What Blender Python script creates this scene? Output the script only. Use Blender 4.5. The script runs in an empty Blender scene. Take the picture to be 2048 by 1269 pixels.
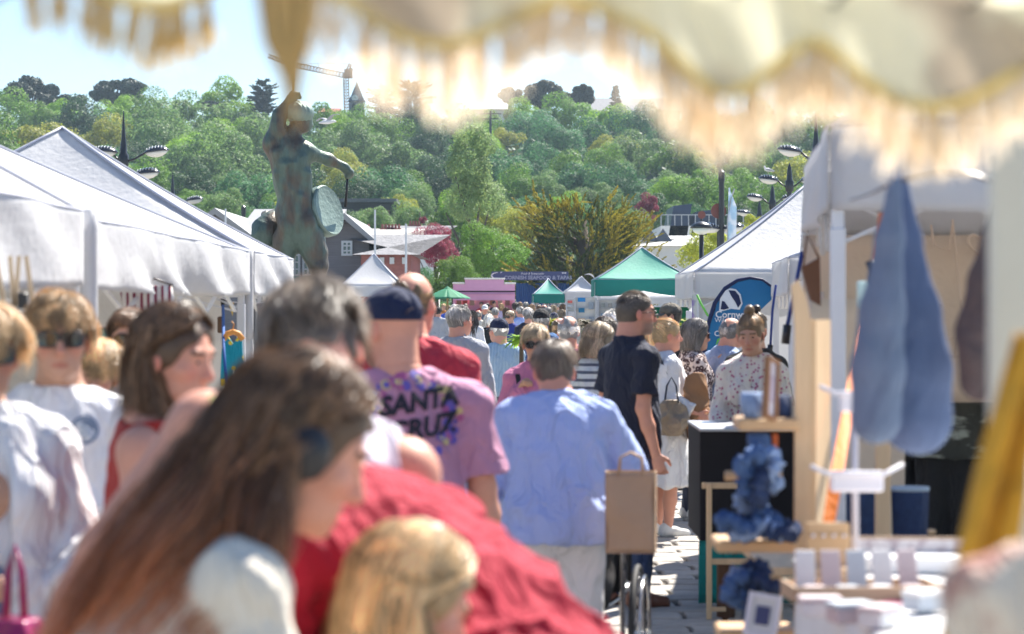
import bpy, bmesh, math, random
import numpy as np
import openvdb
from mathutils import Vector, Matrix, Euler
R = math.radians
rng = np.random.default_rng(7)
random.seed(7)
sc = bpy.context.scene
COL = sc.collection

# ------------------------------------------------------------------ camera
F = 4836.0            # focal length in photograph pixels (85 mm on a 36 mm wide sensor)
EYE, HZ = 1.70, 608.0
cam_d = bpy.data.cameras.new('camera')
cam = bpy.data.objects.new('camera', cam_d)
COL.objects.link(cam)
cam.location = (0, 0, EYE)
cam.rotation_euler = (R(90), 0, 0)
cam_d.sensor_width = 36
cam_d.lens = 85.0
cam_d.shift_y = -26.5 / 2048
cam_d.clip_start = 0.05
cam_d.clip_end = 6000
cam_d.dof.use_dof = True
cam_d.dof.focus_distance = 35
cam_d.dof.aperture_fstop = 4.1
sc.camera = cam
# ------------------------------------------------------------------ light
SUN_AZ, SUN_EL = R(32), R(50)      # sun ahead of the camera, to its right
w = bpy.data.worlds.new("World")
sc.world = w
w.use_nodes = True
nt = w.node_tree
nt.nodes.clear()
sky = nt.nodes.new('ShaderNodeTexSky')
sky.sky_type = 'NISHITA'
sky.sun_disc = False
sky.sun_elevation = SUN_EL
sky.sun_rotation = SUN_AZ
sky.air_density = 1.0
sky.dust_density = 0.3
sky.ozone_density = 5
bg = nt.nodes.new('ShaderNodeBackground')
bg.inputs['Strength'].default_value = 0.072
wo = nt.nodes.new('ShaderNodeOutputWorld')
nt.links.new(sky.outputs[0], bg.inputs[0])
nt.links.new(bg.outputs[0], wo.inputs[0])
sl = bpy.data.lights.new('sun', 'SUN')
sl.energy = 5.0
sl.angle = R(0.5)
sl.color = (1.0, 0.94, 0.85)
so = bpy.data.objects.new('sun', sl)
COL.objects.link(so)
sdir = Vector((math.sin(SUN_AZ) * math.cos(SUN_EL), math.cos(SUN_AZ) * math.cos(SUN_EL), math.sin(SUN_EL)))
so.rotation_euler = sdir.to_track_quat('Z', 'Y').to_euler()
so.location = (20, 40, 60)
sc.view_settings.view_transform = 'Standard'
sc.view_settings.look = 'None'
sc.view_settings.gamma = 1
sc.view_settings.use_curve_mapping = False
sc.view_settings.exposure = 1.4
sc.render.engine = 'CYCLES'
cy = sc.cycles
cy.use_denoising = True
cy.max_bounces = 7
cy.diffuse_bounces = 3
cy.glossy_bounces = 3
cy.transmission_bounces = 4
cy.volume_bounces = 0
cy.transparent_max_bounces = 6
cy.volume_max_steps = 64
cy.caustics_reflective = False
cy.caustics_refractive = False

# ------------------------------------------------------------------ helpers
def W(px, py, d):
 """photograph pixel at depth d -> world point"""
 return Vector(((px - 1024) / F * d, d, EYE + (HZ - py) / F * d))

def lin(c):
 return tuple(((v / 12.92) if v <= 0.04045 else ((v + 0.055) / 1.055) ** 2.4) for v in c[:3])

def hexc(h):
 return lin([int(h[i:i + 2], 16) / 255 for i in (0, 2, 4)])

def C4(c):
 if isinstance(c, str):
  c = hexc(c)
 return (c[0], c[1], c[2], 1.0)

_mats = {}
def mat(name, color=(.5, .5, .5), rough=.7, var=.12, scale=6, bump=0., bscale=60, metal=0., spec=.35, trans=0.,
  attr=None, kind=None, color2=None, pscale=20., sheen=0., stretch=(1, 1, 1), objvar=0., coord='Object', coat=0., wrinkle=0., wscale=7.):
 """procedural material: base colour with large and small noise, fine bump; kind adds a real pattern"""
 if name in _mats:
  return _mats[name]
 m = bpy.data.materials.new(name)
 m.use_nodes = True
 n = m.node_tree.nodes
 l = m.node_tree.links
 b = n['Principled BSDF']
 tc = n.new('ShaderNodeTexCoord')
 mp = n.new('ShaderNodeMapping')
 mp.inputs['Scale'].default_value = stretch
 l.new(tc.outputs[coord], mp.inputs[0])
 base = n.new('ShaderNodeRGB')
 base.outputs[0].default_value = C4(color)
 out = base.outputs[0]
 if attr:
  at = n.new('ShaderNodeAttribute')
  at.attribute_name = attr
  if color is None or attr == 'Col':
   out = at.outputs['Color']
  if attr == 'mul':
   mx = n.new('ShaderNodeMix')
   mx.data_type = 'RGBA'
   mx.blend_type = 'MULTIPLY'
   mx.inputs[0].default_value = 1
   l.new(base.outputs[0], mx.inputs[6])
   l.new(at.outputs['Color'], mx.inputs[7])
   out = mx.outputs[2]
 if kind:
  if kind in ('stripe_v', 'stripe_h'):
   t = n.new('ShaderNodeTexWave')
   t.bands_direction = 'X' if kind == 'stripe_v' else 'Z'
   t.inputs['Scale'].default_value = pscale
   t.inputs['Distortion'].default_value = .3
   rmp = n.new('ShaderNodeValToRGB')
   rmp.color_ramp.elements[0].position = .62
   rmp.color_ramp.elements[1].position = .72
   l.new(mp.outputs[0], t.inputs[0])
   l.new(t.outputs['Fac'], rmp.inputs[0])
   fac = rmp.outputs[0]
  elif kind == 'leopard':
   t = n.new('ShaderNodeTexVoronoi')
   t.feature = 'F1'
   t.inputs['Scale'].default_value = pscale
   l.new(mp.outputs[0], t.inputs[0])
   rmp = n.new('ShaderNodeValToRGB')
   e = rmp.color_ramp.elements
   e[0].position = .22
   e[0].color = (.25, .25, .25, 1)
   e[1].position = .62
   e[1].color = (0, 0, 0, 1)
   x = rmp.color_ramp.elements.new(.30)
   x.color = (1, 1, 1, 1)
   x = rmp.color_ramp.elements.new(.5)
   x.color = (1, 1, 1, 1)
   l.new(t.outputs['Distance'], rmp.inputs[0])
   fac = rmp.outputs[0]
  elif kind == 'spots':
   t = n.new('ShaderNodeTexVoronoi')
   t.inputs['Scale'].default_value = pscale
   l.new(mp.outputs[0], t.inputs[0])
   rmp = n.new('ShaderNodeValToRGB')
   e = rmp.color_ramp.elements
   e[0].position = .26
   e[0].color = (1, 1, 1, 1)
   e[1].position = .32
   e[1].color = (0, 0, 0, 1)
   l.new(t.outputs['Distance'], rmp.inputs[0])
   fac = rmp.outputs[0]
  elif kind == 'patch':
   t = n.new('ShaderNodeTexNoise')
   t.inputs['Scale'].default_value = pscale
   t.inputs['Detail'].default_value = 5
   l.new(mp.outputs[0], t.inputs[0])
   rmp = n.new('ShaderNodeValToRGB')
   rmp.color_ramp.elements[0].position = .47
   rmp.color_ramp.elements[1].position = .56
   l.new(t.outputs['Fac'], rmp.inputs[0])
   fac = rmp.outputs[0]
  mx = n.new('ShaderNodeMix')
  mx.data_type = 'RGBA'
  l.new(fac, mx.inputs[0])
  l.new(out, mx.inputs[6])
  mx.inputs[7].default_value = C4(color2)
  out = mx.outputs[2]
 if var > 0:
  nz = n.new('ShaderNodeTexNoise')
  nz.inputs['Scale'].default_value = scale
  nz.inputs['Detail'].default_value = 6
  nz.inputs['Roughness'].default_value = .65
  l.new(mp.outputs[0], nz.inputs[0])
  mr = n.new('ShaderNodeMapRange')
  mr.inputs[1].default_value = .25
  mr.inputs[2].default_value = .75
  mr.inputs[3].default_value = 1 - var
  mr.inputs[4].default_value = 1 + var
  l.new(nz.outputs['Fac'], mr.inputs[0])
  v = mr.outputs[0]
  if objvar:
   oi = n.new('ShaderNodeObjectInfo')
   m2 = n.new('ShaderNodeMapRange')
   m2.inputs[3].default_value = 1 - objvar
   m2.inputs[4].default_value = 1 + objvar
   l.new(oi.outputs['Random'], m2.inputs[0])
   mm = n.new('ShaderNodeMath')
   mm.operation = 'MULTIPLY'
   l.new(v, mm.inputs[0])
   l.new(m2.outputs[0], mm.inputs[1])
   v = mm.outputs[0]
  vm = n.new('ShaderNodeVectorMath')
  vm.operation = 'SCALE'
  l.new(out, vm.inputs[0])
  l.new(v, vm.inputs['Scale'])
  out = vm.outputs[0]
 l.new(out, b.inputs['Base Color'])
 b.inputs['Roughness'].default_value = rough
 b.inputs['Metallic'].default_value = metal
 b.inputs['Specular IOR Level'].default_value = spec
 if sheen:
  b.inputs['Sheen Weight'].default_value = sheen
 if coat:
  b.inputs['Coat Weight'].default_value = coat
 if bump:
  nb = n.new('ShaderNodeTexNoise')
  nb.inputs['Scale'].default_value = bscale
  nb.inputs['Detail'].default_value = 4
  l.new(mp.outputs[0], nb.inputs[0])
  bp = n.new('ShaderNodeBump')
  bp.inputs['Strength'].default_value = min(1, bump)
  bp.inputs['Distance'].default_value = .6 / bscale
  l.new(nb.outputs['Fac'], bp.inputs['Height'])
  if wrinkle:
   nw = n.new('ShaderNodeTexNoise')
   nw.inputs['Scale'].default_value = wscale
   nw.inputs['Detail'].default_value = 3
   nw.inputs['Distortion'].default_value = 1.6
   m3 = n.new('ShaderNodeMapping')
   m3.inputs['Scale'].default_value = (1.3, 1.3, .6)
   l.new(tc.outputs[coord], m3.inputs[0])
   l.new(m3.outputs[0], nw.inputs[0])
   b2 = n.new('ShaderNodeBump')
   b2.inputs['Strength'].default_value = wrinkle
   b2.inputs['Distance'].default_value = .06
   l.new(nw.outputs['Fac'], b2.inputs['Height'])
   l.new(b2.outputs[0], bp.inputs['Normal'])
  l.new(bp.outputs[0], b.inputs['Normal'])
 if trans > 0:
  tr = n.new('ShaderNodeBsdfTranslucent')
  l.new(out, tr.inputs[0])
  ms = n.new('ShaderNodeMixShader')
  ms.inputs[0].default_value = trans
  l.new(b.outputs[0], ms.inputs[1])
  l.new(tr.outputs[0], ms.inputs[2])
  l.new(ms.outputs[0], n['Material Output'].inputs['Surface'])
 _mats[name] = m
 return m

def props(o, label=None, cat=None, group=None, kind=None):
 if label:
  o['label'] = label
 if cat:
  o['category'] = cat
 if group:
  o['group'] = group
 if kind:
  o['kind'] = kind
 return o

def thing(name, label, cat, loc=(0, 0, 0), rz=0., group=None):
 o = bpy.data.objects.new(name, None)
 COL.objects.link(o)
 o.location = loc
 o.rotation_euler = (0, 0, rz)
 o.empty_display_size = .1
 return props(o, label, cat, group)

def dup(root, loc=None, rz=None, scale=None, label=None, group=None):
 r = root.copy()
 COL.objects.link(r)
 if loc is not None:
  r.location = loc
 if rz is not None:
  r.rotation_euler = (0, 0, rz)
 if scale is not None:
  r.scale = scale if not isinstance(scale, (int, float)) else (scale,) * 3
 if label:
  r['label'] = label
 if group:
  r['group'] = group
 for ch in list(root.children):
  c = ch.copy()
  COL.objects.link(c)
  c.parent = r
  for g in list(ch.children):
   e = g.copy()
   COL.objects.link(e)
   e.parent = c
 return r

def mesh_np(name, V, Fc, material, parent=None, smooth=True, attr=None, off=None, cols=None, tris=None):
 """mesh from numpy arrays: V (n,3); Fc (m,k) quads or tris; tris optional extra triangles"""
 V = np.asarray(V, dtype=np.float32)
 if off is not None:
  V = V - np.asarray(off, dtype=np.float32)
 me = bpy.data.meshes.new(name)
 groups = [np.asarray(f, dtype=np.int32) for f in (Fc, tris) if f is not None and len(f)]
 nl = sum(g.size for g in groups)
 nf = sum(len(g) for g in groups)
 me.vertices.add(len(V))
 me.vertices.foreach_set('co', V.ravel())
 me.loops.add(nl)
 me.loops.foreach_set('vertex_index', np.concatenate([g.ravel() for g in groups]))
 me.polygons.add(nf)
 tot = np.concatenate([np.full(len(g), g.shape[1], dtype=np.int32) for g in groups])
 st = np.concatenate([[0], np.cumsum(tot)[:-1]]).astype(np.int32)
 me.polygons.foreach_set('loop_start', st)
 me.polygons.foreach_set('loop_total', tot)
 me.update(calc_edges=True)
 me.polygons.foreach_set('use_smooth', np.full(nf, bool(smooth)))
 if cols is not None:
  ca = me.color_attributes.new(attr or 'Col', 'FLOAT_COLOR', 'POINT')
  cc = np.ones((len(V), 4), dtype=np.float32)
  cc[:, :3] = cols
  ca.data.foreach_set('color', cc.ravel())
 me.materials.append(material)
 o = bpy.data.objects.new(name, me)
 COL.objects.link(o)
 if parent is not None:
  o.parent = parent
 return o

class MB:
 """collects shapes, builds ONE mesh object"""
 def __init__(s):
  s.v = []
  s.f = []
 def add(s, V, Fc):
  n = len(s.v)
  s.v.extend([tuple(p) for p in V])
  s.f.extend([tuple(i + n for i in f) for f in Fc])
  return s
 def box(s, c, size, rot=None, bev=0.):
  c = Vector(c)
  hx, hy, hz = [q / 2 for q in size]
  if bev <= 0:
   P = [Vector((x, y, z)) for z in (-hz, hz) for y in (-hy, hy) for x in (-hx, hx)]
   Fc = [(0, 2, 3, 1), (4, 5, 7, 6), (0, 1, 5, 4), (2, 6, 7, 3), (0, 4, 6, 2), (1, 3, 7, 5)]
  else:
   b = min(bev, hx * .9, hy * .9, hz * .9)
   P = []
   Fc = []
   ring = [(hx - b, -hy), (hx, -hy + b), (hx, hy - b), (hx - b, hy), (-hx + b, hy), (-hx, hy - b), (-hx, -hy + b), (-hx + b, -hy)]
   ins = [(x * (1 - b / max(hx, 1e-6)), y * (1 - b / max(hy, 1e-6))) for x, y in ring]
   for z, rr in ((-hz, ins), (-hz + b, ring), (hz - b, ring), (hz, ins)):
    P += [Vector((x, y, z)) for x, y in rr]
   for k in range(3):
    for i in range(8):
     j = (i + 1) % 8
     Fc.append((k * 8 + i, k * 8 + j, k * 8 + 8 + j, k * 8 + 8 + i))
   Fc.append(tuple(range(7, -1, -1)))
   Fc.append(tuple(range(24, 32)))
  if rot is not None:
   m = rot if isinstance(rot, Matrix) else Euler(rot).to_matrix()
   P = [m @ p for p in P]
  return s.add([p + c for p in P], Fc)
 def bar(s, a, b, wd, th=None, up=(0, 0, 1)):
  a, b = Vector(a), Vector(b)
  d = b - a
  L = d.length
  th = wd if th is None else th
  z = d.normalized()
  x = Vector(up).cross(z)
  if x.length < 1e-4:
   x = Vector((1, 0, 0))
  x.normalize()
  y = z.cross(x)
  m = Matrix((x, y, z)).transposed()
  return s.box((a + b) / 2, (wd, th, L), m)
 def tube(s, pts, r, n=8, cap=True):
  pts = [Vector(p) for p in pts]
  rr = r if isinstance(r, (list, tuple)) else [r] * len(pts)
  V = []
  Fc = []
  prev = None
  for i, p in enumerate(pts):
   t = (pts[min(i + 1, len(pts) - 1)] - pts[max(i - 1, 0)]).normalized()
   if prev is None:
    x = t.cross(Vector((0, 0, 1)))
    if x.length < 1e-3:
     x = Vector((1, 0, 0))
   else:
    x = prev - t * prev.dot(t)
    if x.length < 1e-5:
     x = t.orthogonal()
   x.normalize()
   prev = x
   y = t.cross(x)
   for k in range(n):
    a = 2 * math.pi * k / n
    V.append(p + x * (math.cos(a) * rr[i]) + y * (math.sin(a) * rr[i]))
  for i in range(len(pts) - 1):
   for k in range(n):
    j = (k + 1) % n
    Fc.append((i * n + k, i * n + j, i * n + n + j, i * n + n + k))
  if cap:
   Fc.append(tuple(range(n - 1, -1, -1)))
   Fc.append(tuple(range((len(pts) - 1) * n, len(pts) * n)))
  return s.add(V, Fc)
 def lathe(s, prof, c=(0, 0, 0), n=16, rot=None, sx=1, sy=1):
  V = []
  Fc = []
  for r_, z in prof:
   for k in range(n):
    a = 2 * math.pi * k / n
    V.append(Vector((math.cos(a) * r_ * sx, math.sin(a) * r_ * sy, z)))
  for i in range(len(prof) - 1):
   for k in range(n):
    j = (k + 1) % n
    Fc.append((i * n + k, i * n + j, i * n + n + j, i * n + n + k))
  if prof[0][0] > 1e-5:
   Fc.append(tuple(range(n - 1, -1, -1)))
  if prof[-1][0] > 1e-5:
   Fc.append(tuple(range((len(prof) - 1) * n, len(prof) * n)))
  if rot is not None:
   m = rot if isinstance(rot, Matrix) else Euler(rot).to_matrix()
   V = [m @ p for p in V]
  c = Vector(c)
  return s.add([p + c for p in V], Fc)
 def prism(s, poly, a, b, n=None):
  """polygon of 3-D points (world) extruded by vector b"""
  P = [Vector(p) for p in poly]
  off = Vector(b)
  k = len(P)
  V = P + [p + off for p in P]
  Fc = [tuple(range(k - 1, -1, -1)), tuple(range(k, 2 * k))]
  for i in range(k):
   j = (i + 1) % k
   Fc.append((i, j, k + j, k + i))
  return s.add(V, Fc)
 def sheet(s, fn, nu, nv, th=0.):
  """grid surface fn(u,v)->point, optional thickness along normal"""
  P = [[Vector(fn(i / nu, j / nv)) for j in range(nv + 1)] for i in range(nu + 1)]
  V = [p for row in P for p in row]
  id_ = lambda i, j: i * (nv + 1) + j
  Fc = [(id_(i, j), id_(i + 1, j), id_(i + 1, j + 1), id_(i, j + 1)) for i in range(nu) for j in range(nv)]
  if th > 0:
   N = []
   for i in range(nu + 1):
    for j in range(nv + 1):
     du = P[min(i + 1, nu)][j] - P[max(i - 1, 0)][j]
     dv = P[i][min(j + 1, nv)] - P[i][max(j - 1, 0)]
     q = du.cross(dv)
     N.append(q.normalized() if q.length > 1e-9 else Vector((0, 0, 1)))
   k = len(V)
   V = V + [p - q * th for p, q in zip(V, N)]
   F2 = [tuple(k + a for a in reversed(f)) for f in Fc]
   bd = [id_(i, 0) for i in range(nu + 1)] + [id_(nu, j) for j in range(1, nv + 1)] + [id_(i, nv) for i in range(nu - 1, -1, -1)] + [id_(0, j) for j in range(nv - 1, 0, -1)]
   F3 = [(bd[(q + 1) % len(bd)], bd[q], bd[q] + k, bd[(q + 1) % len(bd)] + k) for q in range(len(bd))]
   Fc = Fc + F2 + F3
  return s.add(V, Fc)
 def build(s, name, material, parent=None, off=None, smooth=False, angle=None):
  me = bpy.data.meshes.new(name)
  o_ = Vector(off) if off is not None else None
  me.from_pydata([tuple(Vector(p) - o_) if o_ else tuple(p) for p in s.v], [], s.f)
  me.validate()
  me.materials.append(material)
  if smooth:
   me.polygons.foreach_set('use_smooth', [True] * len(me.polygons))
   if angle:
    me.set_sharp_from_angle(angle=R(angle))
  me.update()
  o = bpy.data.objects.new(name, me)
  COL.objects.link(o)
  if parent is not None:
   o.parent = parent
  return o

def share(o, name, parent, loc=(0, 0, 0), rot=(0, 0, 0), scale=(1, 1, 1)):
 c = bpy.data.objects.new(name, o.data)
 COL.objects.link(c)
 c.parent = parent
 c.location = loc
 c.rotation_euler = rot
 c.scale = scale
 return c

def text_mesh(name, txt, size, material, parent, M, extrude=.004, font_shear=0., spacing=1., bold=0.):
 cu = bpy.data.curves.new(name, 'FONT')
 cu.body = txt
 cu.size = size
 cu.extrude = extrude
 cu.shear = font_shear
 cu.space_character = spacing
 cu.offset = bold
 cu.align_x = 'CENTER'
 cu.align_y = 'CENTER'
 cu.resolution_u = 3
 t = bpy.data.objects.new(name + '_curve', cu)
 COL.objects.link(t)
 dg = bpy.context.evaluated_depsgraph_get()
 me = bpy.data.meshes.new_from_object(t.evaluated_get(dg))
 bpy.data.objects.remove(t)
 o = bpy.data.objects.new(name, me)
 me.materials.clear()
 me.materials.append(material)
 COL.objects.link(o)
 o.parent = parent
 o.matrix_local = M
 return o
# ------------------------------------------------------------------ ground, hill, haze
def hz_hill(x, y):
 d = max(0.0, y - 165)
 b = d * 0.112 * (1 - math.exp(-d / 60))
 if y > 440:
  b = hz_hill(x, 440) + (y - 440) * 0.01
 return b + 1.6 * math.sin(x * .021 + 1.2) * min(1, d / 120) + .9 * math.sin(x * .05 + y * .02) * min(1, d / 120)

m_ground = mat('paved_ground', (.30, .285, .26), .85, var=.22, scale=.9, bump=.3, bscale=30)
mb = MB()
gx = [-440, -300, -120, -40, -10, -4, 0, 4, 10, 40, 120, 300, 440]
gy = [-30, 0, 10, 30, 80, 165, 300, 500, 690]
mb.add([(x, y, -.015) for y in gy for x in gx], [(j * 13 + i, j * 13 + i + 1, (j + 1) * 13 + i + 1, (j + 1) * 13 + i) for j in range(len(gy) - 1) for i in range(12)])
props(mb.build('ground', m_ground), kind='structure')

def hill_sheet():
 xs = np.linspace(-420, 420, 85)
 ys = np.concatenate([np.linspace(160, 460, 61), [520, 600, 680]])
 V = [(x, y, hz_hill(x, y) - (0.3 if y <= 165 else 0)) for y in ys for x in xs]
 nx = len(xs)
 Fc = [(j * nx + i, j * nx + i + 1, (j + 1) * nx + i + 1, (j + 1) * nx + i) for j in range(len(ys) - 1) for i in range(nx - 1)]
 m = mat('hill_undergrowth', (.055, .085, .03), .95, var=.45, scale=.25, bump=1, bscale=2, kind='patch', color2=(.03, .055, .025), pscale=.15)
 return props(mesh_np('hill', V, Fc, m), kind='structure')
hill_sheet()

# concrete pavers of the street, each a piece
m_paver = mat('paver_concrete', (.40, .37, .33), .8, var=.2, scale=7, bump=.5, bscale=90, objvar=.16)
m_joint = mat('paver_joint', (.13, .115, .10), .95, var=.2)
pave = MB().box((1.2, 16.5, -.010), (5.0, 15, .006)).build('pavement', m_joint)
props(pave, kind='structure')
pav_var = []
for k in range(5):
 h = MB()
 a = .205 - .004 * k
 b = .125 - .002 * k
 c_ = .022
 # zig-zag edged interlocking block
 out = [(-a, -b), (-a * .35, -b - c_), (a * .3, -b + c_ * .6), (a, -b), (a + c_ * .5, 0), (a, b), (a * .3, b + c_ * .6), (-a * .35, b - c_), (-a, b), (-a + c_ * .5, 0)]
 V = [(x, y, -.03) for x, y in out] + [(x, y, .016) for x, y in out] + [(x * .955, y * .93, .0215 + .0015 * k) for x, y in out]
 n = len(out)
 Fc = [(i, (i + 1) % n, n + (i + 1) % n, n + i) for i in range(n)] + [(n + i, n + (i + 1) % n, 2 * n + (i + 1) % n, 2 * n + i) for i in range(n)] + [tuple(range(2 * n, 3 * n))]
 o = h.add(V, Fc).build('paver', m_paver)
 pav_var.append(o.data)
 bpy.data.objects.remove(o)
cnt = 0
rest = MB()
rw = 0
yy = 10.2
cand = []
while yy < 23.5:
 xx = -1.2 + (.21 if rw % 2 else 0)
 while xx < 3.4:
  cand.append((xx, yy))
  xx += .425
 yy += .262
 rw += 1
vis = sorted(cand, key=lambda p: (0 if (1290 < 1024 + F * p[0] / p[1] < 1420) else 1, p[1]))
for i, (x, y) in enumerate(vis):
 z = random.uniform(-.012, -.006)
 if i < 290:
  o = bpy.data.objects.new('paver', pav_var[i % 5])
  COL.objects.link(o)
  o.parent = pave
  o.location = (x, y, z)
  o.rotation_euler = (random.uniform(-.006, .006), random.uniform(-.006, .006), random.uniform(-.012, .012))
 else:
  me = pav_var[i % 5]
  rest.add([(v.co.x + x, v.co.y + y, v.co.z + z) for v in me.vertices], [tuple(p.vertices) for p in me.polygons])
props(rest.build('outer_pavers', m_paver, pave), kind='stuff')

# ------------------------------------------------------------------ trees
m_bark = mat('bark', (.10, .075, .055), .9, var=.3, scale=3, bump=.8, bscale=12, stretch=(1, 1, .2))
def leafmat(name, col, tr=.45):
 return mat(name, col, .55, var=.28, scale=.35, attr='mul', trans=tr, spec=.3, objvar=.14)
LEAF = {
 'green': leafmat('leaf_green', (.14, .27, .035)),
 'blue': leafmat('leaf_bluegreen', (.075, .20, .075)),
 'yellow': leafmat('leaf_yellow', (.36, .38, .05)),
 'bright': leafmat('leaf_bright', (.24, .42, .035)),
 'dark': leafmat('leaf_dark', (.05, .115, .04), .35),
 'grey': leafmat('leaf_grey', (.17, .28, .09)),
 'pale': leafmat('leaf_pale', (.30, .42, .16)),
 'copper': leafmat('leaf_copper', (.30, .045, .09)),
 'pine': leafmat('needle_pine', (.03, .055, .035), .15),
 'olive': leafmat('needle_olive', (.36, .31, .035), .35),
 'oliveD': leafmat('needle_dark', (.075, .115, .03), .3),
 'brown': leafmat('leaf_brown', (.11, .10, .065), .3),
 'palm': leafmat('leaf_palm', (.42, .46, .06), .45),
}
def leaf_mesh(P, N, size, r, up=.35, curl=True):
 """P centres (n,3), N outward dirs -> leaf quads (pairs of tris bent), random orientation"""
 n = len(P)
 D = N + r.normal(0, .55, (n, 3))
 D[:, 2] += up
 D /= np.linalg.norm(D, axis=1)[:, None] + 1e-9
 T = np.cross(D, r.normal(0, 1, (n, 3)))
 T /= np.linalg.norm(T, axis=1)[:, None] + 1e-9
 B = np.cross(D, T)
 s = (size * r.uniform(.6, 1.35, n))[:, None]
 L = s * .62
 Wd = s * .38
 V = np.stack([P - T * L, P + B * Wd + D * s * .06, P + T * L, P - B * Wd + D * s * .06], 1).reshape(-1, 3)
 Fq = np.arange(n * 4).reshape(n, 4)
 mul = r.uniform(.72, 1.3, n)
 hue = r.normal(0, .06, n)
 c = np.stack([mul * (1 + hue), mul, mul * (1 - hue)], 1)
 return V, Fq, np.repeat(c, 4, axis=0)

def lumpy_crown(r, n_leaf, nl=16, lobe=.42, flat=1., leaf=.055, shape='round'):
 """unit-radius crown: leaves over the surfaces of many lobes; returns mesh data"""
 Pc = []
 for k in range(nl):
  while True:
   p = r.uniform(-1, 1, 3)
   if np.linalg.norm(p) < 1:
    break
  p *= .72
  if shape == 'tall':
   p[2] *= 1.5
   p[:2] *= (1 - .35 * (p[2] + 1) / 2)
  if shape == 'dome':
   p[2] = abs(p[2]) * .9 - .15
  p[2] *= flat
  Pc.append((p, lobe * r.uniform(.65, 1.2)))
 out = []
 per = n_leaf // nl
 for p, q in Pc:
  u = r.normal(0, 1, (per, 3))
  u /= np.linalg.norm(u, axis=1)[:, None]
  # tufts: pull leaves towards cluster directions so the surface is uneven
  kc = r.normal(0, 1, (26, 3))
  kc /= np.linalg.norm(kc, axis=1)[:, None]
  near = kc[np.argmax(u @ kc.T, axis=1)]
  bump = (np.sum(u * near, axis=1) - .8) * .9
  rad = q * (.80 + bump + r.uniform(-.16, .10, per))
  P = p + u * rad[:, None] * np.array([1, 1, .85])
  out.append((P, u))
 P = np.concatenate([a for a, b in out])
 N = np.concatenate([b for a, b in out])
 # drop leaves deep inside other lobes
 keep = np.ones(len(P), bool)
 for p, q in Pc:
  keep &= np.linalg.norm(P - p, axis=1) > q * .58
 return leaf_mesh(P[keep], N[keep], leaf, r)

crown_cache = {}
def crown_data(kind, k):
 key = (kind, k)
 if key in crown_cache:
  return crown_cache[key]
 r = np.random.default_rng(hash(kind) % 1 + 100 * k + len(kind))
 if kind == 'tall':
  d = lumpy_crown(r, 30000, 30, .36, 1., .042, 'tall')
 elif kind == 'loose':
  d = lumpy_crown(r, 17000, 26, .30, 1., .046)
 elif kind == 'dome':
  d = lumpy_crown(r, 18000, 18, .38, 1., .045, 'dome')
 elif kind == 'near':
  d = lumpy_crown(r, 42000, 30, .36, .95, .030)
 else:
  d = lumpy_crown(r, 22000, 20, .42, .95, .044)
 crown_cache[key] = d
 return d

mesh_cache = {}
def crown_obj(kind, k, leaf, parent):
 key = (kind, k, leaf)
 if key not in mesh_cache:
  V, Fq, c = crown_data(kind, k)
  o = mesh_np('crown', V, Fq, LEAF[leaf], parent, False, 'mul', cols=c)
  mesh_cache[key] = o.data
  return o
 o = bpy.data.objects.new('crown', mesh_cache[key])
 COL.objects.link(o)
 o.parent = parent
 return o

def trunk_pts(r, h, spread, n=5):
 mbt = MB()
 mbt.tube([(0, 0, -.6), (.02 * h, 0, h * .3), (0, .02 * h, h * .75)], [h * .035, h * .027, h * .018], 7)
 for i in range(n):
  a = r.uniform(0, 6.28)
  b = spread * r.uniform(.5, .85)
  z0 = h * r.uniform(.4, .7)
  mbt.tube([(0, 0, z0), (math.cos(a) * b * .5, math.sin(a) * b * .5, z0 + h * .18), (math.cos(a) * b, math.sin(a) * b, z0 + h * .38)], [h * .016, h * .01, h * .004], 5)
 return mbt

def tree(px, py, rad, kind, leaf, label, d=None, group='broadleaved trees on the wooded hill', sx=1., sz=1., name='broadleaf_tree', k=None):
 """crown centre seen at (px,py) with apparent radius rad (photograph pixels)"""
 if d is None:
  d = 175 + (470 - py) * 1.02
  d = max(172, min(430, d))
 p = W(px, py, d)
 base = hz_hill(p.x, p.y) if d > 165 else 0
 rr = rad / F * d
 H = p.z - base
 if H < rr * .8:
  base = p.z - rr * .8
  H = rr * .8
 t = thing(name, label, 'tree', (p.x, p.y, base), group=group)
 k = random.randint(0, 3) if k is None else k
 c = crown_obj(kind, k, leaf, t)
 c.location = (0, 0, H)
 c.scale = (rr * sx, rr * sx, rr * sz)
 c.rotation_euler = (0, 0, random.uniform(0, 6.28))
 trunk_pts(np.random.default_rng(abs(int(px))), max(H, 1.5), rr * .8).build('trunk', m_bark, t, smooth=True)
 return t

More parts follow.
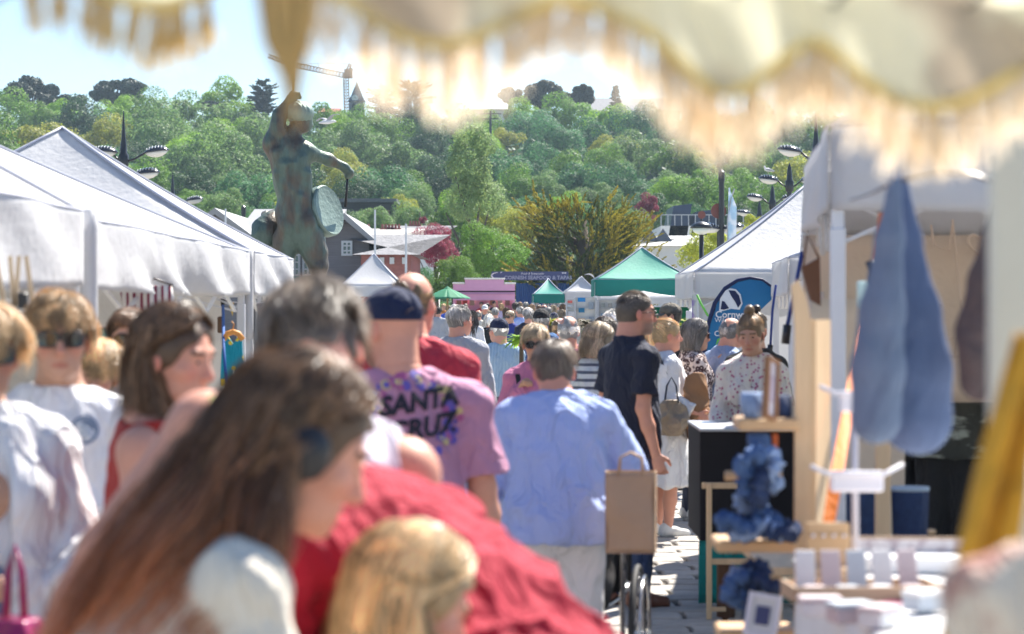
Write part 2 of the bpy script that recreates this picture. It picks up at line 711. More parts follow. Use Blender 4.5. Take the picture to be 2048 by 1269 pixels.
# big hillside trees:  px, py, radius, kind, leaf
TR = [
 (30,250,62,'round','green','green tree at the left end of the ridge under the dark pines'),
 (75,310,85,'dome','yellow','yellow-green tree above the left marquee roofs'),
 (150,275,70,'round','dark','dark green tree right of the yellow-green tree on the left'),
 (215,300,60,'round','yellow','yellowish tree behind the left lamp post'),
 (240,245,48,'round','bright','bright green round tree right of the left lamp spike'),
 (290,240,55,'round','green','mid green tree between round bright tree and small spruce'),
 (125,245,42,'loose','bright','small bright tree below the long dark pine'),
 (330,300,85,'round','grey','grey-green tree behind the right lamp head'),
 (390,265,75,'loose','grey','pale loose tree under the low cedar'),
 (455,222,62,'loose','bright','pale bushy tree rising over the ridge left of the bare conifer'),
 (465,290,62,'round','bright','fresh green tree just left of the statue'),
 (430,345,85,'round','grey','large pale tree left of the statue chest'),
 (385,385,50,'loose','dark','dark tree over the second lamp'),
 (505,400,60,'round','blue','dark blue-green tree behind the statue hips'),
 (515,300,60,'round','grey','grey-green tree behind the statue shoulder'),
 (290,380,60,'round','green','green tree above the second marquee roof'),
 (310,430,55,'round','bright','bright low shrub tree behind third lamp'),
 (640,265,55,'round','green','green tree under the flying gull'),
 (700,300,62,'round','grey','pale tree under the statue arm'),
 (655,345,55,'loose','grey','loose pale tree behind the outstretched arm'),
 (765,270,50,'round','green','green tree below the clock tower'),
 (715,262,45,'round','green','green bush tree at the foot of the clock tower'),
 (800,330,70,'dome','grey','pale grey-green dome tree right of the bronze drumstick'),
 (760,395,70,'round','blue','blue-green tree above the slate roofs'),
 (835,260,50,'loose','dark','dark tree under the bare cedar'),
 (905,275,60,'loose','grey','grey-green tree left of the utility pole'),
 (850,300,50,'round','dark','dark leafy tree beside the tall poplar'),
 (955,260,45,'round','green','green tree just left of the utility pole'),
 (1035,235,42,'dome','bright','bright lime tree right of the utility pole'),
 (1010,285,36,'loose','yellow','small lime-yellow tree low beside the utility pole'),
 (1060,265,50,'round','blue','blue-green tree under the hilltop thicket'),
 (1130,255,58,'round','green','green tree under the hilltop thicket, centre'),
 (1170,300,55,'round','blue','shaded tree behind the big cypress top'),
 (1225,260,52,'loose','bright','bright loose tree under the spruce'),
 (1285,265,58,'round','blue','dark tree below the blue hilltop windows'),
 (1340,285,52,'round','blue','dark tree beneath the fringe on the hill'),
 (1110,310,60,'round','blue','blue-green tree over the cypress crown'),
 (1080,350,55,'round','blue','shadowed tree left behind the cypress'),
 (1270,330,58,'round','grey','pale tree right above the cypress'),
 (1350,340,62,'dome','green','green domed tree right of the copper tree'),
 (1250,390,55,'round','blue','blue-green tree right of the cypress crown'),
 (1420,330,60,'round','blue','dark tree right of the domed tree on the hill'),
 (1400,400,58,'round','green','green tree above the dark glass roof'),
 (1350,400,48,'round','bright','fresh green tree right of the copper tree on the hill'),
 (1470,390,50,'round','green','green tree behind the gull on its lamp'),
 (1470,310,62,'round','green','mid green tree on the hill under the fringe'),
 (1545,300,62,'round','dark','dark tree between the lamp heads on the right'),
 (1620,270,55,'round','green','green tree above the right stall roofs'),
 (1540,420,50,'round','green','green tree beside the lamp on the right'),
 (1600,370,55,'round','yellow','yellow-green tree behind the right lamp posts'),
 (1510,250,50,'loose','green','loose tree on the ridge under the fringe'),
 (1410,265,50,'loose','green','loose green tree on the ridge behind the fringe'),
 (1690,300,70,'round','green','tree behind the tassels on the far right'),
 (1790,320,80,'round','blue','blue-green tree hidden among the tassels at right'),
 (1900,330,80,'round','green','rightmost green tree on the hill'),
 (210,365,60,'round','blue','blue-green tree behind the left marquee roof'),
 (600,330,50,'round','blue','shaded tree behind the statue torso'),
 (610,410,60,'round','dark','dark tree behind the statue drum'),
 (700,405,50,'round','dark','dark tree behind the bronze drum rim'),
 (450,430,50,'round','grey','pale tree behind the grey gable roofs'),
 (900,380,60,'round','dark','dark tree behind the copper beech'),
 (1000,370,60,'round','blue','shaded tree between poplar and cypress'),
 (1180,380,60,'round','blue','dark tree behind the cypress middle'),
 (1300,440,50,'round','dark','dark tree at the foot of the hill on the right'),
 (-30,320,80,'round','green','green tree cut by the left frame edge'),
]
for (px, py, rd, kd, lf, lb) in TR:
 tree(px, py, rd * 1.25, kd, lf, lb, name='copper_tree' if lf == 'copper' else 'broadleaf_tree')
# filler crowns between the ones above, each described by colour, height on the slope and the landmark nearest to it
fr = np.random.default_rng(11)
done = [(a[0], a[1]) for a in TR]
WHERE = [(120, 'over the left marquee roofs'), (260, 'behind the nearest left street lamp'), (420, 'between left lamps and statue'), (540, 'just left of the statue'), (700, 'behind the statue arm'), (850, 'above the red brick building'), (1000, 'around the tall poplar-like tree'), (1120, 'left of the big cypress'), (1290, 'above the big cypress'), (1450, 'above the white flat building'), (1600, 'behind the right street lamps'), (1760, 'over the right stall roofs'), (9999, 'behind the right fringe')]
CW = {'green': 'mid green', 'blue': 'blue-green', 'dark': 'dark green', 'grey': 'grey-green', 'bright': 'bright green', 'yellow': 'yellowish'}
used_lb = {}
for row, py in enumerate((262, 300, 338, 376, 412, 446)):
 for px in range(-40, 2100, 74):
  qx, qy = px + fr.uniform(-26, 26) + 37 * (row % 2), py + fr.uniform(-12, 12)
  if any(abs(qx - a) < 34 and abs(qy - b_) < 24 for a, b_ in done):
   continue
  if qx > 1700 and row % 2:
   continue
  lf = ['green', 'blue', 'dark', 'grey', 'green', 'bright', 'yellow', 'grey'][int(fr.integers(0, 8))]
  hgt = ['topmost', 'second', 'third', 'fourth', 'fifth', 'lowest'][row]
  wh = next(w_ for x_, w_ in WHERE if qx < x_)
  lb = CW[lf] + ' tree in the ' + hgt + ' tier, ' + wh
  used_lb[lb] = used_lb.get(lb, 0) + 1
  if used_lb[lb] > 1:
   lb = lb.replace(' tree', ' tree, its right neighbour,' if used_lb[lb] == 2 else ' tree, third in line,', 1)
  tree(qx, qy + 8, 50 * fr.uniform(.85, 1.2), 'round', lf, lb)
# undergrowth covering the slope
ur = np.random.default_rng(3)
nU = 90000
ux = ur.uniform(-150, 150, nU)
uy = 168 + 260 * ur.uniform(0, 1, nU)
lump = 1.6 + 1.3 * np.sin(ux * .6 + 2 * np.sin(uy * .31)) * np.sin(uy * .43 + np.sin(ux * .5))
uz = np.array([hz_hill(a, b_) for a, b_ in zip(ux, uy)]) + np.maximum(.2, lump) * ur.uniform(.5, 1.1, nU)
UV, UF, UC = leaf_mesh(np.stack([ux, uy, uz], 1), np.tile(np.array([[0, -.4, .6]]), (nU, 1)), .85, ur)
props(mesh_np('undergrowth', UV, UF, LEAF['dark'], None, False, 'mul', cols=UC), kind='stuff')
# mid distance trees
tree(945, 372, 92, 'tall', 'pale', 'tall pale poplar-like tree right of the copper beech', d=150, sx=.88, sz=1.05, group='trees beyond the market')
tree(870, 487, 54, 'near', 'copper', 'large copper beech with dark red leaves by the brick building', d=128, name='copper_beech', group='copper-leaved trees')
tree(1297, 412, 30, 'loose', 'copper', 'small copper-leaved tree on the hill above the white building', d=190, name='copper_tree', group='copper-leaved trees')
tree(1292, 440, 22, 'loose', 'copper', 'low reddish bush tree under the small copper tree', d=188, name='copper_tree', group='copper-leaved trees')
tree(985, 505, 80, 'near', 'green', 'fresh green bushy tree left of the big cypress', d=126, group='trees beyond the market')
tree(905, 560, 60, 'near', 'green', 'dense green bush behind the pink kiosk', d=122, group='trees beyond the market')
tree(840, 575, 50, 'near', 'blue', 'dark bush behind the green umbrella', d=124, group='trees beyond the market')
tree(1040, 550, 62, 'near', 'dark', 'dark bush behind the navy seafood sign', d=128, group='trees beyond the market')
tree(1150, 560, 70, 'near', 'dark', 'dark bush under the cypress behind the green tent', d=130, group='trees beyond the market')
tree(1260, 540, 46, 'near', 'green', 'green bush right under the cypress', d=131, group='trees beyond the market')
tree(1350, 430, 32, 'loose', 'grey', 'pale tree left of the dark glass roof', d=180, group='trees beyond the market')
tree(1415, 500, 66, 'loose', 'palm', 'sparse yellow-green young tree behind the post-top lamp', d=95, sx=1., sz=.85, group='yellow-green street trees')
tree(1512, 470, 50, 'loose', 'palm', 'sparse yellow-green tree behind the feather flag', d=100, group='yellow-green street trees')
tree(845, 440, 10, 'loose', 'copper', 'thin reddish sapling left of the copper beech', d=170, name='copper_tree', group='copper-leaved trees')

# conifers -----------------------------------------------------------
def spray_mesh(r, P0, D, L, n, wid, leaf, droop=.0):
 """needle sprays along branches from P0 along D (unit) length L"""
 out_p = []
 out_d = []
 for p, d_, l_ in zip(P0, D, L):
  t = r.uniform(.15, 1.0, n) ** .8
  q = p + d_ * (l_ * t)[:, None]
  q[:, 2] -= droop * (t ** 2) * l_
  w_ = wid * (1.15 - t) * l_
  q += r.normal(0, 1, (n, 3)) * w_[:, None] * np.array([1, 1, .45])
  out_p.append(q)
  out_d.append(np.repeat(d_[None], n, 0))
 P = np.concatenate(out_p)
 Dn = np.concatenate(out_d)
 n_ = len(P)
 T = Dn + r.normal(0, .28, (n_, 3))
 T /= np.linalg.norm(T, axis=1)[:, None]
 B = np.cross(T, r.normal(0, 1, (n_, 3)))
 B /= np.linalg.norm(B, axis=1)[:, None]
 s = (leaf * r.uniform(.6, 1.4, n_))[:, None]
 V = np.stack([P - T * s, P + B * s * .28, P + T * s, P - B * s * .28], 1).reshape(-1, 3)
 mul = r.uniform(.7, 1.35, n_)
 return V, np.arange(n_ * 4).reshape(n_, 4), np.repeat(np.stack([mul, mul, mul], 1), 4, axis=0), P

def big_cypress():
 r = np.random.default_rng(5)
 base = W(1165, 608, 112)
 base.z = 0
 t = thing('cypress_tree', 'huge spreading cypress with upswept olive-tipped branches behind the green tents', 'tree', base)
 s = 112 / F
 H = (608 - 335) * s + 1.7
 limbs = MB()
 limbs.tube([(0, 0, -.2), (.1, 0, H * .35), (0, 0, H * .7)], [.55, .42, .2], 10)
 P0 = []
 D = []
 L = []
 tips = []
 for i in range(230):
  z = H * (.06 + .66 * (i / 230) ** .85)
  a = r.uniform(0, 6.283)
  reach = (3.0 - 1.3 * (z / H) ** 1.3) * r.uniform(.72, 1.25)
  rise = .30 + .95 * (z / H)
  d = np.array([math.cos(a), math.sin(a), rise * r.uniform(.65, 1.15)])
  d /= np.linalg.norm(d)
  start = np.array([math.cos(a) * .5, math.sin(a) * .4, z * .85])
  P0.append(start)
  D.append(d)
  L.append(reach * 1.12)
  if i % 7 == 0:
   limbs.tube([tuple(start * [0, 0, 1]), tuple(start + d * reach * .5), tuple(start + d * reach)], [.11, .06, .02], 5)
  # secondary branchlets
  for k in range(4):
   tt = r.uniform(.4, .95)
   d2 = d + r.normal(0, .42, 3)
   d2[2] += .3
   d2 /= np.linalg.norm(d2)
   P0.append(start + d * reach * tt)
   D.append(d2)
   L.append(reach * r.uniform(.3, .55))
 limbs.build('trunk', m_bark, t, smooth=True)
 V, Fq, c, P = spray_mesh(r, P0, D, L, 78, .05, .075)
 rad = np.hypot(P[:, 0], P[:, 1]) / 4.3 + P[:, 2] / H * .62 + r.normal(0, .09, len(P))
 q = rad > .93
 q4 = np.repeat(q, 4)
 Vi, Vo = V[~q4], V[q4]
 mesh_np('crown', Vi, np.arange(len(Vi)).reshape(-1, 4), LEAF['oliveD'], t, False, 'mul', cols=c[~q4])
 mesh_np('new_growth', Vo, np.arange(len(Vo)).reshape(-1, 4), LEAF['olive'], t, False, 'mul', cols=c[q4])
big_cypress()

def flat_pine(px, py, wpx, hpx, label, d=425, lf='pine'):
 py -= 9
 hpx *= 1.3
 wpx *= 1.08
 r = np.random.default_rng(int(px))
 p = W(px, py, d)
 s = d / F
 base = hz_hill(p.x, d)
 t = thing('pine_tree', label, 'tree', (p.x, d, base), group='dark conifers on the skyline')
 Hc = p.z - base
 hw, hh = wpx * s / 2, hpx * s / 2
 mbt = MB().tube([(0, 0, -1), (0, 0, Hc * .8)], [.5, .3], 6)
 Pn = []
 Nn = []
 for k in range(24):
  a = r.uniform(-1, 1)
  zz = r.uniform(-.9, .8) * (1 - .55 * abs(a))
  c = np.array([a * hw * .82, r.uniform(-.6, .6) * hw * .6, zz * hh])
  mbt.tube([(0, 0, Hc - hh), (c[0] * .6, c[1] * .6, Hc + c[2] - hh * .3), (c[0], c[1], Hc + c[2])], [.22, .14, .05], 4)
  u = r.normal(0, 1, (520, 3))
  u /= np.linalg.norm(u, axis=1)[:, None]
  q = c + u * np.array([hw * .27, hw * .27, hh * .26]) * r.uniform(.6, 1.12, (520, 1))
  Pn.append(q)
  Nn.append(u)
 mbt.build('trunk', m_bark, t, smooth=True)
 V, Fq, cc = leaf_mesh(np.concatenate(Pn), np.concatenate(Nn), .62, r)
 mesh_np('crown', V + np.array([0, 0, Hc]), Fq, LEAF[lf], t, False, 'mul', cols=cc)
flat_pine(62, 205, 112, 72, 'broad dark pine on the skyline, leftmost')
flat_pine(132, 215, 75, 34, 'low dark pine crown just right of the leftmost broad pine')
flat_pine(238, 192, 104, 46, 'flat-topped dark pine standing alone on the skyline')
flat_pine(1085, 198, 75, 48, 'dark thicket tree on the hilltop beside the utility pole', lf='brown')
flat_pine(1130, 205, 45, 30, 'brownish thicket tree right of the hilltop dark tree', lf='brown')
flat_pine(1165, 200, 42, 36, 'thin hilltop tree left of the spruce', lf='brown')
flat_pine(1600, 200, 70, 60, 'dark conifer on the skyline right of the fringe gap', lf='pine')
flat_pine(1020, 200, 40, 26, 'brown hilltop bush beside the pale roofs', lf='brown')

def spiky(px, ytop, ybot, wpx, label, droop, d=425, kind='spruce', lf='pine'):
 r = np.random.default_rng(int(px) + 3)
 s = d / F
 pt = W(px, ytop, d)
 pb = W(px, ybot, d)
 t = thing('spruce_tree' if kind == 'spruce' else 'cedar_tree', label, 'tree', (pt.x, d, pb.z - 3), group='dark conifers on the skyline')
 H = pt.z - pb.z + 3
 MB().tube([(0, 0, -1), (0, 0, H * .97)], [.35, .05], 6).build('trunk', m_bark, t, smooth=True)
 hw = wpx * s / 2
 P0 = []
 D = []
 L = []
 for i in range(150):
  f = r.uniform(.05, 1) if kind == 'spruce' else r.uniform(.35, 1)
  a = r.uniform(0, 6.283)
  if kind == 'spruce':
   reach = hw * (1.05 - f) * r.uniform(.7, 1.15)
   dz = .15
  else:
   reach = hw * r.uniform(.35, 1.15) * (1 if f < .9 else .5)
   dz = r.uniform(-.05, .5)
  P0.append(np.array([0, 0, f * H]))
  dd = np.array([math.cos(a), math.sin(a) * .8, dz])
  D.append(dd / np.linalg.norm(dd))
  L.append(max(reach, .3))
 V, Fq, c, _ = spray_mesh(r, P0, D, L, 46, .09, .34, droop)
 mesh_np('crown', V, Fq, LEAF[lf], t, False, 'mul', cols=c)
spiky(1231, 172, 236, 58, 'dark pointed spruce on the skyline before the blue windows', .2)
spiky(352, 202, 238, 34, 'small pointed spruce on the skyline left of the statue', .2)
spiky(526, 163, 245, 58, 'tall ragged conifer on the skyline left of the statue arm', .0, kind='cedar')
spiky(822, 168, 262, 92, 'bare spreading cedar on the skyline right of the clock tower', .0, kind='cedar', lf='brown')
spiky(765, 172, 250, 62, 'thin loose tree on the skyline beside the clock tower', .0, kind='cedar', lf='brown')
flat_pine(420, 222, 62, 14, 'low flat cedar crown in front of the bushy ridge tree', d=410)
# ------------------------------------------------------------------ buildings, tower, crane, lamps
m_clad = mat('grey_cladding', (.20, .19, .20), .8, var=.18, scale=3, bump=.5, bscale=5, stretch=(.1, 1, 6))
m_roofg = mat('zinc_roof', (.30, .30, .30), .5, var=.12, scale=1, metal=.2)
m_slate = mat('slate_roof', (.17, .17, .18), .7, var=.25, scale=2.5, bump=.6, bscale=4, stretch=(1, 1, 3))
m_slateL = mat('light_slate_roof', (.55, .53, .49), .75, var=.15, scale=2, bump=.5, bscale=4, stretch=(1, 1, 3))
m_brick = mat('red_brick', (.33, .13, .11), .85, var=.22, scale=4, bump=.5, bscale=14, stretch=(1, 1, 2.4))
m_white = mat('white_render', (.72, .72, .70), .8, var=.08, scale=1)
m_glass = mat('window_glass', (.05, .14, .16), .12, var=.3, scale=.7, spec=.8)
m_teal = mat('teal_panel', (.04, .30, .30), .4, var=.1)
m_frame = mat('pale_frame', (.6, .62, .62), .5, var=.05)
m_darkroof = mat('dark_blue_roof', (.03, .05, .10), .35, var=.2, scale=1)
m_stone = mat('tower_stone', (.22, .21, .22), .9, var=.2, scale=1.2, bump=.6, bscale=5)
m_black = mat('black_paint', (.018, .020, .026), .35, var=.1, spec=.5)
m_steel = mat('galvanised_steel', (.42, .43, .45), .4, metal=.6, var=.1)

def win(parent, c, w_, h_, off, name='window', panes=(2, 3), glass=None, fr=None):
 """window on a wall facing the camera (-Y): frame with its own panes"""
 c = Vector(c)
 f = MB()
 t = .09
 for sx in (-1, 1):
  f.box(c + Vector((sx * (w_ / 2 - t / 2), -.05, 0)), (t, .16, h_))
 for sz in (-1, 1):
  f.box(c + Vector((0, -.05, sz * (h_ / 2 - t / 2))), (w_ - 2 * t, .155, t))
 for i in range(1, panes[0]):
  f.box(c + Vector((-w_ / 2 + w_ * i / panes[0], -.05, 0)), (.06, .14, h_ - 2 * t))
 for i in range(1, panes[1]):
  f.box(c + Vector((0, -.05, -h_ / 2 + h_ * i / panes[1])), (w_ - 2 * t, .13, .06))
 fo = f.build(name, fr or m_frame, parent, off)
 MB().box(c + Vector((0, -.01, 0)), (w_ - t, .04, h_ - t)).build('pane', glass or m_glass, fo, off)
 return fo

def gable_house(px0, px1, ye, yp, d, label, wins=(), depth=16, wallm=None, roofm=None):
 a, b = W(px0, ye, d), W(px1, ye, d)
 zp = W(0, yp, d).z
 cx = (a.x + b.x) / 2
 base = Vector((cx, d, 0))
 t = thing('gabled_building', label, 'building', base, group='grey gabled buildings across the square')
 hw = (b.x - a.x) / 2
 ze = a.z
 MB().prism([(cx - hw, d, 0), (cx + hw, d, 0), (cx + hw, d, ze), (cx, d, zp), (cx - hw, d, ze)], None, (0, depth, 0)).build('wall', wallm or m_clad, t, base)
 th = .25
 rf = MB()
 ov = .5
 k = (zp - ze) / hw
 for sx in (-1, 1):
  P = [(cx, d - ov, zp + .02), (cx + sx * (hw + ov), d - ov, ze - ov * k + .02), (cx + sx * (hw + ov), d - ov, ze - ov * k + th + .02), (cx, d - ov, zp + th + .05)]
  rf.prism(P if sx > 0 else P[::-1], None, (0, depth + 2 * ov, 0))
 rf.build('roof', roofm or m_roofg, t, base)
 for (wx, wy, ww, wh, pn) in wins:
  c = W(wx, wy, d)
  win(t, c, ww * d / F, wh * d / F, base, panes=pn)
 return t, base
D1 = 105
g1, b1 = gable_house(372, 492, 474, 431, D1 - 3, 'grey clad building with low gable left of the statue', [(455, 520, 30, 50, (2, 4))])
g2, b2 = gable_house(642, 738, 482, 441, D1 - 3, 'grey clad gabled building with dark window right of the statue', [(694, 497, 22, 30, (2, 3))])
# long link wing between the gables, with glazing
base = Vector((W(560, 600, D1).x, D1, 0))
t = thing('office_building', 'long grey office wing with glazed ground floors behind the statue', 'building', base)
a, b = W(470, 478, D1), W(668, 478, D1)
MB().box(((a.x + b.x) / 2, D1 + 6, a.z / 2), (b.x - a.x, 12, a.z)).build('wall', m_clad, t, base)
rf = MB()
P = [(a.x, D1 - .4, a.z - .1), (b.x, D1 - .4, a.z - .1), (b.x, D1 + 8, a.z + 1.4), (a.x, D1 + 8, a.z + 1.4)]
rf.prism(P, None, (0, 0, .2)).build('roof', m_roofg, t, base)
for wx, wy in ((590, 525), (616, 525), (642, 525), (500, 520), (526, 520)):
 c = W(wx, wy, D1)
 win(t, c, 22 * D1 / F, 56 * D1 / F, base, panes=(2, 4))
 MB().box(c + Vector((0, -.02, -.85)), (22 * D1 / F, .10, .55)).build('spandrel_panel', m_teal, t, base)
MB().tube([(b.x - .25, D1 - .1, 0), (b.x - .25, D1 - .1, a.z)], .07, 8).build('downpipe', m_frame, t, base)
# roof behind the gables
def hip_block(px0, px1, ye, yr, d, label, wallm, roofm, cat='building', name='terraced_building', depth=10, wins=(), chim=()):
 a, b = W(px0, ye, d), W(px1, ye, d)
 base = Vector(((a.x + b.x) / 2, d, 0))
 t = thing(name, label, cat, base)
 MB().box(((a.x + b.x) / 2, d + depth / 2, a.z / 2), (b.x - a.x, depth, a.z)).build('wall', wallm, t, base)
 zr = W(0, yr, d + depth / 2).z
 ov = .35
 V = [(a.x - ov, d - ov, a.z), (b.x + ov, d - ov, a.z), (b.x + ov, d + depth + ov, a.z), (a.x - ov, d + depth + ov, a.z), (a.x + depth * .35, d + depth / 2, zr), (b.x - depth * .35, d + depth / 2, zr)]
 MB().add(V, [(0, 3, 2, 1), (0, 1, 5, 4), (1, 2, 5), (2, 3, 4, 5), (3, 0, 4)]).build('roof', roofm, t, base)
 for wx, wy, ww, wh in wins:
  win(t, W(wx, wy, d), ww * d / F, wh * d / F, base, panes=(1, 2))
 for cx_, cy_ in chim:
  c = W(cx_, cy_, d + depth / 2)
  ch = MB().box((c.x, c.y, c.z - .9), (.8, .6, 1.5)).build('chimney', m_brick, t, base)
  q = MB()
  for i in range(4):
   q.lathe([(.07, 0), (.055, .25)], (c.x - .27 + i * .18, c.y, c.z - .16), 8)
  q.build('chimney_pot', m_brick, ch, base)
 return t
hip_block(722, 822, 510, 470, 98, 'low red brick building with grey slate hip roof', m_brick, m_slate, wins=[(744, 522, 9, 13), (764, 522, 9, 13), (784, 522, 9, 13), (809, 522, 9, 13)])
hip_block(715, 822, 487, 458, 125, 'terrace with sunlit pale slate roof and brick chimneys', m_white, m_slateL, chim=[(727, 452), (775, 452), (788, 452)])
hip_block(800, 870, 470, 452, 150, 'small house with slate roof behind the copper beech', m_white, m_slate, chim=[(829, 445)])
hip_block(490, 640, 476, 440, 118, 'grey roofed block behind the statue hips', m_clad, m_roofg)
# right side white buildings
hip_block(1270, 1460, 492, 472, 140, 'long white flat building behind the green tents', m_white, mat('pale_roof', (.5, .5, .48), .7, var=.1), depth=14)
d = 160
a, b = W(1322, 452, d), W(1500, 452, d)
base = Vector(((a.x + b.x) / 2, d, 0))
t = thing('arts_building', 'white building with angular dark blue roof hoods on the right', 'building', base)
MB().box((base.x, d + 6, a.z / 2), (b.x - a.x, 12, a.z)).build('wall', m_white, t, base)
for (x0, x1, y0, y1, y2) in ((1335, 1372, 450, 408, 412), (1380, 1440, 442, 416, 424)):
 p0, p1 = W(x0, y0, d), W(x1, y0, d)
 z1, z2 = W(0, y2, d).z, W(0, y1, d).z
 MB().prism([(p0.x, d, p0.z - 1.2), (p1.x, d, p0.z - 1.2), (p1.x + .4, d, z2), (p0.x + .4, d, z1)], None, (0, 7, 0)).build('roof_hood', m_darkroof, t, base)
rl = MB()
for i in range(14):
 x = a.x + (b.x - a.x) * i / 13
 rl.box((x, d - .1, a.z + .35), (.06, .06, .7))
rl.box((base.x, d - .1, a.z + .72), (b.x - a.x, .07, .06)).build('roof_railing', m_steel, t, base)
for k, px in enumerate((1300, 1326)):
 c = W(px, 473, 139)
 s = MB().add([(c.x - .5, c.y - .5, c.z - .3), (c.x + .5, c.y - .5, c.z - .3), (c.x + .5, c.y + .5, c.z - .3), (c.x - .5, c.y + .5, c.z - .3), (c.x, c.y, c.z + .45)], [(0, 1, 4), (1, 2, 4), (2, 3, 4), (3, 0, 4), (3, 2, 1, 0)])
 tag = s.build('skylight', m_slate)
 props(tag, ['left', 'right'][k] + ' pyramid skylight on the long white roof', 'skylight', 'pyramid skylights on the white roof')
# hut in trees
c = W(733, 428, 200)
t = thing('hill_house', 'dark house with boarded front half hidden among the hill trees', 'building', (c.x, 200, c.z - 3))
MB().box((c.x, 203, c.z - 1), (4.4, 6, 4)).build('wall', mat('dark_timber', (.05, .05, .055), .8), t, t.location)
MB().box((c.x + .8, 199.9, c.z - .2), (2.2, .1, 1)).build('door', mat('brown_board', (.3, .2, .13), .8), t, t.location)
MB().box((c.x, 203, c.z + 1.1), (5, 6.6, .3)).build('roof', m_slate, t, t.location)

# hilltop buildings
def hall(px0, px1, ytop, yeave, d, label, wins=None, wm=None, rm=None):
 a, b = W(px0, yeave, d), W(px1, yeave, d)
 g = hz_hill(a.x, d)
 base = Vector(((a.x + b.x) / 2, d, g))
 t = thing('hilltop_building', label, 'building', base, group='long buildings on the hilltop')
 MB().box((base.x, d + 6, (a.z + g) / 2 - 2), (b.x - a.x, 12, a.z - g + 4)).build('wall', wm or m_white, t, base)
 zt = W(0, ytop, d + 6).z
 MB().prism([(a.x - .5, d - .6, a.z), (a.x - .5, d + 12.6, a.z), (a.x - .5, d + 6, zt)], None, (b.x - a.x + 1, 0, 0)).build('roof', rm or m_slate, t, base)
 for w_ in wins or []:
  win(t, W(w_[0], w_[1], d), w_[2] * d / F, w_[3] * d / F, base, panes=(w_[4], 2), glass=mat('blue_glass', (.05, .25, .42), .15, spec=.8))
 return t
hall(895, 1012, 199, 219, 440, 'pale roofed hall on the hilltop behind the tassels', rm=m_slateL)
hall(1165, 1360, 197, 222, 435, 'long dark roofed school on the hilltop with blue windows', wins=[(1200, 230, 22, 12, 3), (1276, 226, 32, 14, 5)], wm=mat('grey_wall', (.3, .32, .36), .8))
hall(640, 672, 217, 226, 445, 'low red tiled roof on the ridge right of the statue head', rm=mat('red_tile', (.35, .10, .07), .8))
# clock tower
d = 400
c = W(714, 608, d)
g = W(0, 236, d).z
t = thing('clock_tower', 'stone church tower with pointed slate spire and clock on the ridge', 'tower', (c.x, d, g - 3))
s = d / F
hw = 15 * s
zt = W(0, 208, d).z
zp = W(0, 168, d).z
MB().box((c.x, d, (g - 3 + zt) / 2), (2 * hw, 2 * hw, zt - g + 3)).build('tower_wall', m_stone, t, t.location)
MB().lathe([(hw * 1.30, 0), (hw * 1.22, .35)], (c.x, d, zt), 4, rot=(0, 0, R(45))).build('cornice', m_stone, t, t.location)
sp = MB().lathe([(hw * 1.62, 0), (hw * 1.05, (zp - zt) * .28), (.05, zp - zt)], (c.x, d, zt + .35), 4, rot=(0, 0, R(45))).build('spire', m_slate, t, t.location)
MB().tube([(c.x, d, zp), (c.x, d, zp + 1.1)], .05, 5).build('weather_vane', m_black, sp, t.location)
for sx in (-1, 1):
 q = W(714 + sx * 5.5, 217, d)
 pr = [(q.x - .3, d - hw - .06, q.z - .7), (q.x + .3, d - hw - .06, q.z - .7), (q.x + .3, d - hw - .06, q.z + .4), (q.x, d - hw - .06, q.z + .8), (q.x - .3, d - hw - .06, q.z + .4)]
 MB().prism(pr, None, (0, .05, 0)).build('louvre_opening', m_black, t, t.location)
q = W(711, 198, d)
fc = MB().lathe([(.55, 0), (.55, .08)], (q.x, d - hw * 1.02, q.z), 20, rot=(R(90), 0, 0)).build('clock_face', mat('clock_white', (.75, .75, .72), .5), t, t.location)
h = MB().box((q.x, d - hw * 1.02 - .12, q.z + .16), (.05, .03, .4)).box((q.x + .13, d - hw * 1.02 - .15, q.z), (.3, .03, .05))
h.build('clock_hand', m_black, fc, t.location)

# tower crane
d = 410
m_crane = mat('crane_steel', (.45, .22, .12), .6, var=.15)
def P_(px, py):
 return W(px, py, d)
t = thing('tower_crane', 'rusty orange tower crane with long jib over the ridge', 'crane', P_(694, 245))
def lattice(a, b, w0, w1, n, rad=.09, up=Vector((0, 0, 1))):
 m = MB()
 a, b = Vector(a), Vector(b)
 ax = (b - a).normalized()
 x = ax.cross(Vector((0, 1, 0)) if abs(ax.z) > .7 else Vector((0, 0, 1))).normalized()
 y = ax.cross(x)
 cs = lambda f: [a + (b - a) * f + (x * sx + y * sy) * (w0 + (w1 - w0) * f) for sx, sy in ((-1, -1), (1, -1), (1, 1), (-1, 1))]
 e = [cs(i / n) for i in range(n + 1)]
 for k in range(4):
  m.bar(e[0][k], e[-1][k], rad * 1.3)
 for i in range(n):
  for k in range(4):
   m.bar(e[i][k], e[i + 1][(k + 1) % 4], rad * .7)
   m.bar(e[i][k], e[i][(k + 1) % 4], rad * .7)
 return m
lattice(P_(694, 245), P_(692, 150), .42, .42, 16).build('mast', m_crane, t, t.location)
lattice(P_(692, 152), P_(588, 130), .38, .38, 16).build('jib', m_crane, t, t.location)
lattice(P_(588, 130), P_(537, 112), .32, .28, 10).build('jib_tip', m_crane, t, t.location)
lattice(P_(692, 152), P_(701, 128), .4, .2, 5).build('tower_head', m_crane, t, t.location)
MB().bar(P_(588, 130), P_(636, 127), .05).bar(P_(636, 127), P_(701, 128), .05).bar(P_(636, 127), P_(638, 141), .06).bar(P_(701, 128), P_(698, 152), .05).build('tie_cable', m_crane, t, t.location)
MB().box(P_(697, 148), (1.4, 1.2, 1.5)).build('cab', m_crane, t, t.location)
MB().bar(P_(704, 137), P_(697, 152), .5).build('counterweight', mat('dark_weight', (.12, .12, .12), .8), t, t.location)

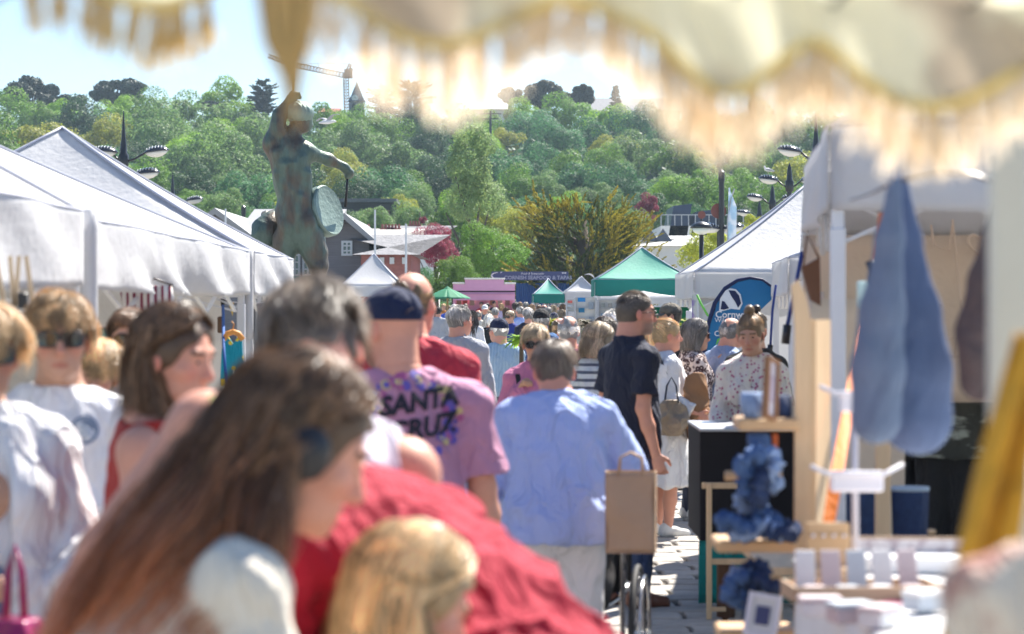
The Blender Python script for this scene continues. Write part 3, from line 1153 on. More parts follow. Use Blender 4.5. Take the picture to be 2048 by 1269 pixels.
# utility pole on the hill and masts
def pole(px, y0, y1, d, label, r=.16, cross=True, name='utility_pole', cat='pole', m=None, group=None):
 a, b = W(px, y0, d), W(px, y1, d)
 t = thing(name, label, cat, b, group=group)
 MB().tube([b, a], [r, r * .7], 8).build('pole', m or m_black, t, b)
 if cross:
  MB().box(a + Vector((0, -.1, -.4)), (3.0, .12, .14)).box(a + Vector((0, -.1, -1.1)), (2.2, .12, .12)).build('cross_arm', m or m_black, t, b)
 return t
pole(981, 222, 300, 330, 'wooden utility pole with cross arms on the hillside', .2)
m_pale = mat('pale_pole', (.6, .62, .65), .4, metal=.3)
pole(451, 418, 600, 92, 'thin pale flagpole before the grey gable', .05, False, 'flagpole', 'pole', m_pale, 'thin pale flagpoles')
pole(812, 448, 600, 90, 'thin pale pole in front of the red brick building', .05, False, 'flagpole', 'pole', m_pale, 'thin pale flagpoles')
pole(750, 420, 600, 96, 'thin pale pole rising behind the white pyramid tent', .05, False, 'flagpole', 'pole', m_pale, 'thin pale flagpoles')
for k, px in enumerate((367, 373, 379)):
 pole(px, 204, 235, 428, ['left', 'middle', 'right'][k] + ' small floodlight mast on the ridge by the little spruce', .1, False, 'floodlight_mast', 'mast', m_black, 'floodlight masts on the ridge')

# ---- lamp posts: fish-like lamp heads on curved arms
m_lampw = mat('lamp_glass', (.75, .74, .70), .15, var=.05, spec=.7)
m_lampd = mat('lamp_shell', (.05, .055, .07), .2, var=.1, metal=.5, spec=.8)
def lamp_head_meshes():
 prof = [(.0, .17), (.13, .155), (.25, .11), (.34, .04), (.37, -.02)]
 top = MB().lathe(prof[::-1], (0, 0, 0), 20, sx=1.15, sy=.8)
 stripe = MB()
 for a in range(-3, 4):
  x = a * .095
  stripe.tube([(x * 1.05, y_, .172 * math.sqrt(max(0, 1 - (x / .43) ** 2 - (y_ / .31) ** 2)) + .008) for y_ in [-.26 + .065 * q for q in range(9)] if 1 - (x / .43) ** 2 - (y_ / .31) ** 2 > .02], .011, 5)
 bowl = MB().lathe([(.0, -.20), (.15, -.17), (.27, -.10), (.335, -.02)], (0, 0, 0), 20, sx=1.15, sy=.8)
 return top, stripe, bowl
lt, ls, lbw = lamp_head_meshes()
_top = lt.build('t', m_lampd, smooth=True).data
_str = ls.build('t', m_lampw, smooth=True).data
_bwl = lbw.build('t', m_lampw, smooth=True).data
for o in [o for o in bpy.data.objects if o.name.startswith('t') and o.name.split('.')[0] == 't']:
 bpy.data.objects.remove(o)
def street_lamp(px, d, label, ztop=8.0, arms=((-1, 6.62), (1, 6.62)), reach=.98, extra=None, rot=0., spike=True, scale=1.):
 b = W(px, 608, d)
 b.z = 0
 t = thing('street_lamp', label, 'street lamp', b, rot, group='black street lamps with shell-shaped heads')
 MB().tube([(0, 0, 0), (0, 0, .4), (0, 0, .45), (0, 0, 6.2)], [.16, .16, .11, .10], 10).build('post', m_black, t, smooth=True, angle=40)
 MB().lathe([(.14, 6.15), (.17, 6.25), (.17, 6.55), (.12, 6.62), (.10, 6.9), (.075, 7.1), (.012, ztop)] if spike else [(.12, 6.15), (.12, 6.5), (.01, 6.6)], (0, 0, 0), 10).build('finial', m_black, t, smooth=True, angle=40)
 for sx, z in arms:
  am = MB().tube([(0, 0, z - .35), (sx * reach * .5, 0, z - .22), (sx * reach, 0, z)], [.05, .035, .035], 8)
  ao = am.build('arm', m_black, t, smooth=True)
  for me in ((_top, 'lamp_head'), (_str, 'rib_strip'), (_bwl, 'lamp_bowl')):
   o = bpy.data.objects.new(me[1], me[0])
   COL.objects.link(o)
   o.parent = t
   o.location = (sx * (reach + .33), 0, z + .02)
   o.rotation_euler = (0, sx * R(-8), 0)
 return t
street_lamp(247, 79, 'nearest left street lamp with tall black spike and three striped heads', 8.0, arms=((-.55, 6.66), (1, 6.66), (.72, 5.95)), reach=.75)
street_lamp(345, 112, 'second street lamp on the left above the marquee roof', 7.8, arms=((-.95, 6.5), (.95, 6.5)), reach=.75)
street_lamp(392, 146, 'third street lamp on the left, small, beside the grey gable', 7.8, arms=((-.9, 6.6), (1, 6.6)), reach=1.3)
street_lamp(487, 120, 'pale street lamp far off beside the statue left leg', 5.2, arms=((-.3, 5.0), (.4, 5.3)), spike=False)
street_lamp(1632, 78, 'nearest right street lamp with spike behind the stall roof', 8.0, arms=((-1, 6.62),), reach=.52)
street_lamp(1579, 96, 'second right street lamp, a gull standing on its head', 7.3, arms=((-1, 6.62), (1, 6.62)), reach=.50)
street_lamp(1545, 114, 'third right street lamp behind the feather flag', 7.3, arms=((-1, 6.7), (1, 6.7)), reach=.5)
street_lamp(1519, 132, 'fourth right street lamp with curved arms', 7.3, arms=((-1, 6.65), (1, 6.65)), reach=.55)
street_lamp(1499, 150, 'farthest right street lamp above the white marquee', 7.0, arms=((1, 6.4),), reach=.6)
street_lamp(1443, 88, 'black street lamp with single left head before the yellow-green tree', 5.3, arms=((-1, 4.45), (1, 4.45)), reach=.1, spike=False)
b = W(1403, 608, 62)
b.z = 0
t = thing('post_top_lamp', 'black post-top lamp with flat round head before yellow-green tree', 'street lamp', b)
zl = W(0, 457, 62).z
MB().tube([(0, 0, 0), (0, 0, zl - .15)], [.09, .055], 10).build('post', m_black, t, smooth=True)
MB().lathe([(.30, 0), (.24, .10), (.06, .17), (0, .18)], (0, 0, zl), 18).build('lamp_cap', m_black, t, smooth=True)
MB().lathe([(.05, -.17), (.2, -.10), (.26, 0)], (0, 0, zl), 18).build('lamp_bowl', m_lampw, t, smooth=True)
for (px, py, d, rr, lab) in ((1438, 422, 88, .28, 'round rust-red disc sign on tall black pole right of the roof hoods'), (1404, 430, 105, .17, 'small reddish disc sign on thin pole beside the post-top lamp')):
 c = W(px, py, d)
 t = thing('disc_sign', lab, 'sign', (c.x, d + .3, 0))
 MB().tube([(c.x, d + .3, 0), (c.x, d + .3, c.z)], .05, 8).build('pole', m_black, t, t.location)
 MB().lathe([(rr, -.03), (rr, .03)], c + Vector((0, .15, 0)), 24, rot=(R(90), 0, 0)).build('sign_disc', mat('rust_red', (.22, .075, .06), .6), t, t.location)

# feather flag
c = W(1464, 608, 55)
t = thing('feather_flag', 'tall white and blue feather flag with yellow foot above the white tent', 'flag', (c.x, 55, 0))
s = 55 / F
MB().tube([(c.x - .10, 55, 0), (c.x - .10, 55, 3.6), (c.x - .02, 55, 4.1), (c.x + .06, 55, 4.32)], .015, 6).build('flagpole', m_steel, t, t.location)
def flagfn(u, v, z0, z1):
 z = z0 + (z1 - z0) * v
 wd = (.19 if z < 3.9 else .19 * max(.15, (4.35 - z) / .45))
 return (c.x - .09 + u * wd + .02 * max(0, z - 3.6), 55 + .03 * math.sin(u * 5 + z * 3), z)
mf = MB().sheet(lambda u, v: flagfn(u, v, 3.14, 4.34), 4, 16, .004)
mf.build('flag_panel', mat('flag_white', (.55, .72, .85), .6, trans=.3, kind='patch', color2=(.8, .85, .9), pscale=3), t, t.location, smooth=True)
MB().sheet(lambda u, v: flagfn(u, v, 2.2, 3.14), 4, 12, .004).build('flag_panel', mat('flag_yellow', (.85, .6, .04), .6, trans=.3), t, t.location, smooth=True)

# gulls
m_gullw = mat('gull_white', (.75, .75, .75), .7, var=.1)
m_gullg = mat('gull_grey', (.35, .37, .4), .7, var=.1)
def gull(p, label, flying):
 t = thing('seagull', label, 'bird', p, group=None)
 bd = MB()
 if flying:
  bd.tube([(-.24, 0, -.02), (-.12, 0, 0), (.02, 0, .01), (.14, 0, .02), (.2, 0, .03), (.25, 0, .02)], [.015, .05, .065, .045, .035, .008], 10)
  bd.build('body', m_gullw, t, smooth=True)
  for sy, tx, tz in ((1, -.32, .03), (-1, .34, .17)):
   w_ = MB().sheet(lambda u, v: (u * tx + (v - .5) * (.16 - .1 * u) * (1 if sy > 0 else .8), sy * u * .35, .02 + tz * u + .09 * math.sin(u * 3.1)), 8, 3, .012)
   w_.build('wing', m_gullg, t, smooth=True)
  MB().tube([(.24, 0, .02), (.29, 0, .008)], [.009, .003], 6).build('beak', mat('beak_yellow', (.6, .4, .05)), t, smooth=True)
 else:
  bd.tube([(.24, 0, .13), (.12, 0, .17), (0, 0, .2), (-.1, 0, .22), (-.13, 0, .29), (-.145, 0, .335), (-.16, 0, .35)], [.02, .05, .075, .06, .035, .035, .012], 12)
  bd.build('body', m_gullw, t, smooth=True)
  for sy in (-1, 1):
   MB().lathe([(.001, -.02), (.02, 0), (.001, .02)], (0, 0, 0), 6).tube([(-.07, sy * .05, .21), (.05, sy * .065, .2), (.18, sy * .04, .165), (.28, sy * .015, .14)], [.02, .045, .03, .005], 8).build('wing', m_gullg, t, smooth=True)
   MB().tube([(0, sy * .025, .14), (0, sy * .025, 0)], .007, 5).tube([(0, sy * .025, .005), (-.05, sy * .03, .003)], .007, 5).build('leg', mat('leg_pink', (.5, .3, .25)), t, smooth=True)
  MB().tube([(-.165, 0, .345), (-.215, 0, .335)], [.01, .003], 6).build('beak', mat('beak_yellow', (.6, .4, .05)), t, smooth=True)
 return t
p = W(1536, 350, 96)
g = gull(p, 'seagull standing on top of a street lamp head', False)
g.scale = (1.0,) * 3
g = gull(W(655, 245, 62), 'seagull gliding past behind the statue head', True)
g.scale = (.92,) * 3

# ------------------------------------------------------------------ air
hb = MB().box((0, 330, 34), (900, 740, 72))
hm = bpy.data.materials.new('haze')
hm.use_nodes = True
hn = hm.node_tree
hn.nodes.clear()
pv = hn.nodes.new('ShaderNodeVolumePrincipled')
pv.inputs['Color'].default_value = (.66, .84, 1, 1)
pv.inputs['Density'].default_value = .0002
pv.inputs['Anisotropy'].default_value = .3
ho = hn.nodes.new('ShaderNodeOutputMaterial')
hn.links.new(pv.outputs[0], ho.inputs['Volume'])
props(hb.build('haze', hm), kind='stuff')
# ------------------------------------------------------------------ marquees and stalls
m_canvas = mat('white_canvas', (.74, .74, .75), .65, var=.05, scale=2, bump=.25, bscale=18, trans=.42, spec=.25)
m_canvas2 = mat('offwhite_canvas', (.74, .72, .68), .7, var=.06, scale=2, bump=.25, bscale=18, trans=.18)
m_seam = mat('canvas_seam', (.42, .44, .52), .7, var=.05)
m_leg = mat('white_aluminium', (.66, .67, .70), .4, metal=.15, var=.05)
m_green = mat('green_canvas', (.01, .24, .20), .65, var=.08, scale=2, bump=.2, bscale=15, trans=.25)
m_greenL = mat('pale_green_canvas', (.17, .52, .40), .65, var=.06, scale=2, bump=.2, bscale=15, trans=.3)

def wob(x, y, z):
 return math.sin(x * 3.1 + 1.7 * math.sin(z * 4.3 + y)) * math.sin(y * 2.7 + 2.1 * math.sin(z * 3.1 + x * 1.3)) + .4 * math.sin(x * 7.3 + y * 5.1 + z * 6.7)

def marquee(x0, x1, y0, y1, eave, peak, label, canvas=None, val=None, vh=.30, sag=.10, seams=True, legs=True, name='marquee_tent', group='white marquee tents of the market', rotz=0, folds=.034, valances='nsew', res=14, ridge=0., cat='tent', skip_legs=()):
 cx, cy_ = (x0 + x1) / 2, (y0 + y1) / 2
 t = thing(name, label, cat, (cx, cy_, 0), rotz, group)
 hx, hy = (x1 - x0) / 2, (y1 - y0) / 2
 canvas = canvas or m_canvas
 val = val or canvas
 cor = [(-hx, -hy), (hx, -hy), (hx, hy), (-hx, hy)]
 pk = [(0, -ridge, peak), (0, -ridge, peak), (0, ridge, peak), (0, ridge, peak)]
 for k in range(4):
  a, b = cor[k], cor[(k + 1) % 4]
  pa, pb = pk[k], pk[(k + 1) % 4]
  def fn(u, v, a=a, b=b, pa=pa, pb=pb):
   ex = a[0] + (b[0] - a[0]) * u
   ey = a[1] + (b[1] - a[1]) * u
   qx = pa[0] + (pb[0] - pa[0]) * u
   qy = pa[1] + (pb[1] - pa[1]) * u
   x, y = ex + (qx - ex) * v, ey + (qy - ey) * v
   z = eave + (peak - eave) * v
   z -= sag * math.sin(math.pi * min(1, v)) * (.35 + .65 * math.sin(math.pi * u)) * .9
   z += .010 * wob(x + cx, y + cy_, z) * math.sin(math.pi * u) * (1 - v)
   return (x, y, z)
  MB().sheet(fn, res, res, .004).build('roof_panel', canvas, t, smooth=True)
  if 'snew'.replace('', '')[0] and {0: 's', 1: 'e', 2: 'n', 3: 'w'}[k] in valances:
   nx, ny = (b[1] - a[1]), -(b[0] - a[0])
   ll = math.hypot(nx, ny)
   nx, ny = nx / ll, ny / ll
   def fv(u, v, a=a, b=b):
    x = a[0] + (b[0] - a[0]) * u
    y = a[1] + (b[1] - a[1]) * u
    z = eave + .012 - vh * v - .02 * math.sin(math.pi * u) * v
    e = math.sin(math.pi * u) ** .5
    o = .012 + folds * e * (wob(x + cx, y + cy_, z * 1.6) + .9 * abs(math.sin((x + y) * 2.2 + z * 3.4))) * (.45 + .8 * v)
    return (x + nx * o, y + ny * o, z)
   MB().tube([Vector(fv(i_ / 30, .02)) + Vector((nx, ny, 0)) * .004 for i_ in range(31)], .0045, 4).build('eave_seam', m_seam, t, smooth=True)
   MB().sheet(fv, max(20, int(ll * 14)), 10, .004).build('valance', val, t, smooth=True)
  if seams:
   P = [Vector(fn(0, v / 12)) + Vector((0, 0, .007)) for v in range(13)]
   MB().tube(P, .012, 5).build('seam', m_seam, t, smooth=True)
  if legs and k not in skip_legs:
   lx, ly = a[0] * .985, a[1] * .985
   g = MB().box((lx, ly, (eave - .05) / 2), (.045, .045, eave - .05), bev=.006).box((lx, ly, (eave - .35) / 2), (.055, .055, eave - .35), bev=.006)
   lg = g.build('leg', m_leg, t)
   MB().box((lx, ly, .006), (.12, .12, .012)).build('foot', m_leg, lg)
 # scissor frame under the roof
 fr = MB()
 if legs:
  for k in range(4):
   a, b = cor[k], cor[(k + 1) % 4]
   for i in range(4):
    u0, u1 = i / 4, (i + 1) / 4
    p0 = Vector((a[0] + (b[0] - a[0]) * u0, a[1] + (b[1] - a[1]) * u0, 0)) * .97
    p1 = Vector((a[0] + (b[0] - a[0]) * u1, a[1] + (b[1] - a[1]) * u1, 0)) * .97
    zt, zb = eave - .08, eave - .40
    fr.bar(p0 + Vector((0, 0, zt)), p1 + Vector((0, 0, zb)), .022, .012)
    fr.bar(p0 + Vector((0, 0, zb)) * 1, p1 + Vector((0, 0, zt)), .022, .012)
  fr.bar((0, 0, peak - .1), (0, 0, eave - .35), .03)
  props(fr.build('scissor_frame', m_leg, t), kind='stuff')
 return t

LX = -1.75
t1 = marquee(-4.75, LX + .05, 6.35, 9.5, 2.06, 3.08, 'nearest white marquee, cut off by the left edge, its valance over the crowd')
t2 = marquee(-6.6, LX - .04, 9.98, 16.35, 2.05, 3.2, 'long white marquee in the middle of the left row', ridge=.0, folds=.05)
t3 = marquee(-4.9, LX - .02, 16.45, 19.4, 2.05, 3.0, 'white peaked marquee farthest along the left row', folds=.045)
# grey strap sleeves at the marquee corners
for x, y, lab in ((-1.70, 9.72, 'grey canvas gutter sleeve between the nearest and the long marquee'), (-1.99 + .2, 16.40, 'grey gutter sleeve between the long and the farthest left marquee')):
 s_ = MB().sheet(lambda u, v: (x + .035 * math.sin(u * 6.28), y + .035 * math.cos(u * 6.28) * 1.2, 2.08 - .62 * v), 12, 8, .003).build('gutter_sleeve', m_canvas, off=(x, y, 1.7), smooth=True)
 s_.location = (x, y, 1.7)
 props(s_, lab, 'canvas sleeve', 'gutter sleeves between the left marquees')
marquee(-4.30 - .75, -4.30 + 1.55 - .8 + .35, 71, 73.4, 2.22, 3.2, 'white pyramid tent in the middle distance beside the statue', res=10)
# right side
marquee(2.04, 4.9, 27, 30, 2.05, 3.1, 'white marquee behind the blue teardrop flag on the right', folds=.018, skip_legs=())
# side curtains of that marquee
def curtain(x0, y0, x1, y1, z0, z1, label, material, amp=.02, fr=14, name='side_curtain', n=40, cat='curtain', group=None):
 L = math.hypot(x1 - x0, y1 - y0)
 nx, ny = (y1 - y0) / L, -(x1 - x0) / L
 def fn(u, v):
  o = amp * math.sin(u * L * fr + .8 * math.sin(v * 3)) * (.4 + .6 * v) + amp * .5 * wob(u * L, v * 2, u)
  return (x0 + (x1 - x0) * u + nx * o, y0 + (y1 - y0) * u + ny * o, z1 + (z0 - z1) * v)
 o = MB().sheet(fn, n, 10, .004).build(name, material, off=(x0, y0, 0), smooth=True)
 o.location = (x0, y0, 0)
 return props(o, label, cat, group)
curtain(2.08, 27.1, 2.75, 27.1, .05, 1.85, 'white side curtain left of the blue teardrop flag', m_canvas, .02, 20)
curtain(2.75, 29.9, 4.9, 29.9, .05, 1.9, 'white back curtain of the marquee behind the teardrop flag', m_canvas)
# near right stalls, stepping away along the street
def lane_stall(xa, ya, xb, yb, depth, eave, peak, label, vh=.30, canvas=None):
 """street edge from (xa,ya) near to (xb,yb) far, stall extends to +x"""
 ang = math.atan2(xb - xa, yb - ya)
 L = math.hypot(xb - xa, yb - ya)
 cx = (xa + xb) / 2 + math.cos(ang) * depth / 2
 cyy = (ya + yb) / 2 - math.sin(ang) * depth / 2
 t = marquee(cx - depth / 2, cx + depth / 2, cyy - L / 2, cyy + L / 2, eave, peak, label, rotz=-ang, vh=vh, folds=.020, canvas=canvas)
 return t
lane_stall(1.13, 8.55, 1.40, 11.45, 3.0, 2.32, 3.25, 'nearest white stall roof on the right, its lilac-shaded valance under the tassels', .30)
lane_stall(1.42, 11.6, 1.80, 14.5, 3.0, 2.30, 3.1, 'second white stall roof on the right')
lane_stall(1.80, 14.7, 2.12, 17.6, 3.0, 2.16, 3.0, 'third white stall roof on the right')
lane_stall(2.18, 19.0, 2.38, 22.0, 3.0, 2.06, 2.7, 'fourth white stall roof on the right beside the teardrop flag')
m_beige = mat('beige_curtain', (.80, .69, .58), .85, var=.06, scale=2, bump=.3, bscale=25, trans=.5)
bc = curtain(1.36, 11.3, 4.5, 11.3, 1.24, 2.02, 'beige stitched curtain closing the back of the nearest right stall', m_beige, .012, 9)
# stitched outlines on the curtain: heart, patch pockets, seams
st = MB()
def W2(px, py, d=11.25):
 return W(px, py, d)
hp = []
for i in range(25):
 a = i / 24 * 2 * math.pi
 hx_ = 16 * math.sin(a) ** 3
 hy_ = 13 * math.cos(a) - 5 * math.cos(2 * a) - 2 * math.cos(3 * a) - math.cos(4 * a)
 hp.append(W2(1958 + hx_ * 1.4, 488 - hy_ * 1.5))
st.tube(hp, .006, 4)
m_st = mat('curtain_stitching', (.62, .50, .40), .8)
for poly in ([(1862, 450), (1868, 492), (1898, 500), (1905, 450)], [(1820, 440), (1835, 520), (1860, 700), (1852, 790)], [(1905, 440), (1925, 640), (1935, 790)], [(1855, 705), (1925, 715)], [(1870, 600), (1885, 610)], [(1868, 680), (1912, 676), (1910, 712)], [(1760, 600), (1765, 790)], [(1960, 590), (1950, 640), (1975, 660)]):
 st.tube([W2(*p) for p in poly], .005, 4)
so_ = st.build('stitching', m_st, bc, off=bc.location)
panel = curtain(1.30, 10.1, 1.33, 11.3, .0, 1.75, 'beige fabric wall panel behind the wooden shelf stand', m_beige, .008, 8)
curtain(1.22, 9.9, 1.62, 9.98, .55, 1.72, 'pale beige display cloth hanging behind the ladder shelf', mat('beige_board', (.80, .70, .58), .85, var=.05, trans=.4), .006, 6)
# green tents far right centre
s = 58 / F
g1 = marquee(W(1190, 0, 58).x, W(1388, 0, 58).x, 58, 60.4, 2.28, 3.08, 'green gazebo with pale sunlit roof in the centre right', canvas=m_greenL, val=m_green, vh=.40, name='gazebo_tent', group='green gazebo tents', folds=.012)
marquee(W(1196, 0, 56).x, W(1384, 0, 56).x, 55.6, 57.6, 1.86, 2.0, 'low white awning in front of the green gazebo', vh=.16, name='awning_tent', folds=.01, seams=False, group='white awnings')
marquee(W(1066, 0, 72).x, W(1128, 0, 72).x, 71, 74, 1.98, 2.45, 'green end of the long gazebo behind the crowd', canvas=m_green, val=m_green, vh=.26, name='gazebo_tent', group='green gazebo tents', folds=.012)
marquee(W(1128.5, 0, 72).x, W(1196, 0, 72).x, 71, 74, 2.05, 2.5, 'white roofed half of the long gazebo beside the green end', vh=.28, name='gazebo_tent', group='green gazebo tents', folds=.012, ridge=1.)
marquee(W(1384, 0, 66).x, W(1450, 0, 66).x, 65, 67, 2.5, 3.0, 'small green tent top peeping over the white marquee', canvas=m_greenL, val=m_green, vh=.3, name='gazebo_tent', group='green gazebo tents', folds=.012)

# pink kiosk ------------------------------------------------------------
m_pink = mat('pink_paint', (.72, .36, .55), .5, var=.04)
m_pinkd = mat('pink_trim', (.55, .25, .42), .5, var=.04)
d = 100
a, b = W(906, 601, d), W(1030, 575, d)
cx = (a.x + b.x) / 2
t = thing('food_kiosk', 'pink food kiosk with stepped fascia edged with white bulbs', 'kiosk', (cx, d, 0))
o_ = t.location
z0, z1, z2 = W(0, 601, d).z, W(0, 569, d).z, W(0, 560, d).z
xl, xr = W(930, 0, d).x, W(1008, 0, d).x
MB().prism([(a.x, d, z0), (b.x, d, z0), (b.x, d, z1), (xr, d, z1), (xr, d, z2), (xl, d, z2), (xl, d, z1), (a.x, d, z1)], None, (0, .12, 0)).build('fascia', m_pink, t, o_)
MB().box((cx, d - .05, z0 + .26), (b.x - a.x, .05, .03)).build('trim_rail', m_pinkd, t, o_)
MB().box((cx, d + 1.3, z0 / 2), (b.x - a.x, .1, z0)).box((a.x + .05, d + .7, z0 / 2), (.1, 1.2, z0)).box((b.x - .05, d + .7, z0 / 2), (.1, 1.2, z0)).build('wall', m_pink, t, o_)
MB().box((cx, d + .1, .55), (b.x - a.x - .2, .1, 1.1)).build('front_panel', m_pink, t, o_)
MB().box((cx, d - .05, 1.13), (b.x - a.x, .4, .05)).build('counter', mat('wood_counter', (.4, .25, .14), .5), t, o_)
MB().box((cx, d + .65, z1 - .3), (b.x - a.x, 1.3, .06)).build('roof', m_pinkd, t, o_)
me_b = None
m_bulb = mat('white_bulb', (.85, .83, .78), .3, var=0)
bp = []
for i in range(10):
 bp.append((a.x + (xl - a.x) * i / 10, z1))
for i in range(27):
 bp.append((xl + (xr - xl) * i / 26, z2))
for i in range(1, 10):
 bp.append((xr + (b.x - xr) * i / 9, z1))
for i, (x, z) in enumerate(bp):
 if me_b is None:
  o = MB().lathe([(0, 0), (.035, .02), (.04, .05), (0, .09)], (0, 0, 0), 8).build('bulb', m_bulb, t, smooth=True)
  me_b = o.data
 else:
  o = bpy.data.objects.new('bulb', me_b)
  COL.objects.link(o)
  o.parent = t
 o.location = Vector((x, d, z)) - o_
# shelf goods in the kiosk
for i, (px, c) in enumerate(((918, (.5, .3, .2)), (930, (.6, .1, .08)), (944, (.55, .45, .35)), (985, (.5, .25, .12)), (1000, (.7, .6, .5)), (1015, (.45, .3, .25)))):
 p = W(px, 606, d + 1)
 MB().box((p.x, d + 1.1, p.z + .05), (.2, .12, .32), bev=.02).build('menu_board', mat('board%d' % i, c, .7), t, o_)
# blue container & sign
m_cont = mat('blue_container', (.02, .10, .30), .5, var=.12)
d = 110
a, b = W(1032, 567, d), W(1150, 567, d)
t = thing('shipping_container', 'blue corrugated shipping container behind the pink kiosk', 'container', ((a.x + b.x) / 2, d, 0))
n = 60
V = []
for i in range(n + 1):
 x = a.x + (b.x - a.x) * i / n
 y = d + (0 if (i // 2) % 2 else .05)
 V += [(x, y, .1), (x, y, a.z)]
MB().add(V, [(2 * i, 2 * i + 2, 2 * i + 3, 2 * i + 1) for i in range(n)]).build('corrugated_side', m_cont, t, t.location)
MB().box(((a.x + b.x) / 2, d + 1.3, a.z / 2), (b.x - a.x, 2.3, a.z - .02)).build('body', m_cont, t, t.location)
d = 108
a, b = W(983, 561, d), W(1137, 543.5, d)
cx, cz = (a.x + b.x) / 2, (a.z + b.z) / 2
t = thing('shop_sign', 'navy roof sign reading CORNISH SEAFOOD & TAPAS with fish emblem', 'sign', (cx, d, cz))
m_navy = mat('navy_sign', (.06, .08, .19), .5, var=.05)
m_let = mat('sign_letters', (.34, .38, .50), .5, var=0)
m_letw = mat('sign_white', (.75, .77, .8), .5, var=0)
MB().box((0, 0, 0), (b.x - a.x, .1, b.z - a.z)).build('sign_board', m_navy, t)
MB().box((-1.2, .1, -(b.z - a.z) / 2 - .4), (.08, .08, .8)).box((1.2, .1, -(b.z - a.z) / 2 - .4), (.08, .08, .8)).build('support_post', m_black, t)
RX = Matrix.Rotation(R(90), 4, 'X')
text_mesh('lettering', 'CORNISH SEAFOOD & TAPAS', .225, m_let, t, Matrix.Translation((.36, -.056, -.085)) @ RX, .004, 0, 1.02, .006)
text_mesh('lettering', 'Fresh & Sustainable', .13, m_letw, t, Matrix.Translation((.1, -.056, .10)) @ RX, .004, .3)
fish = MB()
P = [(-1.42 + .30 * math.cos(q) * (1 if q < 3.3 else .9), -.056, .0 + .15 * math.sin(q)) for q in [x * .2 + 1.6 for x in range(16)]]
fish.tube(P, [.012 + .028 * math.sin(math.pi * i / 15) for i in range(16)], 6)
fish.add([(-1.33, -.06, .17), (-1.22, -.06, .19), (-1.30, -.06, .12)], [(0, 1, 2)])
fish.add([(-1.25, -.06, -.12), (-1.05, -.06, -.13), (-1.18, -.06, -.09)], [(0, 1, 2)])
fish.build('fish_emblem', m_letw, t)
MB().box((1.45, -.056, .13), (.05, .01, .05)).box((1.52, -.056, .13), (.05, .01, .05)).box((1.59, -.056, .13), (.05, .01, .05)).build('small_badges', m_letw, t)
# second part of the sign (curved white fish mark at its right end)
d = 106
c = W(1176, 560, d)
q = MB().tube([(c.x + .28 * math.cos(x * .25 + .2), d, c.z + .25 * math.sin(x * .25 + .2)) for x in range(9)], [.005, .02, .03, .03, .03, .025, .02, .012, .004], 6).build('fish_emblem_sign', m_letw, off=c, smooth=True)
q.location = c
props(q, 'curved white fish mark standing above the white tent roof', 'sign')

# parasol green
d = 75
c = W(895, 576, d)
t = thing('market_parasol', 'green parasol left of the pink kiosk', 'parasol', (c.x, d, 0))
MB().tube([(0, 0, 0), (0, 0, c.z)], .03, 8).build('pole', mat('pole_wood', (.35, .22, .1), .6), t)
ze = W(0, 597, d).z
rr = .72
pg = mat('parasol_green', (.05, .30, .16), .7, trans=.35, var=.08)
for k in range(8):
 a0, a1 = k * math.pi / 4, (k + 1) * math.pi / 4
 def fn(u, v):
  a_ = a0 + (a1 - a0) * u
  r_ = rr * v * (1 - .06 * math.sin(math.pi * u) * v)
  return (r_ * math.cos(a_), r_ * math.sin(a_), c.z - (c.z - ze) * (v ** 1.15) - .02 * math.sin(math.pi * u) * v)
 MB().sheet(fn, 4, 6, .003).build('canopy_panel', pg, t, smooth=True)
MB().lathe([(.14, -.05), (.02, .04), (0, .06)], (0, 0, c.z), 8).build('cap', pg, t)

# teardrop flag -----------------------------------------------------------
d = 22.0
m_flag = mat('flag_blue', (.02, .19, .42), .55, var=.05, trans=.15)
m_flagn = mat('flag_navy', (.01, .02, .08), .6, var=.05)
s = d / F
outline = [(1408, 830), (1407, 760), (1409, 700), (1416, 650), (1430, 606), (1450, 577), (1475, 561), (1500, 556), (1525, 560), (1545, 575), (1543, 600), (1520, 622), (1490, 650), (1470, 690), (1455, 740), (1440, 800), (1420, 832)]
P = [W(x, y, d) for x, y in outline]
base = Vector((P[0].x, d, 0))
t = thing('teardrop_flag', 'blue teardrop flag with badger emblem behind the woman with a bun', 'flag', base)
def poly_obj(name, pts, m, y, parent, off, th=.004):
 bm = bmesh.new()
 vs = [bm.verts.new((p[0], y, p[2])) for p in pts]
 f = bm.faces.new(vs)
 bmesh.ops.triangulate(bm, faces=[f])
 r = bmesh.ops.extrude_face_region(bm, geom=bm.faces[:])
 bmesh.ops.translate(bm, verts=[v for v in r['geom'] if isinstance(v, bmesh.types.BMVert)], vec=(0, th, 0))
 bmesh.ops.recalc_face_normals(bm, faces=bm.faces[:])
 for v in bm.verts:
  v.co -= Vector(off)
 me = bpy.data.meshes.new(name)
 bm.to_mesh(me)
 bm.free()
 me.materials.append(m)
 o = bpy.data.objects.new(name, me)
 COL.objects.link(o)
 o.parent = parent
 return o
poly_obj('flag_panel', P, m_flag, d, t, base)
MB().tube([P[0] - Vector((0, 0, .7))] + P[:10], [.02] * 6 + [.018, .016, .014, .012, .01], 8).build('edge_pole', m_flagn, t, base, smooth=True)
MB().box((P[0].x, d, .02), (.5, .5, .04)).build('foot_plate', m_black, t, base)
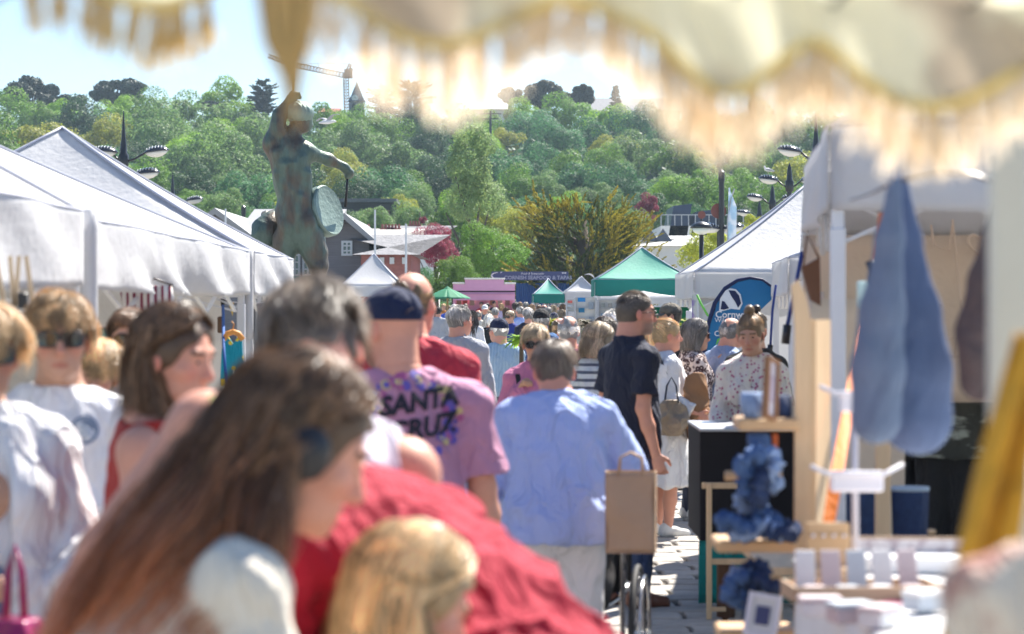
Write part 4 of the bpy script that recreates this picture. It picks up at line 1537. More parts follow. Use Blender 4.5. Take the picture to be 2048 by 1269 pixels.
# badge
hd = [(1438, 624), (1440, 598), (1448, 583), (1460, 577), (1472, 579), (1481, 589), (1485, 608), (1479, 620), (1462, 618), (1448, 622)]
m_fw = mat('flag_print_white', (.75, .8, .85), .6, var=0)
poly_obj('emblem', [W(x, y, d) for x, y in hd], m_fw, d - .008, t, base, .003)
for pl in ([(1441, 619), (1444, 602), (1449, 604), (1455, 613), (1458, 617), (1448, 620)], [(1457, 581), (1470, 582), (1478, 592), (1482, 607), (1476, 616), (1470, 604), (1462, 592)]):
 poly_obj('emblem_mark', [W(x, y, d) for x, y in pl], m_flagn, d - .013, t, base, .003)
for txt, px, py, sz, bd in (('Cornwall', 1466, 630, 19, .0014), ('Wildlife Trust', 1466, 641, 13, 0), ('Cre', 1440, 668, 15, .0006)):
 p = W(px, py, d) - base
 text_mesh('lettering', txt, sz * s, m_fw, t, Matrix.Translation((p.x, -.010, p.z)) @ RX, .002, 0, 1, bd)
p = W(1450, 745, d)
q = MB().tube([W(1432, 690, d), W(1436, 680, d), W(1444, 675, d)], [.004, .012, .004], 6).build('leaf_mark', mat('print_green', (.15, .5, .1), .6), t, base + Vector((0, .012, 0)))
# ------------------------------------------------------------------ signed-distance modelling of people
class SDF:
 def __init__(s, lo, hi, vox):
  s.vox = vox
  s.lo = np.array(lo, dtype=np.float64)
  n = np.ceil((np.array(hi) - s.lo) / vox).astype(int) + 1
  s.n = n
  s.f = np.full(n, .5, dtype=np.float32)
  s.ops = []
  s.ax = [(s.lo[i] + np.arange(n[i]) * vox).astype(np.float32) for i in range(3)]
 def _win(s, lo, hi, pad):
  sl = []
  for i in range(3):
   a = int(max(0, math.floor((lo[i] - pad - s.lo[i]) / s.vox)))
   b = int(min(s.n[i], math.ceil((hi[i] + pad - s.lo[i]) / s.vox) + 1))
   if b <= a:
    return None
   sl.append(slice(a, b))
  x = s.ax[0][sl[0]][:, None, None]
  y = s.ax[1][sl[1]][None, :, None]
  z = s.ax[2][sl[2]][None, None, :]
  return tuple(sl), x, y, z
 def _merge(s, sl, d, k, op):
  f = s.f[sl]
  if op == 'add':
   if k > 0:
    h = np.clip(.5 + .5 * (f - d) / k, 0, 1)
    s.f[sl] = f * (1 - h) + d * h - k * h * (1 - h)
   else:
    s.f[sl] = np.minimum(f, d)
  else:
   d = -d
   if k > 0:
    h = np.clip(.5 - .5 * (f - d) / k, 0, 1)
    s.f[sl] = f * (1 - h) + d * h + k * h * (1 - h)
   else:
    s.f[sl] = np.maximum(f, d)
 def cap(s, a, b, ra, rb=None, k=.02, op='add', flat=None, cutb=None, cuta=None):
  """tapered capsule; flat=(dir, factor) squashes along dir; cutb: open end at b (plane)"""
  s.ops.append(('cap', (a, b, ra, rb, k, op, flat, cutb, cuta)))
  rb = ra if rb is None else rb
  a = np.array(a, float)
  b = np.array(b, float)
  rm = max(ra, rb)
  r_ = s._win(np.minimum(a, b) - rm, np.maximum(a, b) + rm, k + .03)
  if r_ is None:
   return s
  sl, x, y, z = r_
  ab = b - a
  L2 = ab @ ab + 1e-12
  px, py, pz = x - a[0], y - a[1], z - a[2]
  tt = (px * ab[0] + py * ab[1] + pz * ab[2]) / L2
  t = np.clip(tt, 0, 1)
  qx, qy, qz = px - t * ab[0], py - t * ab[1], pz - t * ab[2]
  if flat is not None:
   n, fct = flat
   n = np.array(n, float)
   n /= np.linalg.norm(n)
   dn = qx * n[0] + qy * n[1] + qz * n[2]
   e = fct - 1
   qx, qy, qz = qx + dn * n[0] * e, qy + dn * n[1] * e, qz + dn * n[2] * e
  d = np.sqrt(qx * qx + qy * qy + qz * qz) - (ra + (rb - ra) * t)
  L = math.sqrt(L2)
  if cutb is not None:
   d = np.maximum(d, (tt - 1) * L - cutb)
  if cuta is not None:
   d = np.maximum(d, -tt * L - cuta)
  s._merge(sl, d.astype(np.float32), k, op)
  return s
 def replay(s, ops):
  for nm, ar in ops:
   getattr(s, nm)(*ar)
  return s
 def ell(s, c, r, rot=None, k=.02, op='add'):
  s.ops.append(('ell', (c, r, rot, k, op)))
  c = np.array(c, float)
  r = np.array(r, float)
  rm = r.max()
  r_ = s._win(c - rm, c + rm, k + .03)
  if r_ is None:
   return s
  sl, x, y, z = r_
  px, py, pz = x - c[0], y - c[1], z - c[2]
  if rot is not None:
   m = np.array(rot).T
   px, py, pz = (m[0, 0] * px + m[0, 1] * py + m[0, 2] * pz, m[1, 0] * px + m[1, 1] * py + m[1, 2] * pz, m[2, 0] * px + m[2, 1] * py + m[2, 2] * pz)
  k0 = np.sqrt((px / r[0]) ** 2 + (py / r[1]) ** 2 + (pz / r[2]) ** 2)
  k1 = np.sqrt((px / r[0] ** 2) ** 2 + (py / r[1] ** 2) ** 2 + (pz / r[2] ** 2) ** 2) + 1e-6
  d = k0 * (k0 - 1) / k1
  s._merge(sl, d.astype(np.float32), k, op)
  return s
 def plane(s, p, n, k=.0):
  """keep the side opposite to n"""
  n = np.array(n, float)
  n /= np.linalg.norm(n)
  x, y, z = s.ax[0][:, None, None], s.ax[1][None, :, None], s.ax[2][None, None, :]
  d = ((x - p[0]) * n[0] + (y - p[1]) * n[1] + (z - p[2]) * n[2]).astype(np.float32)
  if k > 0:
   f = s.f
   h = np.clip(.5 - .5 * (f - d) / k, 0, 1)
   s.f = f * (1 - h) + d * h + k * h * (1 - h)
  else:
   s.f = np.maximum(s.f, d)
  return s
 def folds(s, amp, seed=0, fx=9., fz=6., ridge=True):
  x, y, z = s.ax[0][:, None, None], s.ax[1][None, :, None], s.ax[2][None, None, :]
  a = seed * 1.37
  q = np.sin(fx * x + 2.2 * np.sin(fz * z * .7 + a) + 1.3 * y * fx * .5 + a) + .6 * np.sin(fx * 1.9 * y - fz * 1.1 * z + 2 * np.sin(x * fx * .6 + a * 2)) + .5 * np.sin(fz * 2.1 * z + fx * .9 * x + 1.7 * np.sin(y * 11 + a))
  if ridge:
   q = np.maximum(1.1 - np.abs(q), -.2)
  s.f = s.f - (amp * q).astype(np.float32)
  return s
 def drape(s, amp, seed=0):
  x, y, z = s.ax[0][:, None, None], s.ax[1][None, :, None], s.ax[2][None, None, :]
  a = seed * .91
  w1 = x * 17 + y * 13 + 5.5 * z + 1.6 * np.sin(z * 7 + a) + 1.2 * np.sin(x * 9 - y * 7 + a * 2)
  w2 = -x * 14 + y * 16 + 9 * z + 1.8 * np.sin(z * 5 - a + 3 * y)
  m1 = .5 + .5 * np.sin(3.1 * x + 4.3 * z + a * 3 + 2 * y)
  m2 = .5 + .5 * np.sin(-4.7 * x + 5.1 * z + a * 5)
  q = (1 - np.abs(np.sin(w1))) ** 2 * m1 + (1 - np.abs(np.sin(w2))) ** 2 * m2
  s.f = s.f - (amp * (q - .08)).astype(np.float32)
  return s
 def mesh(s):
  g = openvdb.FloatGrid(.5)
  g.copyFromArray(s.f.astype(np.float32))
  P, T, Q = g.convertToPolygons(isovalue=0.0, adaptivity=0.0)
  P = np.asarray(P) * s.vox + s.lo
  Q = np.asarray(Q).astype(np.int32)[:, ::-1]
  T = np.asarray(T).astype(np.int32)
  if len(T):
   T = T[:, ::-1]
  return P, Q, T
 def obj(s, name, m, parent, cols=None, attr='Col', smooth=True):
  P, Q, T = s.mesh()
  c = cols(P) if cols is not None else None
  return mesh_np(name, P, Q, m, parent, smooth, attr, cols=c, tris=T if len(T) else None)

def rotm(yaw=0, pitch=0, roll=0):
 """head/torso rotation: pitch>0 bends forward (local +y is forward)"""
 return np.array((Matrix.Rotation(R(yaw), 3, 'Z') @ Matrix.Rotation(R(-pitch), 3, 'X') @ Matrix.Rotation(R(roll), 3, 'Y')))

SKIN = {'light': (.62, .37, .27), 'pink': (.68, .33, .23), 'tan': (.55, .31, .21), 'brown': (.34, .18, .11)}
def mskin(k):
 return mat('skin_' + k, SKIN[k], .5, var=.07, scale=18, attr='mul', bump=.15, bscale=250, spec=.35)
HAIR = {'grey': (.36, .34, .32), 'white': (.68, .66, .62), 'brown': (.13, .075, .042), 'dark': (.045, .032, .026), 'blond': (.52, .36, .19), 'auburn': (.24, .10, .045), 'darkgrey': (.17, .155, .145), 'ashblond': (.42, .33, .22), 'sandy': (.36, .235, .12), 'greybrown': (.22, .18, .145), 'black': (.02, .018, .018), 'lightbrown': (.24, .16, .09)}
def mhair(k):
 return mat('hair_' + k, HAIR[k], .42, var=.15, scale=14, attr='mul', spec=.5, trans=.12)

def strands(r, N, K, root, path, width, lo=.7, hi=1.35, tipc=None):
 """root(n)->(n,3) start, path(P,t)->(n,3) positions for t in 0..1; thin curved strips"""
 info = root(N)
 ts = np.linspace(0, 1, K)
 pts = np.stack([path(info, t) for t in ts], 1)           # N,K,3
 tan = np.gradient(pts, axis=1)
 tan /= np.linalg.norm(tan, axis=2)[..., None] + 1e-9
 side = np.cross(tan, info['n'][:, None, :] + r.normal(0, .35, (N, 1, 3)))
 side /= np.linalg.norm(side, axis=2)[..., None] + 1e-9
 wd = width * (1.02 - ts ** 3)[None, :, None] * r.uniform(.6, 1.4, (N, 1, 1))
 A, B = pts - side * wd / 2, pts + side * wd / 2
 V = np.stack([A, B], 2).reshape(-1, 3)
 base = (np.arange(N) * K * 2)[:, None]
 q = np.arange(K - 1)[None, :] * 2
 i0 = base + q
 Fq = np.stack([i0, i0 + 1, i0 + 3, i0 + 2], 2).reshape(-1, 4)
 m = r.uniform(lo, hi, N) * info.get('cm', 1.)
 c = np.repeat(m[:, None], K * 2, 1)
 c3 = np.stack([c, c * .98, c * .95], 2)
 if tipc is not None:
  tt = np.repeat(ts, 2)[None, :, None]
  mixf = np.clip((tt - tipc[1]) / (1 - tipc[1] + 1e-6), 0, 1) * r.uniform(.3, 1, (N, 1, 1))
  c3 = c3 * (1 - mixf) + np.array(tipc[0])[None, None] * c3 * mixf
 return V, Fq, c3.reshape(-1, 3)

def add_hair(par, hc, Rh, u, style, col, near=1, seed=0, fall=None, vol=1., extra=None):
 """hair object in the person's frame.  hc head centre, Rh head rotation (3x3), u head scale"""
 r = np.random.default_rng(seed + 50)
 if style in ('none',):
  return None
 vox = {0: .017, 1: .011, 2: .007}[near] * u
 tr = lambda p: hc + Rh @ (np.array(p) * u)
 lo = hc - .26 * u
 hi = hc + .24 * u
 g = SDF(lo, hi, vox)
 cr = np.array([.0785, .101, .090]) * u
 th = {'short': .007, 'buzz': .001, 'bob': .016, 'long': .013, 'bun': .009, 'curly': .020, 'fringe': .004, 'messy': .012, 'longtie': .01}[style] * vol * u
 k = .02
 tb = th * (.35 if style in ('short', 'messy', 'curly', 'buzz') else .8)
 g.ell(tr((0, -.012, .03)), cr + tb, Rh, k=0)
 if style in ('short', 'messy', 'curly'):
  g.ell(tr((0, -.042, -.012)), np.array([.064, .062, .070]) * u + tb, Rh, k=.03)
 if style == 'buzz':
  g.ell(tr((0, -.04, -.01)), np.array([.069, .07, .078]) * u + th, Rh, k=.03)
 if style == 'bob':
  for sx in (-1, 1):
   g.ell(tr((sx * .062, -.02, -.045)), np.array([.030, .060, .085]) * u, Rh, k=.03)
  g.ell(tr((0, -.06, -.045)), np.array([.075, .045, .09]) * u, Rh, k=.03)
  g.ell(tr((0, .055, .085)), np.array([.058, .045, .03]) * u, Rh, k=.03)
 if style in ('long', 'longtie'):
  for sx in (-1, 1):
   g.ell(tr((sx * .058, -.035, -.05)), np.array([.026, .042, .10]) * u, Rh, k=.03)
  g.ell(tr((0, -.065, -.05)), np.array([.07, .04, .12]) * u, Rh, k=.03)
 if style == 'bun':
  g.ell(tr((0, -.05, -.015)), np.array([.062, .058, .07]) * u, Rh, k=.03)
  bpos = extra or (0, -.035, .150)
  g.ell(tr(bpos), np.array([.036, .036, .034]) * u, Rh, k=.012)
 if style == 'fringe':       # bald on top, hair round the back and sides
  g.ell(tr((0, .01, .07)), np.array([.075, .105, .052]) * u, Rh, k=.01, op='sub')
  g.ell(tr((0, -.04, -.02)), np.array([.072, .068, .062]) * u, Rh, k=.02)
 # face opening
 g.ell(tr((0, .105, -.052 if style != 'fringe' else -.03)), np.array([.068, .085, .108]) * u, Rh, k=.012, op='sub')
 if style == 'long':
  g.ell(tr((0, .098, -.045)), np.array([.10, .088, .112]) * u, Rh, k=.01, op='sub')
 for sx in (-1, 1):          # ear cut
  if style in ('short', 'buzz', 'fringe', 'messy', 'bun'):
   g.ell(tr((sx * .088, .012, -.03)), np.array([.026, .034, .042]) * u, Rh, k=.008, op='sub')
 if style in ('short', 'buzz', 'fringe', 'messy', 'curly', 'bun'):
  g.ell(tr((0, -.02, -.16)), np.array([.09, .12, .075]) * u, Rh, k=.01, op='sub')
  g.ell(tr((0, .08, -.08)), np.array([.09, .09, .07]) * u, Rh, k=.01, op='sub')
 if style in ('curly', 'messy'):
  g.folds(.006 * u * (1.5 if style == 'curly' else 1), seed, 60, 55, False)
 elif style not in ('buzz',):
  g.folds(.003 * u, seed, 70, 22, False)
 P, Q, T = g.mesh()
 V = [P]
 Fs = [Q]
 Cs = [np.tile(r.uniform(.42, .6, (len(P), 1)) * (1.6 if style in ('long', 'bun') else 1), (1, 3))]  # base cap darkened: shade in the gaps between strands put into its colour
 nb = len(P)
 # strands on top
 N = {0: 450, 1: 2200, 2: 6500}[near]
 K = {0: 4, 1: 6, 2: 9}[near]
 wdt = {0: .006, 1: .0030, 2: .0017}[near] * u
 inv = Rh.T
 def root(n):
  o = r.normal(0, 1, (n * 6, 3))
  o[:n, 2] = np.abs(o[:n, 2]) + .6
  o /= np.linalg.norm(o, axis=1)[:, None]
  zmin = {'short': -.75, 'buzz': -.7, 'bob': -.2, 'long': -.2, 'longtie': -.5, 'bun': -.6, 'curly': -.7, 'fringe': -.8, 'messy': -.7}[style]
  ok = (o[:, 2] > zmin) & ~((o[:, 1] > .42) & (o[:, 2] < .40)) & ~((o[:, 1] > -.1) & (o[:, 2] < -.12))
  if style == 'fringe':
   ok &= (o[:, 2] < .12) & (o[:, 1] < .25)
  o = o[ok][:n]
  if len(o) < n:
   o = np.concatenate([o, o[r.integers(0, len(o), n - len(o))]])
  kc = r.normal(0, 1, ({0: 24, 1: 60, 2: 110}[near], 3))
  kc /= np.linalg.norm(kc, axis=1)[:, None]
  ix = np.argmax(o @ kc.T, axis=1)
  kg, ks, kb = r.normal(0, 1, kc.shape), r.uniform(0, 1, kc.shape), r.uniform(.35, 1.0, len(kc)) ** 1.5 * 2.3
  return {'d': o, 'n': (Rh @ o.T).T, 's': .45 * r.uniform(0, 1, (n, 3)) + .55 * ks[ix], 'g': .6 * r.normal(0, 1, (n, 3)) + 1.1 * kg[ix], 'cm': kb[ix]}
 Lh = {'short': .045, 'buzz': .008, 'bob': .15, 'long': .42, 'longtie': .2, 'bun': .05, 'curly': .05, 'fringe': .03, 'messy': .085}[style] * u * vol
 fdir = np.array(fall if fall is not None else (0, 0, -1.0))
 def path(I, t):
  d = I['d']
  R0 = (cr + th * .9)
  c0 = np.array([0, -.012, .03]) * u
  if style in ('short', 'buzz', 'fringe', 'messy', 'curly'):
   p = c0 + d * R0
   comb = d - np.array([.15, -.45, .9]) / 1.02 + np.array([.25, 0, -.12])
   comb = comb - d * np.sum(comb * d, 1)[:, None]
   comb /= np.linalg.norm(comb, axis=1)[:, None] + 1e-6
   up = .12 if style in ('short', 'fringe', 'buzz') else .22
   q = p + (comb + d * up + I['g'] * (.10 if style == 'short' else .16)) * (Lh * t * (.5 + I['s'][:, :1]) * np.where((d[:, 1:2] > .2) & (style != 'curly'), .42, 1.))
   if style in ('curly', 'messy'):
    q += .012 * u * np.sin(t * 9 + I['s'] * 6.28) * (t ** .5)
   q[:, 2] -= t * t * Lh * .25
   e = (q - c0) / R0
   ln = np.linalg.norm(e, axis=1)[:, None]
   lift = 1 + (.02 + .13 * I['s'][:, 1:2] ** 2 * (1 if style in ('short', 'fringe', 'buzz') else 1.7) * vol) * t ** .6
   q = c0 + e / ln * (ln * .25 + lift * .75) * R0
   return hc + (Rh @ q.T).T
  # long kinds: slide down the skull then fall
  az = np.arctan2(d[:, 0], d[:, 1])
  pol = np.arccos(np.clip(d[:, 2], -1, 1))
  end = R(100 if style != 'bun' else 60)
  if style == 'bun':
   q = c0 + d * R0
   tgt = np.array(extra or (0, -.035, .150)) * u
   f = t * .75
   qq = q * (1 - f) + tgt * f
   nrm = qq - c0
   ln = np.sqrt(np.sum((nrm / R0) ** 2, 1))[:, None]
   qq = c0 + nrm / np.minimum(ln, 1.0) * 1.0
   qq += I['g'] * .003 * u
   return hc + (Rh @ qq.T).T
  arc = (end - pol) * np.mean(R0)
  s_ = t * (np.maximum(arc, 0) + Lh * (.55 + .45 * I['s'][:, 0]))
  pp = np.minimum(pol + s_ / np.mean(R0), end)
  fallL = np.maximum(0, s_ - np.maximum(arc, 0))
  # keep hair off the face: push azimuth sideways
  az2 = np.where(np.abs(az) < R(98), np.sign(az + 1e-6) * (R(98) * np.clip((pp - R(35)) / R(55), 0, 1) + np.abs(az) * (1 - np.clip((pp - R(35)) / R(55), 0, 1)) * 1.0 + np.clip((pp - R(35)) / R(55), 0, 1) * 0), az)
  az = np.where(np.abs(az) < R(98), np.where(np.abs(az2) > np.abs(az), az2, az), az)
  lift = 1 + (.07 + .12 * I['s'][:, 1])
  q = c0 + np.stack([np.sin(pp) * np.sin(az) * R0[0] * lift, np.sin(pp) * np.cos(az) * R0[1] * lift, np.cos(pp) * R0[2] * lift], 1)
  W_ = hc + (Rh @ q.T).T
  W_ = W_ + fdir[None] * fallL[:, None] + I['g'] * (.016 if vol > 1.2 else .014) * u * (fallL[:, None] / (.1 * u)) ** .6
  W_ += np.stack([np.sin(fallL * 22 / u + I['s'][:, 2] * 6), np.cos(fallL * 19 / u + I['s'][:, 1] * 6), 0 * fallL], 1) * .011 * u * max(1, vol) ** 3 * np.minimum(1, fallL[:, None] / (.1 * u))
  return W_
 tip = None
 if style == 'long' and col == 'brown':
  tip = ((4.0, 1.9, .85), .33) if vol > 1.1 else ((1.5, 1.4, 1.3), .5)
 Vs, Fq, Cq = strands(r, N, K, root, path, wdt * (1.5 if style in ('long', 'longtie') else 1), .6, 1.6, tip)
 V.append(Vs)
 Fs.append(Fq + nb)
 Cs.append(Cq)
 tris = T if len(T) else None
 return mesh_np('hair', np.concatenate(V), np.concatenate(Fs), mhair(col), par, True, 'mul', cols=np.concatenate(Cs), tris=tris)

def hand(g, wr, dr, nrm, u, curl=.5, k=.006, side=1):
 """palm + five fingers from wrist wr along dr; nrm = palm normal (towards which fingers curl)"""
 dr = np.array(dr, float)
 dr /= np.linalg.norm(dr)
 nrm = np.array(nrm, float)
 nrm -= dr * (nrm @ dr)
 nrm /= np.linalg.norm(nrm) + 1e-9
 sd = np.cross(dr, nrm) * side
 wr = np.array(wr, float)
 g.cap(wr, wr + dr * .055 * u, .024 * u, .028 * u, k=.015, flat=(nrm, 1.7))
 g.cap(wr + dr * .05 * u, wr + dr * .082 * u, .034 * u, .034 * u, k=.01, flat=(nrm, 2.4))
 for i, (o, L) in enumerate(((-.028, .062), (-.009, .072), (.010, .068), (.028, .053))):
  a = wr + dr * .088 * u + sd * o * u
  c = curl * (1 + .12 * i)
  d1 = dr * math.cos(c * .8) + nrm * math.sin(c * .8)
  d2 = dr * math.cos(c * 1.9) + nrm * math.sin(c * 1.9)
  d3 = dr * math.cos(c * 2.6) + nrm * math.sin(c * 2.6)
  p1 = a + d1 * L * .45 * u
  p2 = p1 + d2 * L * .32 * u
  p3 = p2 + d3 * L * .25 * u
  g.cap(a, p1, .0088 * u, .0082 * u, k=k)
  g.cap(p1, p2, .0082 * u, .0076 * u, k=k)
  g.cap(p2, p3, .0076 * u, .0065 * u, k=k)
 t0 = wr + dr * .03 * u - sd * .026 * u
 t1 = t0 + (dr * .6 - sd * .6 + nrm * .35) * .045 * u
 t2 = t1 + (dr * .85 - sd * .1 + nrm * .45) * .035 * u
 g.cap(t0, t1, .013 * u, .011 * u, k=.01)
 g.cap(t1, t2, .0105 * u, .008 * u, k=k)

def dirv(az, el):
 """az 0=forward(+y), 90=right(+x); el -90 = straight down"""
 a, e = R(az), R(el)
 return np.array([math.sin(a) * math.cos(e), math.cos(a) * math.cos(e), math.sin(e)])

m_shoe = mat('shoe_brown', (.16, .06, .035), .5, var=.15)
m_shoew = mat('shoe_white', (.7, .7, .68), .6, var=.06)
m_lens = mat('sunglass_lens', (.01, .01, .012), .08, var=0, spec=.9)
m_gframe = mat('glasses_frame', (.04, .02, .018), .3, var=0, spec=.6)
m_eyew = mat('eye_white', (.42, .38, .36), .2, var=0)
m_iris = mat('eye_iris', (.025, .025, .022), .15, var=0)

def person(label, px, d, H=1.72, yaw=0, sex='m', girth=1., skin='light', hair=('short', 'brown'), hairvol=1., hfall=None, hextra=None,
     lean=0, leanx=0, hyaw=0, hpitch=0, hroll=0, armL=None, armR=None, top=None, bottom=None, shoes=None, near=1, beard=None,
     glasses=None, cap=None, group=None, seed=None, legs=True, handscurl=.6, eyes=False, headscale=1., stance=.09, neckext=0, shw=None, palmR=None, palmL=None, ground=0., loc=None):
 seed = (int(abs(px)) + int(d * 7)) if seed is None else seed
 u = H / 1.75
 pos = Vector(((px - 1024) / F * d, d, ground)) if loc is None else Vector(loc)
 t = thing('person', label, 'person', pos, R(yaw), group)
 Rl = rotm(0, lean, leanx)
 V3 = lambda *a: np.array(a, float)
 hip = V3(0, -.0 - .10 * math.sin(R(lean)), .93) * u
 T_ = lambda *a: hip + Rl @ (V3(*a) * u)
 sw = (shw or (.185 if sex == 'm' else .160)) * (1 + .35 * (girth - 1))
 G = girth
 shL, shR = T_(-sw, -.005, .445), T_(sw, -.005, .445)
 nb = T_(0, -.005, .52)
 hd = rotm(hyaw, hpitch + lean * .35, hroll)
 nk = T_(0, .01 + .0, .59)
 hs = headscale * (u ** .35) * (1.0 if sex == 'm' else .96)
 hc = nk + hd @ (V3(0, .022, .085 + neckext) * hs)
 aL = armL or (dirv(-85, -80), dirv(-60, -78))
 aR = armR or (dirv(85, -80), dirv(60, -78))
 def arm(sh, ad):
  a, b = [np.array(q, float) / np.linalg.norm(q) for q in ad]
  el = sh + a * .285 * u
  wr = el + b * .245 * u
  return el, wr, b
 elL, wrL, fL = arm(shL, aL)
 elR, wrR, fR = arm(shR, aR)
 st = stance
 kneeL, kneeR = V3(-st - .005, .02, .49) * u, V3(st + .005, .03, .49) * u
 ankL, ankR = V3(-st - .01, -.01, .085) * u, V3(st + .01, 0, .085) * u
 hjL, hjR = hip + V3(-.085, 0, -.03) * u, hip + V3(.085, 0, -.03) * u
 vox = {0: .016, 1: .0105, 2: .0075}[near]
 pts = np.array([shL, shR, elL, elR, wrL, wrR, wrL + fL * .2 * u, wrR + fR * .2 * u, hc + .2, hc - .2, hip + .28 * u * G, hip - .28 * u * G] + ([ankL - V3(.1, .12, .1), ankR + V3(.1, .25, 0)] if legs else []))
 lo, hi = pts.min(0) - .09, pts.max(0) + .09
 lo[2] = max(lo[2], -.01) if legs else lo[2]
 # --- body
 g = SDF(lo, hi, vox)
 g.ell(hip + V3(0, 0, .03) * u, V3(.155 * G, .105 * G, .12) * u, Rl, k=.03)
 g.ell(T_(0, .0, .20), V3(.135 * G, .10 * G, .16) * u, Rl, k=.06)
 g.ell(T_(0, .0, .36), V3(.150 * (.7 + .3 * G), .100 * (.6 + .4 * G), .17) * u, Rl, k=.06)
 for sx in (-1, 1):
  g.cap(T_(sx * sw * .86, -.005, .438), T_(sx * .02, -.012, .498), .046 * u, .058 * u, k=.04)
 if sex == 'f':
  for sx in (-1, 1):
   g.ell(T_(sx * .07, .085 * (.6 + .4 * G), .32), V3(.06, .055, .06) * u * (.7 + .3 * G), Rl, k=.04)
 for sh, el, wr, f, sd_, pn in ((shL, elL, wrL, fL, 1, palmL), (shR, elR, wrR, fR, -1, palmR)):
  ar = 1 + .45 * (G - 1)
  g.ell(sh - Rl @ V3(0, 0, .012 * u), V3(.050, .052, .046) * u * ar, Rl, k=.03)
  g.cap(sh, el, .047 * u * ar, .038 * u * ar, k=.03)
  g.cap(el, (el * .6 + wr * .4), .038 * u * ar, .037 * u * ar, k=.02)
  g.cap((el * .6 + wr * .4), wr, .036 * u * ar, .024 * u, k=.02)
  if near >= 1:
   n_ = pn if pn is not None else V3(-sd_ * -.7, .6, .1)
   hand(g, wr, f, n_, u * .98, handscurl, side=sd_)
  else:
   g.cap(wr, wr + f * .09 * u, .026 * u, .03 * u, k=.02)
   g.cap(wr + f * .09 * u, wr + f * .16 * u, .028 * u, .016 * u, k=.02)
 if legs:
  for hj, kn, an in ((hjL, kneeL, ankL), (hjR, kneeR, ankR)):
   g.cap(hj, kn, .082 * u * G ** .7, .054 * u, k=.04)
   g.cap(kn, kn * .55 + an * .45, .052 * u, .054 * u * G ** .3, k=.02)
   g.cap(kn * .55 + an * .45, an, .052 * u * G ** .3, .034 * u, k=.02)
   g.cap(an + V3(0, -.03, -.04) * u, an + V3(0, .14, -.055) * u, .034 * u, .026 * u, k=.02)
 # head
 h = lambda *p: hc + hd @ (V3(*p) * hs)
 g.cap(nb - Rl @ V3(0, 0, .02) * u, h(0, -.022, -.05), (.060 if sex == 'm' else .050) * u * G ** .3, (.053 if sex == 'm' else .045) * hs * G ** .2, k=.03)
 g.cap(T_(0, -.03, .50), h(0, -.045, -.03), .05 * u, .045 * hs, k=.05)
 g.ell(h(0, -.012, .03), V3(.0765, .099, .089) * hs, hd, k=.02)
 g.ell(h(0, .032, -.03), V3(.062 * G ** .3, .066, .085) * hs, hd, k=.03)
 g.ell(h(0, .045, -.082), V3(.046 * G ** .4, .046, .034) * hs, hd, k=.03)
 if G > 1.12:
  g.ell(h(0, .02, -.10), V3(.05, .05, .03) * hs, hd, k=.03)
 g.ell(h(0, .080, -.102), V3(.017, .014, .014) * hs, hd, k=.02)
 for sx in (-1, 1):
  g.ell(h(sx * .079, -.004, -.012), V3(.009, .018, .031) * hs, hd @ rotm(-sx * 22, -10, 0), k=.006)
  g.ell(h(sx * .046, .058, -.026), V3(.022, .02, .02) * hs, hd, k=.02)
 if near >= 1:
  g.cap(h(-.038, .083, .022), h(.038, .083, .022), .011 * hs, k=.018)
  for sx in (-1, 1):
   g.ell(h(sx * .031, .104, .003), V3(.018, .014, .012) * hs, hd, k=.012, op='sub')
   g.ell(h(sx * .031, .081, .001), V3(.0145, .0125, .0125) * hs, hd, k=.003)
   if eyes and near == 2:
    g.ell(h(sx * .031, .096, .0005), V3(.0125, .010, .0050) * hs, hd, k=.001, op='sub')
  g.cap(h(0, .088, .012), h(0, .113, -.034), .008 * hs, .0125 * hs, k=.012)
  g.ell(h(0, .103, -.038), V3(.018, .012, .010) * hs, hd, k=.010)
  g.cap(h(-.020, .088, -.067), h(.020, .088, -.067), .0065 * hs, k=.008)
  g.cap(h(-.017, .088, -.079), h(.017, .088, -.079), .0075 * hs, k=.008)
  g.cap(h(-.024, .096, -.073), h(.024, .096, -.073), .0022 * hs, k=.004, op='sub')
 else:
  g.cap(h(0, .088, .012), h(0, .115, -.034), .009 * hs, .013 * hs, k=.015)
 hcol = HAIR[hair[1]] if hair else (.2, .15, .1)
 sk = SKIN[skin]
 bcol = np.array([min(1.3, c / s_) for c, s_ in zip(HAIR[beard], sk)]) if beard else None
 brc = np.array([min(1., (c * .6) / s_) for c, s_ in zip(hcol, sk)])
 def cols(P):
  q = ((P - hc) @ hd) / hs
  c = np.ones((len(P), 3))
  r2 = np.random.default_rng(1)
  # cheeks, nose, ears a little redder
  red = np.exp(-(((np.abs(q[:, 0]) - .042) / .022) ** 2 + ((q[:, 2] + .03) / .025) ** 2)) * (q[:, 1] > .03) + np.exp(-((q[:, 0] / .015) ** 2 + ((q[:, 2] + .035) / .02) ** 2)) * (q[:, 1] > .09) + (np.abs(q[:, 0]) > .078) * (np.abs(q[:, 2]) < .05) * .9
  c *= 1 - np.clip(red, 0, 1)[:, None] * np.array([0., .22, .2])
  lip = (np.abs(q[:, 0]) < .024) & (np.abs(q[:, 2] + .073) < .0095 - .2 * np.abs(q[:, 0])) & (q[:, 1] > .08)
  c[lip] = (.88, .62, .62)
  br = (np.abs(np.abs(q[:, 0]) - .032) < .019) & (np.abs(q[:, 2] - .026 + .12 * np.abs(np.abs(q[:, 0]) - .03)) < .0048) & (q[:, 1] > .05)
  c[br] = brc
